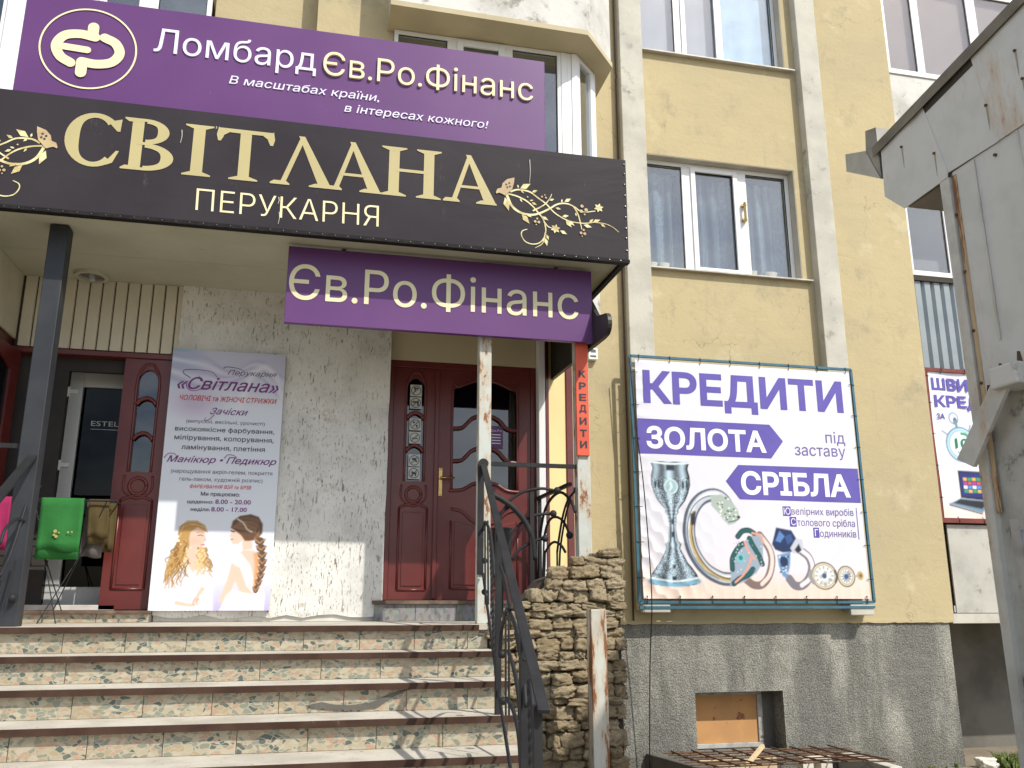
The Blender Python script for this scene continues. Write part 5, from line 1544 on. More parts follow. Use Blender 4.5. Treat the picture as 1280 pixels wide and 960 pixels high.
INK = {'b': INKBLACK, 'g': INKGREY, 'r': INKRED, 'p': INKPLUM}
buf = {k: MB() for k in INK}
yT = 7.047
for ink, s, a, b, z, c, sh_, bo in (
    ('g', 'Перукарня', -0.716, -0.352, 1.902, 0.042, 0.45, 0.0), ('p', '«Світлана»', -1.088, -0.317, 1.772, 0.098, 0.40, 0.010),
    ('r', 'ЧОЛОВІЧІ та ЖІНОЧІ СТРИЖКИ', -1.069, -0.338, 1.682, 0.040, 0.2, 0.012), ('p', 'Зачіски', -0.826, -0.552, 1.577, 0.052, 0.45, 0.008),
    ('g', '(випускні, весільні, урочисті)', -1.003, -0.413, 1.502, 0.028, 0, 0.0), ('b', 'високоякісне фарбування,', -1.08, -0.337, 1.436, 0.036, 0, 0.006),
    ('b', 'мілірування, колорування,', -1.079, -0.337, 1.367, 0.038, 0, 0.006), ('b', 'ламінування, плетіння', -1.021, -0.399, 1.292, 0.038, 0, 0.006),
    ('p', 'Манікюр • Педикюр', -1.107, -0.304, 1.191, 0.050, 0.45, 0.012), ('g', '(нарощування акріл-гелем, покриття', -1.081, -0.33, 1.108, 0.030, 0, 0.0),
    ('g', 'гель-лаком, художній розпис)', -1.015, -0.4, 1.049, 0.029, 0, 0.0), ('r', 'ФАРБУВАННЯ ВІЙ та БРІВ', -0.934, -0.482, 0.994, 0.027, 0.2, 0.006),
    ('b', 'Ми працюємо:', -0.849, -0.563, 0.937, 0.030, 0, 0.014), ('b', 'щоденно:', -0.943, -0.754, 0.878, 0.026, 0, 0.014), ('p', '8.00 - 20.00', -0.739, -0.476, 0.878, 0.035, 0, 0.014),
    ('b', 'неділя:', -0.913, -0.774, 0.820, 0.026, 0, 0.014), ('p', '8.00 - 17.00', -0.764, -0.502, 0.820, 0.034, 0, 0.014)):
    line_part(PO, 'printed_line', INK[ink], s, a, b, z, c, yT, bold=bo, shear=sh_)
q = MB(); c_ = 0
for pts in ([(-1.00, 1.86), (-1.06, 1.90), (-1.04, 1.925), (-0.95, 1.93), (-0.84, 1.915), (-0.80, 1.87)], [(-1.03, 1.82), (-1.02, 1.78), (-0.98, 1.757), (-0.92, 1.775), (-0.90, 1.83), (-0.94, 1.88)], [(-1.14, 1.22), (-1.11, 1.255), (-1.06, 1.25), (-1.05, 1.21)], [(-0.70, 1.23), (-0.67, 1.26), (-0.62, 1.25), (-0.60, 1.22)], [(-0.80, 1.57), (-0.84, 1.53), (-0.87, 1.525), (-0.86, 1.55)], [(-0.76, 1.95), (-0.74, 1.965), (-0.66, 1.96), (-0.60, 1.94)]):
    c_ += 1; stroke2d(q, pts, 0.006, 0.003, yT - 0.0004 * c_)
q.split('flourish', INKPLUM, PO)

# ------------------------------------------------------------------ large credit banner
KB = thing('credit_banner', 'large white banner reading КРЕДИТИ ЗОЛОТА СРІБЛА in a teal tube frame on the yellow wall', 'banner', (4.9, 9.12, 0.13))
bx0, bx1, bz0, bz1 = 3.512, 6.262, 0.182, 2.852
pr = Print(bx0, bx1, bz0, bz1, 0.0085, (222, 222, 232))
X, Z = pr.X, pr.Z
pr.put(np.clip((0.95 - Z) / 0.6, 0, 1) * 0.55, (232, 222, 228)); pr.put(np.clip((0.58 - Z) / 0.3, 0, 1) * 0.85, (240, 212, 194))
pr.ell(5.3, 0.95, 0.75, 0.55, (224, 214, 226), soft=0.03, op=.5); pr.ell(5.3, 0.90, 0.62, 0.42, (232, 226, 236), soft=0.04, op=.8)
# goblet
def prof(z):
    zs = [.315, .33, .40, .44, .51, .57, .66, .72, .765, .80, .94, 1.08, 1.11, 1.14, 1.245, 1.33, 1.42, 1.52, 1.60, 1.64, 1.68]
    ws = [.15, .26, .285, .27, .22, .165, .12, .085, .10, .06, .045, .055, .085, .08, .17, .21, .238, .235, .215, .225, .245]
    return np.interp(z, zs, ws, left=0, right=0)
cxg = 3.883
Wd = prof(Z); u = (X - cxg) / np.maximum(Wd, 1e-3)
ins = np.clip((Wd - np.abs(X - cxg)) / 0.008, 0, 1) * (Z > 0.312) * (Z < 1.685)
val = 0.66 + 0.30 * np.cos(u * 8.5 + .6) - 0.42 * np.abs(u) ** 3
eng = (rs.rand(*X.shape) - .5) * 0.55 * (((Z > 1.18) & (Z < 1.50)) | ((Z > 0.40) & (Z < 0.70)))
val = np.clip(val + eng + 0.10 * np.sin(Z * 160) * ((Z > 0.98) & (Z < 1.16)), 0.05, 1)
cg = np.stack([val * 0.74, val * 0.86, val * 0.95], -1) ** 1.7
pr.put(ins, cg)
for (a, b, c, d) in ((3.835, 3.935, 1.58, 1.67), (3.87, 3.90, 0.98, 1.04), (3.87, 3.90, 0.84, 0.90), (3.865, 3.905, 0.50, 0.545), (3.86, 3.91, 0.33, 0.42)): pr.poly([(a, c), (b, c), (b, d), (a, d)], (42, 52, 66), 0.004)
pr.ell(3.885, 1.40, 0.085, 0.085, (196, 220, 226)); pr.ell(3.885, 1.40, 0.066, 0.066, (160, 190, 198)); pr.line([(3.87, 1.36), (3.89, 1.40), (3.88, 1.44)], 0.03, (210, 228, 232))
for xq in (3.70, 3.74, 4.03, 4.075): pr.ell(xq, 1.42, 0.014, 0.05, (50, 62, 74))
pr.line([(3.60, 0.365), (3.885, 0.325), (4.165, 0.365)], 0.045, (120, 170, 196), soft=.006); pr.line([(3.62, 0.40), (3.885, 0.365), (4.15, 0.40)], 0.02, (214, 232, 238))
pr.line([(3.65, 1.672), (3.885, 1.655), (4.12, 1.672)], 0.02, (226, 238, 242))
# panther bangle
BG = [(4.60, 1.10), (4.52, 1.26), (4.40, 1.32), (4.24, 1.27), (4.12, 1.12), (4.075, 0.90), (4.12, 0.68), (4.25, 0.50), (4.42, 0.405), (4.56, 0.39)]
pr.line(BG, 0.150, (84, 94, 110)); pr.line([(a + .010, b + .006) for a, b in BG], 0.095, (196, 204, 214)); pr.line([(a + .006, b + .02) for a, b in BG], 0.03, (238, 242, 246)); pr.line([(a + .022, b - .004) for a, b in BG[4:]], 0.045, (190, 168, 116)); pr.line([(a + .034, b + .004) for a, b in BG[4:]], 0.016, (104, 84, 52)); pr.line([(a - .020, b - .012) for a, b in BG[1:9]], 0.016, (120, 134, 150))
pr.poly([(4.10, 1.10), (4.17, 1.13), (4.15, 0.98), (4.10, 0.98)], (46, 50, 60), .004)
pr.poly([(4.36, 1.31), (4.48, 1.33), (4.60, 1.27), (4.68, 1.16), (4.70, 1.07), (4.64, 1.01), (4.56, 0.985), (4.50, 1.04), (4.44, 1.12), (4.36, 1.20)], (170, 184, 176), .003)
for k in range(34): 
    a, b = 4.40 + rs.rand() * .27, 1.03 + rs.rand() * .26
    if pr.poly([(4.36, 1.31), (4.48, 1.33), (4.60, 1.27), (4.68, 1.16), (4.64, 1.03), (4.56, 1.0), (4.44, 1.12)], None)[min(pr.nz - 1, int((b - bz0) / .0085)), min(pr.nx - 1, int((a - bx0) / .0085))] > .5: pr.ell(a, b, 0.011, 0.009, (70, 84, 96) if k % 2 else (236, 240, 226))
pr.ell(4.60, 1.14, .014, .012, (40, 150, 110)); pr.ell(4.685, 1.075, .02, .016, (30, 34, 44)); pr.line([(4.56, 1.02), (4.62, 1.03), (4.68, 1.05)], 0.010, (60, 56, 58))
# leaf ring
pr.line([(4.93, 0.88), (5.03, 0.74), (5.06, 0.60), (5.01, 0.43), (4.92, 0.335), (4.82, 0.33), (4.74, 0.38)], 0.088, (128, 108, 104)); pr.line([(4.94, 0.87), (5.04, 0.74), (5.065, 0.60), (5.02, 0.44), (4.92, 0.34)], 0.045, (232, 214, 204))
pr.poly([(4.53, 0.31), (4.555, 0.48), (4.60, 0.62), (4.66, 0.74), (4.80, 0.86), (4.92, 0.90), (4.97, 0.86), (4.96, 0.72), (4.95, 0.58), (4.86, 0.46), (4.70, 0.36)], (150, 168, 186), .004)
for P in ([(4.57, 0.50), (4.58, 0.62), (4.66, 0.74), (4.72, 0.78)], [(4.80, 0.84), (4.84, 0.76), (4.90, 0.66), (4.94, 0.56)], [(4.58, 0.345), (4.66, 0.40), (4.76, 0.44), (4.82, 0.50)], [(4.66, 0.86), (4.72, 0.92), (4.80, 0.93), (4.86, 0.90)]): pr.line(P, 0.062, (38, 46, 62)); pr.line(P, 0.040, (18, 92, 88))
for P in ([(4.60, 0.36), (4.70, 0.44), (4.78, 0.55), (4.80, 0.62)], [(4.74, 0.80), (4.78, 0.70), (4.86, 0.60)], [(4.84, 0.90), (4.93, 0.88), (4.97, 0.80)]): pr.line(P, 0.024, (222, 158, 132))
pr.ell(4.68, 0.625, .052, .05, (120, 190, 196)); pr.ell(4.68, 0.625, .026, .026, (40, 130, 130))
for k in range(40): pr.ell(4.58 + rs.rand() * .36, 0.44 + rs.rand() * .38, .007, .007, (236, 242, 246) if k % 2 else (130, 150, 166), op=.7)
# blue stone ring
pr.line([(5.42, 0.72), (5.52, 0.64), (5.55, 0.52), (5.50, 0.40), (5.41, 0.325), (5.32, 0.33), (5.26, 0.40)], 0.095, (122, 118, 128)); pr.line([(5.43, 0.72), (5.53, 0.64), (5.56, 0.52), (5.51, 0.40), (5.41, 0.33)], 0.050, (228, 224, 228))
pr.poly([(5.13, 0.66), (5.30, 0.70), (5.28, 0.54), (5.23, 0.40), (5.18, 0.43), (5.14, 0.54)], (104, 148, 190), .004)
for k in range(34): pr.ell(5.15 + rs.rand() * .12, 0.45 + rs.rand() * .2, .010, .010, (40, 66, 104) if k % 3 else (226, 236, 244), op=.8)
pr.ell(5.21, 0.59, .05, .055, (30, 48, 84))
pr.poly([(5.075, 0.78), (5.14, 0.97), (5.33, 0.94), (5.39, 0.84), (5.35, 0.70), (5.20, 0.69), (5.11, 0.72)], (26, 48, 92), .003); pr.poly([(5.12, 0.82), (5.18, 0.93), (5.24, 0.87), (5.18, 0.80)], (92, 134, 190), .003); pr.poly([(5.24, 0.87), (5.32, 0.90), (5.34, 0.82), (5.27, 0.78)], (54, 84, 140), .003)
pr.poly([(5.30, 0.74), (5.38, 0.85), (5.46, 0.84), (5.47, 0.74), (5.40, 0.68), (5.33, 0.68)], (196, 200, 212), .003); pr.poly([(5.35, 0.72), (5.41, 0.79), (5.44, 0.72), (5.39, 0.68)], (34, 36, 52), .003)
# watches
for cx_, cz_, r1, r2 in ((5.70, 0.435, .165, .155), (5.98, 0.43, .115, .12)):
    pr.ell(cx_, cz_, r1, r2, (96, 84, 66)); pr.ell(cx_, cz_, r1 - .014, r2 - .014, (222, 206, 172)); pr.ell(cx_, cz_, r1 - .03, r2 - .03, (124, 128, 134)); pr.ell(cx_, cz_, r1 - .036, r2 - .036, (226, 226, 222))
    for k in range(9): a = rs.rand() * 6.28; q_ = rs.rand() * (r1 - .06); pr.ell(cx_ + q_ * math.cos(a), cz_ + q_ * math.sin(a), .022, .022, [(150, 158, 160), (188, 176, 150), (206, 210, 212)][k % 3], op=.8)
    for k in range(12): pr.line([(cx_ + (r1 - .05) * math.cos(k * .524), cz_ + (r2 - .05) * math.sin(k * .524)), (cx_ + (r1 - .075) * math.cos(k * .524), cz_ + (r2 - .075) * math.sin(k * .524))], .008, (90, 96, 104), smooth=False)
    pr.ell(cx_, cz_, .030, .030, (58, 88, 140))
pr.line([(5.54, 0.48), (5.52, 0.43), (5.56, 0.36)], 0.045, (150, 150, 150)); pr.line([(5.84, 0.49), (5.86, 0.43), (5.84, 0.37)], 0.03, (90, 86, 80)); pr.ell(6.16, 0.44, .042, .05, (186, 166, 110)); pr.ell(6.165, 0.44, .018, .02, (110, 100, 60)); pr.line([(6.09, 0.43), (6.13, 0.44)], .02, (170, 160, 140), smooth=False)
pr.c = np.clip(pr.c, 0, 1) ** 1.0 * 0.93
YK = 9.095
def wr(X, Z):
    lo = np.clip((1.75 - Z) / 1.2, 0, 1) * np.clip((4.5 - X) / 0.9, 0, 1)
    a = 0.011 * lo * np.sin((X * 1.0 + Z * 0.9) * 16) + 0.006 * lo * np.sin((X - Z * 0.5) * 27)
    ed = 0.004 * np.clip((bz0 + 0.25 - Z) / .25, 0, 1) * np.sin(X * 24) + 0.005 * np.clip((bx0 + 0.2 - X) / .2, 0, 1) * np.sin(Z * 20)
    return YK + np.abs(a) + np.abs(ed) + .0006 * (1 + np.sin(X * 5 + Z * 3))
pr.sheet('printed_vinyl_sheet', VINYL, KB, wr)
m = MB(); m.flat([(3.514, 2.163), (5.149, 2.160), (5.309, 1.968), (5.142, 1.760), (3.514, 1.764)], YK - 0.002); m.flat([(4.555, 1.482), (4.719, 1.671), (6.258, 1.678), (6.258, 1.274), (4.716, 1.279)], YK - 0.002)
for a, b, c, d in ((5.240, 5.341, 1.102, 1.212), (5.318, 5.402, 0.982, 1.093), (5.608, 5.682, 0.862, 0.976)): m.flat([(a, c), (b, c), (b, d), (a, d)], YK - 0.002)
m.split('violet_field', INKBLUE, KB)
line_part(KB, 'printed_word', INKBLUE, 'КРЕДИТИ', 3.597, 6.146, 2.363, 0.372, YK - 0.002, bold=0.034)
line_part(KB, 'printed_word', WHITEINK, 'ЗОЛОТА', 3.612, 5.09, 1.835, 0.245, YK - 0.004, bold=0.034)
line_part(KB, 'printed_word', WHITEINK, 'СРІБЛА', 4.74, 6.133, 1.345, 0.258, YK - 0.004, bold=0.034)
m = MB()
text(m, 'Ю', 5.250, 5.333, 1.118, 0.078, YK - 0.004); text(m, 'С', 5.332, 5.390, 0.998, 0.078, YK - 0.004); text(m, 'Г', 5.624, 5.668, 0.878, 0.080, YK - 0.004)
m.split('initial_letter', WHITEINK, KB)
for q_ in (('під', 5.869, 6.125, 1.972, 0.135), ('заставу', 5.455, 6.116, 1.812, 0.135), ('велірних виробів', 5.348, 6.148, 1.120, 0.080), ('толового срібла', 5.412, 6.153, 0.993, 0.082), ('одинників', 5.690, 6.158, 0.872, 0.082)): line_part(KB, 'printed_word', INKSOFT, *q_, YK - 0.002)
m = MB()
m.flat([(6.184, 0.85), (6.193, 0.85), (6.193, 1.216), (6.184, 1.216)], YK - 0.002)
m.build('rule_line', INKSOFT, KB)
m = MB(); yf = 9.105; r = 0.020
for P, Q in (((3.466, 0.145), (3.452, 2.895)), ((3.452, 2.895), (6.300, 2.895)), ((6.300, 2.895), (6.312, 0.145)), ((6.312, 0.145), (3.466, 0.145)), ((3.466, 0.09), (6.312, 0.09))):
    m.tube([(P[0], yf, P[1]), (Q[0], yf, Q[1])], r, 4, phase=F / 4)
m.split('frame_tube', BLUETUBE, KB)
m = MB()
for i in range(8):
    x = 3.55 + 2.66 * i / 7; m.tube([(x, YK - .006, 2.835), (x + .004, yf - .024, 2.87), (x + .004, yf - .022, 2.915)], 0.004, 5)
    m.tube([(x, YK - .012, 0.205), (x, yf - .026, 0.16), (x + .002, yf - 0.02, 0.13)], 0.004, 5); m.ball((x, YK - .012, 0.205), 0.010, 6, 4)
for i in range(7):
    z = 0.4 + 2.3 * i / 6; m.tube([(3.535, YK - .01, z), (3.49, yf - .026, z), (3.44, yf - .01, z)], 0.004, 5); m.tube([(6.24, YK - .01, z), (6.28, yf - .026, z), (6.325, yf - .01, z)], 0.004, 5)
m.split('cord_tie', IRON, KB)
for xa, xb in ((3.50, 3.82), (6.0, 6.30)):
    m = MB(); m.box(xa, xb, 9.10, YF - 0.132, 0.035 if xa < 5 else 0.0, 0.125); m.build('support_block', CONCRETE, B, bevel=0.01)

# cables
m = MB(); m.tube(curve_pts([(3.43, 9.06, 2.86), (3.475, 9.05, 2.1), (3.53, 9.03, 1.45), (3.565, 9.02, 0.7), (3.575, 9.02, 0.12), (3.56, 9.1, -0.5), (3.55, 9.2, -1.6)], 6), 0.0065, 6)
tag(m.build('hanging_cable', IRON, smooth=True), 'thin brown cable hanging over the edge of the large white banner down to the ground', 'cable')
m = MB(); m.tube([(3.455, 9.27, -0.05), (3.455, 9.27, 4.0), (3.452, 9.27, 6.6), (3.458, 9.265, 6.62), (3.452, 9.27, 6.7), (3.452, 9.27, 10)], 0.011, 6)
tag(m.build('wall_cable', simple('rusty_conduit', (0.10, 0.06, 0.045), None, 9, 0.8), smooth=True), 'dark conduit running up beside the first grey pilaster', 'cable')

# ------------------------------------------------------------------ second banner under the loggia
QB = thing('quick_credit_banner', 'partly hidden banner reading ШВИДКІ КРЕДИТИ with stopwatch and laptop in a dark red frame', 'banner', (8.5, 9.33, 1.1))
pr = Print(7.56, 9.6, 1.15, 3.01, 0.011, (226, 226, 236))
pr.put(np.clip((1.55 - pr.Z) / 0.35, 0, 1) * .7, (240, 208, 188))
cx_, cz_ = 7.935, 2.075
pr.ell(8.27, 2.02, .12, .2, (150, 130, 200), soft=.03, op=.8); pr.line([(8.22, 2.1), (8.3, 2.0), (8.22, 1.93)], .03, (226, 214, 240))
pr.ell(7.862, 2.41, .075, .08, (120, 150, 172)); pr.ell(7.862, 2.41, .055, .06, (226, 230, 236)); pr.ell(7.88, 2.375, .03, .05, (70, 90, 104)); pr.line([(7.88, 2.37), (7.895, 2.30)], .04, (110, 140, 150), smooth=False)
pr.line([(7.68, 2.24), (7.76, 2.19)], .018, (110, 140, 160), smooth=False); pr.line([(8.10, 2.33), (8.07, 2.25)], .022, (110, 140, 160), smooth=False)
pr.ell(cx_, cz_, .222, .228, (96, 128, 158)); pr.ell(cx_, cz_, .205, .21, (176, 208, 224)); pr.ell(cx_, cz_, .175, .18, (120, 160, 178)); pr.ell(cx_, cz_, .165, .17, (222, 238, 238))
pr.line([(7.95, 2.215), (8.02, 2.20), (8.06, 2.14)], .035, (46, 140, 96))
pr.poly([(7.835, 1.745), (8.25, 1.735), (8.265, 1.365), (7.835, 1.40)], (28, 34, 46), .003); pr.poly([(7.86, 1.72), (8.235, 1.712), (8.245, 1.40), (7.86, 1.43)], (38, 44, 120), .003)
for i in range(5):
    for j in range(4):
        pr.poly([(7.90 + .062 * i, 1.47 + .05 * j), (7.95 + .062 * i, 1.468 + .05 * j), (7.95 + .062 * i, 1.505 + .05 * j), (7.90 + .062 * i, 1.507 + .05 * j)], [(60, 160, 90), (210, 90, 70), (90, 150, 220), (230, 180, 70), (180, 70, 140), (240, 240, 244)][(i * 3 + j * 5) % 6])
pr.poly([(7.835, 1.40), (8.265, 1.365), (8.12, 1.22), (7.65, 1.325)], (110, 140, 160), .003); pr.poly([(7.82, 1.385), (8.22, 1.36), (8.12, 1.27), (7.72, 1.335)], (34, 38, 46), .003); pr.poly([(7.65, 1.325), (8.12, 1.22), (8.12, 1.20), (7.65, 1.30)], (70, 90, 104), .002)
pr.ell(8.38, 1.32, .08, .10, (150, 40, 50)); 
pr.sheet('printed_vinyl_sheet', VINYL, QB, lambda X, Z: 9.335 + .006 * np.sin(X * 9 + Z * 4))
for q_, bo in ((('ШВИДКІ', 7.595, 8.60, 2.775, 0.155), .034), (('КРЕДИТИ', 7.612, 8.84, 2.555, 0.15), .034), (('ЗА', 7.622, 7.737, 2.395, 0.07), .02), (('під', 8.20, 8.36, 2.38, 0.07), 0.0), (('заставу', 8.2, 8.8, 2.26, 0.09), 0.0)): line_part(QB, 'printed_word', INKBLUE, *q_, 9.325, bold=bo)
m = MB(); text(m, '10', 7.845, 8.03, 2.03, 0.13, 9.322, bold=0.012); m.build('green_number', INKGREEN, QB)
m = MB(); text(m, 'хвилин', 7.86, 8.02, 1.965, 0.03, 9.323); m.build('small_word', INKSOFT, QB)
m = MB(); m.box(7.485, 7.535, 9.31, 9.35, 1.09, 3.05); m.box(7.485, 10.4, 9.308, 9.352, 3.01, 3.055); m.box(7.485, 10.4, 9.308, 9.352, 1.09, 1.145); m.split('frame_bar', REDTUBE, QB)
m = MB()
for z in (1.4, 1.8, 2.2, 2.6, 2.95): m.tube([(7.57, 9.328, z), (7.53, 9.305, z), (7.48, 9.315, z)], 0.004, 5)
for x in (7.75, 8.1, 8.5): m.tube([(x, 9.328, 2.99), (x, 9.303, 3.03), (x, 9.31, 3.07)], 0.004, 5); m.tube([(x, 9.328, 1.17), (x, 9.303, 1.12), (x, 9.31, 1.07)], 0.004, 5)
m.split('cord_tie', IRON, QB)

# ------------------------------------------------------------------ railings
FRONT = {
  'thick': [(1.224, 6.1, 0.897), (1.313, 6.1, 0.854), (1.39, 6.1, 0.802), (1.458, 6.1, 0.729), (1.509, 6.1, 0.647), (1.535, 6.1, 0.565), (1.547, 6.1, 0.435)] ,
  't1': [(1.28, 6.1, 0.692), (1.322, 6.1, 0.775), (1.373, 6.1, 0.851), (1.442, 6.1, 0.903), (1.511, 6.1, 0.93), (1.615, 6.1, 0.946), (1.72, 6.1, 0.932)] ,
  't3': [(1.356, 6.1, 0.49), (1.39, 6.1, 0.612), (1.458, 6.1, 0.695), (1.544, 6.1, 0.747), (1.631, 6.1, 0.764), (1.688, 6.1, 0.764)] ,
  't4': [(1.381, 6.1, 0.433), (1.441, 6.1, 0.507), (1.509, 6.1, 0.549), (1.578, 6.1, 0.578), (1.625, 6.1, 0.587)] ,
  't5': [(1.279, 6.1, 0.758), (1.33, 6.1, 0.78), (1.373, 6.1, 0.809)] ,
  'newel': [(1.55, 6.1, 0.931), (1.547, 6.1, 0.435)] ,
}
SIDE = {
  'a': [(1.84, 7.105, 0.578), (1.84, 7.017, 0.756), (1.84, 6.893, 0.877), (1.84, 6.697, 0.946), (1.84, 6.477, 0.965), (1.84, 6.306, 0.93), (1.84, 6.146, 0.857), (1.84, 6.056, 0.775)] ,
  'b': [(1.84, 6.94, 0.649), (1.84, 6.859, 0.733), (1.84, 6.741, 0.783), (1.84, 6.593, 0.789), (1.84, 6.417, 0.754), (1.84, 6.286, 0.687), (1.84, 6.207, 0.621)] ,
  'c': [(1.84, 6.905, 0.537), (1.84, 6.749, 0.587), (1.84, 6.601, 0.597), (1.84, 6.427, 0.558), (1.84, 6.328, 0.506)] ,
  'd1': [(1.84, 6.551, 0.518), (1.84, 6.494, 0.618), (1.84, 6.4, 0.752), (1.84, 6.311, 0.837), (1.84, 6.208, 0.891), (1.84, 6.078, 0.922)] ,
  'd2': [(1.84, 6.471, 0.514), (1.84, 6.425, 0.604), (1.84, 6.351, 0.711), (1.84, 6.28, 0.797), (1.84, 6.194, 0.862)] ,
}
STAIR = {
  'hand': [(1.178, 6.172, 1.13), (0.817, 3.101, -0.224)] ,
  'newel1': [(1.07, 5.251, 0.68), (1.025, 4.868, -0.621)] ,
  'newel2': [(0.884, 3.674, -0.008), (0.867, 3.532, -0.478)] ,
  'newel3': [(0.831, 3.222, -0.211), (0.83, 3.213, -0.424)] ,
  'rod1': [(1.144, 5.88, 0.684), (1.134, 5.795, 0.129)] ,
  'rod2': [(1.115, 5.637, 0.662), (1.106, 5.554, 0.13)] ,
  'rod3': [(0.976, 4.45, 0.084), (0.974, 4.435, -0.394)] ,
  'rod4': [(0.958, 4.299, 0.086), (0.955, 4.276, -0.375)] ,
  'ball': [(1.147, 5.906, 0.417), (1.145, 5.885, 0.211), (0.997, 4.636, -0.119), (0.989, 4.565, -0.34)] ,
  'c1': [(1.182, 6.204, 0.436), (1.175, 6.144, 0.604), (1.144, 5.878, 0.67), (1.103, 5.527, 0.595), (1.075, 5.297, 0.471), (1.053, 5.106, 0.292)] ,
  'c2': [(1.01, 4.739, -0.132), (1.002, 4.677, -0.005), (0.984, 4.52, 0.063), (0.966, 4.373, 0.11), (0.947, 4.206, 0.09), (0.923, 4.003, 0.041), (0.901, 3.82, -0.027), (0.882, 3.654, -0.089)] ,
  'c3': [(0.958, 4.297, -0.089), (0.926, 4.032, -0.161), (0.905, 3.849, -0.262), (0.902, 3.826, -0.34)] ,
  'c4': [(0.969, 4.39, -0.312), (0.933, 4.088, -0.332), (0.908, 3.876, -0.4), (0.897, 3.781, -0.521)] ,
  'c5': [(0.92, 3.975, 0.015), (0.896, 3.772, -0.093), (0.885, 3.679, -0.167), (0.877, 3.614, -0.263)] ,
  'c6': [(0.861, 3.482, -0.15), (0.852, 3.405, -0.231), (0.848, 3.37, -0.307), (0.846, 3.35, -0.447)] ,
  'c7': [(1.012, 4.755, 0.336), (0.981, 4.494, 0.249), (0.96, 4.316, 0.155), (0.947, 4.206, 0.112)] ,
  'tw1': [(0.902, 3.825, -0.318), (0.888, 3.711, -0.509)] ,
  'tw2': [(0.863, 3.494, -0.151), (0.858, 3.454, -0.465)] ,
  'tw3': [(1.092, 5.435, 0.571), (1.05, 5.081, -0.152)] ,
}
LEFT = {
  'a': [(-1.76, 5.648, 0.472), (-1.76, 5.712, 0.569), (-1.76, 5.906, 0.638), (-1.76, 6.118, 0.613), (-1.76, 6.222, 0.52), (-1.76, 6.268, 0.371)] ,
  'b': [(-1.76, 6.278, 0.888), (-1.76, 6.077, 0.799), (-1.76, 5.979, 0.651), (-1.76, 5.917, 0.524), (-1.76, 5.826, 0.389), (-1.76, 5.724, 0.293)] ,
  'r1': [(-1.76, 5.966, 0.395), (-1.76, 5.89, 0.088)] ,
  'r2': [(-1.76, 5.885, 0.38), (-1.76, 5.763, 0.203)] ,
  'ball': [(-1.76, 6.069, 0.4), (-1.76, 5.995, 0.169)] ,
}

def iron_tubes(parent, name, lst, mat=IRON):
    for it in lst:
        pts, r = it[0], it[1]
        m = MB()
        if len(it) > 2 and it[2] == 'tw':
            a, b = Vector(pts[0]), Vector(pts[-1]); n = 60
            m.tube([a.lerp(b, i / n) for i in range(n + 1)], r, 4, twist=38)
        elif len(pts) > 2: m.tube(curve_pts(pts, 5), r, 8)
        else: m.tube(pts, r, 6)
        m.build(name if len(it) < 4 else it[3], mat, parent, smooth=(len(pts) > 2))
def balls(parent, lst, r=0.026):
    for c in lst: MB().ball(c, r, 12, 8).build('knob', IRON, parent, smooth=True)

FR = thing('front_railing', 'black wrought-iron railing with curling bars and knobs between the two white posts', 'railing', (1.55, 6.12, 0))
m = MB(); m.box(1.225, 1.871, 6.105, 6.125, 1.098, 1.128); m.build('top_bar', IRON, FR)
m = MB(); m.box(1.225, 1.871, 6.105, 6.125, 0.06, 0.085); m.build('bottom_bar', IRON, FR)
def shift(ps, dy): return [(p[0], p[1] + dy, p[2]) for p in ps]
m = MB(); m.box(1.512, 1.542, 6.085, 6.115, 0.0, 0.915); m.build('newel', IRON, FR)
iron_tubes(FR, 'curl', [(FRONT['thick'], 0.021), (shift(FRONT['t1'], .02), .0105), (shift(FRONT['t3'], .03), .0105), (shift(FRONT['t4'], .02), .0105), (shift(FRONT['t5'], .03), .009)])
balls(FR, [FRONT[k][-1] for k in ('t1', 't3', 't4')])
for k in ('t1', 't3', 't4'):
    pass
SR = thing('side_railing', 'black wrought-iron side railing with arched bars in front of the yellow strip', 'railing', (1.84, 6.6, 0))
m = MB(); m.box(1.826, 1.856, 6.18, 7.19, 0.980, 1.005); m.build('handrail', IRON, SR)
m = MB(); m.box(1.829, 1.853, 7.06, 7.085, 0.0, 0.985); m.box(1.829, 1.853, 6.18, 7.06, 0.05, 0.075); m.build('newel', IRON, SR)
iron_tubes(SR, 'arched_bar', [(SIDE['a'], .0115), (SIDE['b'], .0105), (SIDE['c'], .010), (SIDE['d1'] + [(SIDE['d1'][-1][0], SIDE['d1'][-1][1] - .02, SIDE['d1'][-1][2] + .03)], [.008] * 1 and .009), (SIDE['d2'], .008)])
balls(SR, [SIDE['b'][-1]], 0.028)
for k in ('a', 'b', 'c', 'd1', 'd2'):
    p = SIDE[k][0]
    m = MB(); m.tube([p, (p[0], p[1] + (0.05 if k != 'd1' else 0), p[2] * .5), (p[0], p[1] + .06, 0.06)], 0.008, 6); m.build('bar_foot', IRON, SR)

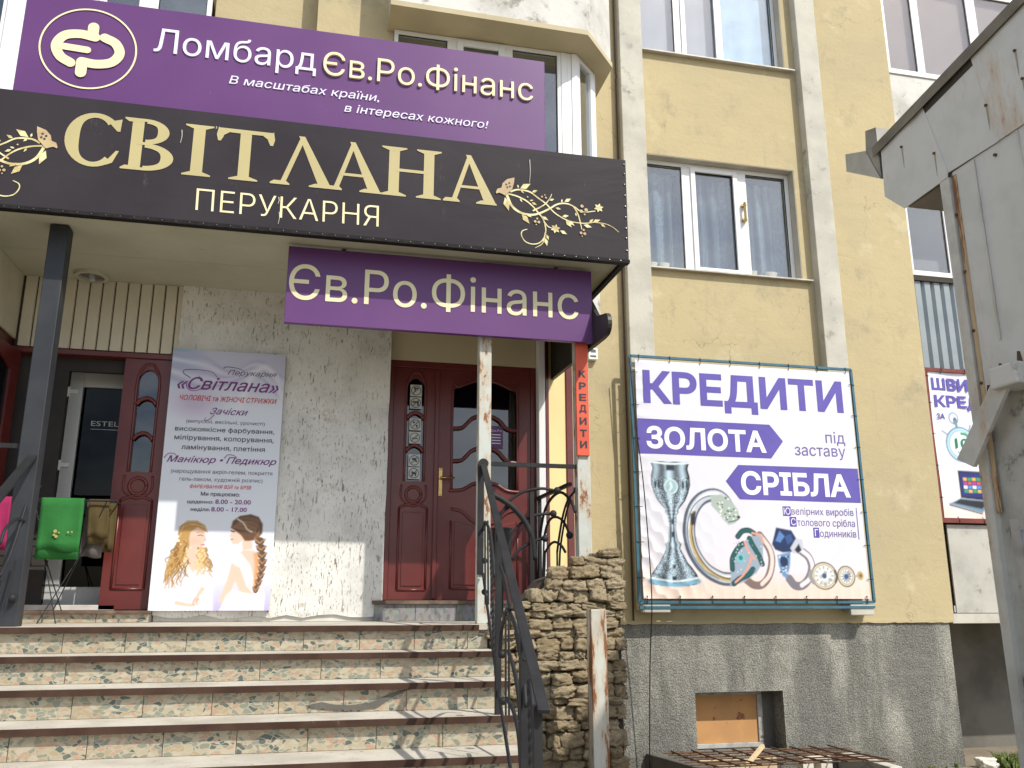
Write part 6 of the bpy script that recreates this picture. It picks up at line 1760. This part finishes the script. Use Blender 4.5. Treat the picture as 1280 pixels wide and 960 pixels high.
TR = thing('stair_railing', 'long black wrought-iron stair railing with twisted bars and round knobs', 'railing', (1.1, 5.0, -0.6))
a, b = Vector(STAIR['hand'][0]), Vector(STAIR['hand'][1])
a = a + Vector((0, -0.02, 0)); d = (b - a).normalized(); side = Vector((1, 0, 0)); side = (side - d * side.dot(d)).normalized(); up_ = side.cross(d)
if up_.z < 0: up_ = -up_
hw, hh = 0.021, 0.008
v = []
for p in (a, b):
    for sx, sz in ((-1, -1), (1, -1), (1, 1), (-1, 1)): v.append(p + side * hw * sx + up_ * hh * sz)
m = MB(); m.add(v, [(0, 1, 2, 3), (7, 6, 5, 4), (0, 4, 5, 1), (1, 5, 6, 2), (2, 6, 7, 3), (3, 7, 4, 0)]); m.build('handrail', IRON, TR, bevel=0.002)
m = MB(); m.box(1.128, 1.172, 6.066, 6.079, 0.33, 1.10); m.build('fixing_plate', IRON, TR)
m = MB(); m.tube([(1.165, 6.075, 1.105), (1.165, 6.055, 1.105)], 0.036, 16); m.build('rail_end', IRON, TR)
def at_rail(y): return a.lerp(b, (y - a.y) / (b.y - a.y))
def newel(pt, r, zlow):
    x, y = pt[0], pt[1]; zt = at_rail(y).z - 0.01
    m = MB(); m.box(x - r, x + r, y - r, y + r, zlow, zt); return m.build('newel', IRON, TR, bevel=0.002)
n1 = STAIR['newel1'][1]
newel(n1, 0.016, -0.585)
m = MB(); m.box(n1[0] - .05, n1[0] + .05, n1[1] - .03, n1[1] + .03, -0.5875, -0.5835); m.build('base_plate', IRON, TR)
n2 = STAIR['newel2'][0]; newel(n2, 0.019, -1.16)
newel((b.x - .01, b.y + 0.06, 0), 0.016, -1.3)
iron_tubes(TR, 'rod', [([STAIR['rod1'][0], STAIR['rod1'][1]], .0065), ([STAIR['rod2'][0], STAIR['rod2'][1]], .0065), ([STAIR['rod3'][0], STAIR['rod3'][1]], .0055), ([STAIR['rod4'][0], STAIR['rod4'][1]], .0055)])
iron_tubes(TR, 'curl', [(STAIR['c%d' % i], .0105) for i in range(1, 8)])
iron_tubes(TR, 'twisted_bar', [(STAIR['tw1'], .010, 'tw'), (STAIR['tw2'], .011, 'tw'), (STAIR['tw3'], .011, 'tw')])
balls(TR, STAIR['ball'], 0.021)
lo = MB()
p, q = at_rail(n1[1]), at_rail(n2[1])
lo.tube([(p.x, p.y, p.z - 0.87), (q.x, q.y, q.z - 0.87)], 0.009, 4); lo.tube([(1.165, 6.05, 0.34), (p.x, p.y, p.z - 0.87)], 0.009, 4); lo.build('bottom_bar', IRON, TR)

LR = thing('left_railing', 'black wrought-iron railing with flat handrail running down beside the dark grey post', 'railing', (-1.76, 5.8, 0))
LR.name = 'stair_railing'
m = MB(); v = []
a2, b2 = Vector((-1.76, 6.02, 1.045)), Vector((-1.70, 4.3, 0.06))
d = (b2 - a2).normalized(); side = (Vector((1, 0, 0)) - d * d.x).normalized(); up_ = side.cross(d); up_ = up_ if up_.z > 0 else -up_
for p in (a2, b2):
    for sx, sz in ((-1, -1), (1, -1), (1, 1), (-1, 1)): v.append(p + side * 0.028 * sx + up_ * .010 * sz)
m.add(v, [(0, 1, 2, 3), (7, 6, 5, 4), (0, 4, 5, 1), (1, 5, 6, 2), (2, 6, 7, 3), (3, 7, 4, 0)]); m.build('handrail', IRON, LR, bevel=0.002)
m = MB(); m.box(-3.4, -1.846, 6.06, 6.08, 1.10, 1.13); m.build('top_bar', IRON, LR)
iron_tubes(LR, 'curl', [(LEFT['a'], .010), (LEFT['b'], .009)])
iron_tubes(LR, 'rod', [(LEFT['r1'], .007), (LEFT['r2'], .007)])
balls(LR, LEFT['ball'])
m = MB(); m.box(-1.79, -1.76, 5.2, 5.23, -0.3, 0.55); m.build('newel', IRON, LR)

# ------------------------------------------------------------------ rubble walls
def rock_mesh(seed):
    rs_ = random.Random(seed)
    n = 8
    vs = {}; fs = []; V = []
    def vid(p):
        k = tuple(round(c, 4) for c in p)
        if k not in vs: vs[k] = len(V); V.append(p)
        return vs[k]
    for ax in range(3):
        for sg in (-1, 1):
            for i in range(n):
                for j in range(n):
                    q = []
                    for di, dj in ((0, 0), (1, 0), (1, 1), (0, 1)):
                        u = -1 + 2 * (i + di) / n; w_ = -1 + 2 * (j + dj) / n
                        p = [0, 0, 0]; p[ax] = sg; p[(ax + 1) % 3] = u; p[(ax + 2) % 3] = w_
                        q.append(vid(tuple(p)))
                    fs.append(tuple(q) if sg > 0 else tuple(q[::-1]))
    out = []
    off = Vector((rs_.random() * 50, rs_.random() * 50, rs_.random() * 50))
    for p in V:
        v = Vector(p); s_ = v.normalized()
        v = v * 0.74 + s_ * 0.34
        k = 1 + 0.22 * mnoise.noise(s_ * 1.6 + off) + 0.20 * mnoise.noise(s_ * 4.0 + off) + 0.14 * mnoise.noise(s_ * 9 + off)
        out.append(v * k * 0.5)
    me = bpy.data.meshes.new('stone'); me.from_pydata([tuple(v) for v in out], [], fs); me.materials.append(STONE)
    me.polygons.foreach_set('use_smooth', [True] * len(me.polygons))
    return me
ROCKS = [rock_mesh(i) for i in range(12)]


def rubble(name, lab, x0, x1, y, zb, top, seed, loc, thick=0.12, end=None):
    W = thing(name, lab, 'stone wall', loc)
    rs_ = random.Random(seed)
    m = MB(); P = [(x0, zb)] + [(x1, zb)] + [(x1 - (x1 - x0) * i / 10, top(x1 - (x1 - x0) * i / 10) - 0.05) for i in range(11)]
    m.prism(P, y + 0.050, y + 0.30); m.build('mortar_core', MORTAR, W)
    z = zb; cnt = 0
    while z < 0.60:
        h = rs_.uniform(0.045, 0.082)
        if z < -0.75: h *= 1.2
        x = x0 + rs_.uniform(-0.02, 0.03)
        while x < x1 - 0.02:
            w_ = min(rs_.uniform(0.075, 0.165) * (1.0 if h > .055 else 1.15), x1 - x + 0.01)
            if w_ < 0.05: break
            cx = x + w_ / 2
            if z + h * 0.9 < top(cx) + 0.010:
                o = bpy.data.objects.new('stone', rs_.choice(ROCKS)); COL.objects.link(o); o.parent = W
                o.location = (cx - loc[0], y + 0.04 + rs_.uniform(-0.018, 0.016) - loc[1], z + h / 2 + rs_.uniform(-.006, .006) - loc[2])
                o.scale = (w_ * 1.0, 0.12 + rs_.uniform(-.02, .03), h * 1.03)
                o.rotation_euler = (rs_.uniform(-.12, .12), rs_.uniform(-.09, .09), rs_.uniform(-.12, .12))
                if rs_.random() < .5: o.rotation_euler[2] += F
                cnt += 1
            x += w_ + rs_.uniform(0.002, 0.012)
        z += h + rs_.uniform(0.002, 0.008)
    # stones turned round the visible end
    if end is not None:
        z = zb
        while z < top(end) - 0.03:
            h = rs_.uniform(0.055, 0.085)
            for yy in (y + 0.17, y + .30):
                o = bpy.data.objects.new('stone', rs_.choice(ROCKS)); COL.objects.link(o); o.parent = W
                o.location = (end - 0.05 - loc[0], yy - loc[1], z + h / 2 - loc[2]); o.scale = (0.14, 0.15, h * 1.08)
                o.rotation_euler = (rs_.uniform(-.1, .1), rs_.uniform(-.1, .1), rs_.uniform(-.1, .1))
            z += h + 0.008
    return W
def top1(x): return 0.13 + np.interp(x, [1.15, 1.38, 1.52, 1.62, 1.75, 1.88, 1.97, 2.07], [-0.16, 0.05, 0.21, 0.245, 0.29, 0.345, 0.39, 0.375])
rubble('rubble_wall', 'dry rubble sandstone wall with a curved top beside the stair railing', 1.16, 2.065, 5.74, -1.68, top1, 8, (1.6, 5.8, -1.68), end=2.06)
rubble('rubble_wall', 'sliver of rubble sandstone wall at the foot of the dark grey post', -3.3, -1.93, 5.72, -1.68, lambda x: 0.05, 9, (-2.6, 5.8, -1.68))

# ------------------------------------------------------------------ light well with rusty grating
LW = thing('light_well', 'broken concrete basement light well under the orange boarded window', 'light well', (4.7, 8.9, -1.68))
m = MB(); m.prism([(3.55, 9.3), (3.72, 9.3), (3.98, 8.35), (3.78, 8.2)], -1.68, -1.40, 'z'); m.prism([(3.78, 8.19), (5.9, 8.19), (5.9, 8.33), (3.99, 8.34)], -1.68, -1.47, 'z'); m.build('kerb', DARKCON, LW, bevel=0.01)
m = MB(); m.prism([(5.78, 8.34), (5.92, 8.34), (5.95, 9.3), (5.8, 9.3)], -1.68, -1.46, 'z'); m.build('kerb', CONCRETE, LW, bevel=0.01)
m = MB(); m.box(3.9, 5.8, 8.36, 9.3, -1.676, -1.66); m.build('well_floor', MORTAR, LW)
GG = thing('rebar_grating', 'rusty reinforcement-bar grating laid over the light well', 'grating', (4.8, 8.8, -1.42))
rs_ = random.Random(2)
for i in range(7):
    y = 8.38 + 0.14 * i
    MB().tube(curve_pts([(3.72, y, -1.395), (4.4, y + rs_.uniform(-.02, .02), -1.40), (5.2, y + rs_.uniform(-.02, .02), -1.398), (5.86, y + rs_.uniform(-.03, .03), -1.41)], 4), 0.008, 6).build('rebar', REBAR, GG)
for i in range(9):
    x = 3.86 + 0.23 * i
    MB().tube(curve_pts([(x + 0.05, 8.3, -1.384), (x + rs_.uniform(-.02, .02), 8.8, -1.387), (x - 0.03, 9.27, -1.384)], 4), 0.008, 6).build('rebar', REBAR, GG)
m = MB(); m.tube([(4.22, 8.52, -1.50), (4.62, 8.75, -1.28)], 0.024, 4, phase=F / 4); tag(m.build('wooden_stick', WOOD), 'pale split stick leaning on the rusty grating', 'stick')
m = MB(); m.box(4.1, 5.0, 9.18, 9.27, -1.64, -1.47); tag(m.build('cream_board', WOOD, bevel=.01), 'cream board lying in the light well below the orange window', 'board')
m = MB()
m.grid_wall(5.12, 5.46, -1.60, -1.43, 8.86, 0.12, [(5.24, 5.33, -1.57, -1.46)])
tag(m.build('foam_block', WHITEBLOCK, bevel=.006), 'white block with a dark square hole lying under the grating', 'block')
for (x, y, z, s_, lab) in ((7.62, 9.2, -1.63, 0.10, 'pale rubble lump on the dusty ground by the dark recess'), (6.3, 8.6, -1.63, 0.06, 'small grey lump on the ground before the plinth'),):
    o = bpy.data.objects.new('rubble_lump', rock_mesh(31 + int(x))); COL.objects.link(o); o.location = (x, y, z); o.scale = (s_ * 1.9, s_ * 1.3, s_)
    o.data.materials[0] = WHITEBLOCK if x > 7 else CONCRETE; tag(o, lab, 'stone')
# weeds
def weeds(cx, cy, n, rad, h, lab, seed):
    rs_ = random.Random(seed); m = MB()
    for i in range(n):
        a, r = rs_.uniform(0, 2 * F), rad * rs_.random() ** .7
        x, y = cx + r * math.cos(a), cy + r * math.sin(a)
        hh_ = h * rs_.uniform(.4, 1); dx, dy = rs_.uniform(-.4, .4) * hh_, rs_.uniform(-.4, .4) * hh_; w_ = rs_.uniform(.006, .014)
        m.add([(x - w_, y, -1.68), (x + w_, y, -1.68), (x + dx * .5 + w_, y + dy * .5, -1.68 + hh_ * .6), (x + dx * .5 - w_, y + dy * .5 + .004, -1.68 + hh_ * .6), (x + dx, y + dy, -1.68 + hh_)], [(0, 1, 2, 3), (3, 2, 4)])
        for q in range(3):
            t_ = rs_.uniform(.3, 1); bx_, by_, bz_ = x + dx * t_, y + dy * t_, -1.68 + hh_ * t_ * .9; an = rs_.uniform(0, 6.3); l_ = rs_.uniform(.015, .04)
            c_, s__ = math.cos(an), math.sin(an)
            m.add([(bx_, by_, bz_), (bx_ + l_ * c_ * .5 - s__ * l_ * .3, by_ + l_ * s__ * .5 + c_ * l_ * .3, bz_ + .01), (bx_ + l_ * c_, by_ + l_ * s__, bz_ + rs_.uniform(-.01, .02)), (bx_ + l_ * c_ * .5 + s__ * l_ * .3, by_ + l_ * s__ * .5 - c_ * l_ * .3, bz_ + .01)], [(0, 1, 2, 3)])
    o = m.build('weeds', LEAFM); tag(o, lab, 'plant', kind='stuff')
weeds(8.05, 9.1, 420, 0.30, 0.16, 'tuft of weeds growing on the ground by the metal kiosk', 1)
weeds(6.9, 9.15, 60, 0.5, 0.06, 'sparse weeds along the foot of the plinth', 4)

# ------------------------------------------------------------------ metal-clad kiosk close to the camera
KS = thing('metal_kiosk', 'grey metal-clad kiosk with rust-streaked sheets, sloping roof edge and eaves gutter', 'kiosk', (3.9, 2.0, -1.68))
XK = 3.5
rz = lambda y: 3.075 + (4.547 - y) * 0.147
def sheet(pts, x=XK, th=0.006, mat=SHEET, name='metal_sheet'):
    m = MB(); m.prism(pts, x, x + th, 'x'); return m.build(name, mat, KS)
J1 = [(4.03, 3.12), (3.945, 2.572)]
sheet([(4.50, rz(4.5) - .07), (4.512, 2.69), (4.345, 2.53), (3.955, 2.545), (3.948, 2.58), (4.08, rz(4.08) - .07)], XK - 0.004)
sheet([(4.085, rz(4.085) - .07), (3.952, 2.572), (3.56, 2.562), (3.66, rz(3.66) - 0.07)], XK + .001)
sheet([(3.662, rz(3.66) - .07), (3.563, 2.562), (3.00, 2.56), (3.02, rz(3.02) - .07)], XK - 0.003)
sheet([(3.018, rz(3.02) - .07), (2.998, 2.56), (1.6, 2.56), (1.6, rz(1.6) - .07)], XK)
sheet([(1.598, rz(1.6) - .07), (1.598, 2.56), (0.3, 2.56), (0.3, rz(.3) - .07)], XK - .002)
# lower wall sheets
for y_ in (3.74, 3.42, 3.12):
    m = MB(); m.prism([(y_, 1.5 + .0), (y_ + .012, 1.5), (y_ + .022, 2.555), (y_ + .010, 2.555)], XK + 0.001, XK + 0.0075, 'x'); m.build('upright_seam', SHEETRIM, KS)
for (y_, z_) in ((3.93, 2.30), (3.925, 1.95), (3.92, 1.60), (3.915, 1.3), (3.60, 2.50), (3.30, 2.50), (3.45, 1.9), (3.2, 2.2)):
    m = MB(); m.tube([(XK - 0.002, y_, z_), (XK + 0.012, y_, z_)], 0.009, 8); m.build('bolt', REBAR, KS)
sheet([(3.93, 2.565), (3.90, 1.15), (3.80, 1.19), (3.72, 1.24), (3.66, 1.20), (3.60, 1.30), (3.56, 1.26), (3.56, 2.565)], XK + 0.012)
sheet([(3.557, 2.565), (3.557, 1.30), (3.46, 1.42), (3.3, 1.38), (3.1, 1.45), (2.9, 1.4), (2.9, 2.565)], XK + 0.008)
sheet([(2.898, 2.565), (2.898, 0.2), (1.6, 0.2), (1.6, 2.565)], XK + 0.010)
sheet([(1.598, 2.565), (1.598, -1.6), (0.3, -1.6), (0.3, 2.565)], XK + 0.008)
m = MB(); m.prism([(4.02, 2.54), (3.985, -1.68), (3.93, -1.68), (3.945, 2.54)], XK - 0.004, XK + 0.07, 'x'); m.build('corner_trim', SHEETRIM, KS)
m = MB(); m.box(XK + .006, XK + .0115, 3.90, 3.928, 0.6, 2.54); m.build('rust_seam', RUSTLINE, KS)
m = MB(); m.box(XK + 0.03, 4.25, 0.3, 3.94, -1.68, 2.53); m.build('concrete_wall', MOULDY, KS)
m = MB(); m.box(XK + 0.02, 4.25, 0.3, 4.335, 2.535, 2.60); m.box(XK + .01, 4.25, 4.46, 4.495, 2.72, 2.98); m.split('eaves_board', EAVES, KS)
m = MB(); m.prism([(4.50, 2.98), (0.3, 2.98), (0.3, rz(.3) - .08), (4.50, rz(4.5) - .08)], XK + 0.02, 4.25, 'x'); m.build('roof_core', SHEET, KS)
# flashing along the roof edge, slightly bulged
P = []; K_ = 30
m = MB(); vs = []; fs = []
rs_ = random.Random(6)
for i in range(K_ + 1):
    y = 4.56 - (4.56 - 0.3) * i / K_
    bl = 0.014 * math.exp(-((y - 4.12) / .07) ** 2) + rs_.uniform(-.003, .003)
    z = rz(y)
    vs += [(XK - 0.022 - bl, y, z - 0.078 - bl), (XK - 0.028, y, z - 0.012), (XK - 0.012, y, z + 0.004), (4.28, y, z + 0.004), (4.28, y, z - 0.006), (XK - 0.010, y, z - 0.008), (XK - 0.012 - bl, y, z - 0.074 - bl)]
for i in range(K_):
    for j in range(7):
        a_, b_ = i * 7 + j, i * 7 + (j + 1) % 7
        fs.append((a_, b_, b_ + 7, a_ + 7))
fs += [tuple(range(7))[::-1], tuple(K_ * 7 + j for j in range(7))]
m.add(vs, fs); m.build('roof_flashing', FLASH, KS)
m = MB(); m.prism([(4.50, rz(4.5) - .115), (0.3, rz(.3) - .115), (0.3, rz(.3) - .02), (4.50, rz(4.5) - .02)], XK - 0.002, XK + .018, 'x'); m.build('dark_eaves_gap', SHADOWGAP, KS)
# gutter on the far eaves
g1 = [(4.64, 3.235), (4.645, 3.23), (4.655, 3.10), (4.87, 3.185), (4.876, 3.18), (4.872, 3.045), (4.535, 2.825), (4.53, 2.83), (4.53, 3.20)]
m = MB()
m.prism([(4.53, 3.20), (4.64, 3.235), (4.655, 3.095), (4.53, 2.835)], XK, XK + 0.7, 'x'); m.build('gutter_back', GUTTER, KS)
m = MB(); m.prism([(4.657, 3.095), (4.872, 3.185), (4.878, 3.055), (4.535, 2.829)], XK - 0.004, XK + 0.7, 'x'); m.build('gutter_trough', simple('light_galvanised_lip', (0.42, 0.41, 0.37), (0.33, 0.32, 0.28), 6, 0.5), KS)
# nails with rust tails
for (y, z) in ((4.30, 2.93), (4.03, 2.74), (3.36, 2.98), (3.34, 2.80), (3.60, 2.80)):
    m = MB(); m.tube([(XK - 0.014, y, z), (XK + 0.004, y, z)], 0.008, 8); m.build('nail', REBAR, KS)
    m = MB(); m.prism([(y - .006, z - .006), (y + .006, z - .006), (y + .004, z - 0.10 - .05 * (y % .3)), (y, z - .15), (y - .004, z - .1)], XK - 0.0055, XK - 0.0045, 'x'); m.build('rust_streak', simple('thin_rust_stain', (0.34, 0.29, 0.19), (0.36, 0.33, 0.27), 20, 0.7), KS)
# strut, crumbled block and pale pane near the post
m = MB(); v0 = Vector((3.455, 3.70, 1.27)); v1 = Vector((3.40, 3.985, 0.93))
dd = (v1 - v0); m.prism([(3.69, 1.30), (3.60, 1.24), (3.935, 0.84), (4.05, 0.90)], 3.40, 3.425, 'x'); m.build('strut', SHEETRIM, KS, bevel=.003)
m = MB(); m.box(3.36, 3.53, 3.52, 3.70, 1.20, 1.315); m.build('crumbled_block', WHITEWASH, KS, bevel=.012)
m = MB(); m.prism([(3.86, 1.19), (3.84, 1.27), (3.835, 1.19)], 3.47, 3.49, 'x'); m.prism([(3.74, 1.24), (3.73, 1.36), (3.71, 1.24)], 3.46, 3.48, 'x'); m.prism([(3.62, 1.28), (3.60, 1.39), (3.58, 1.27)], 3.46, 3.48, 'x'); m.split('torn_tab', REBAR, KS)
m = MB(); m.box(XK + 0.022, XK + .032, 3.0, 3.80, -0.9, 0.50); m.build('pale_pane', simple('milky_pane', (0.40, 0.43, 0.50), (0.34, 0.37, 0.44), 2, 0.3), KS)
m = MB(); m.box(XK + 0.012, XK + .045, 3.80, 3.86, -1.6, 0.56); m.box(XK + 0.014, XK + .045, 2.9, 3.80, 0.50, 0.56); m.split('pane_frame', GREYWOOD, KS)

KS.scale = (1.3, 1.3, 1.3)
KS.location = (5.07, 2.6, -2.2275)
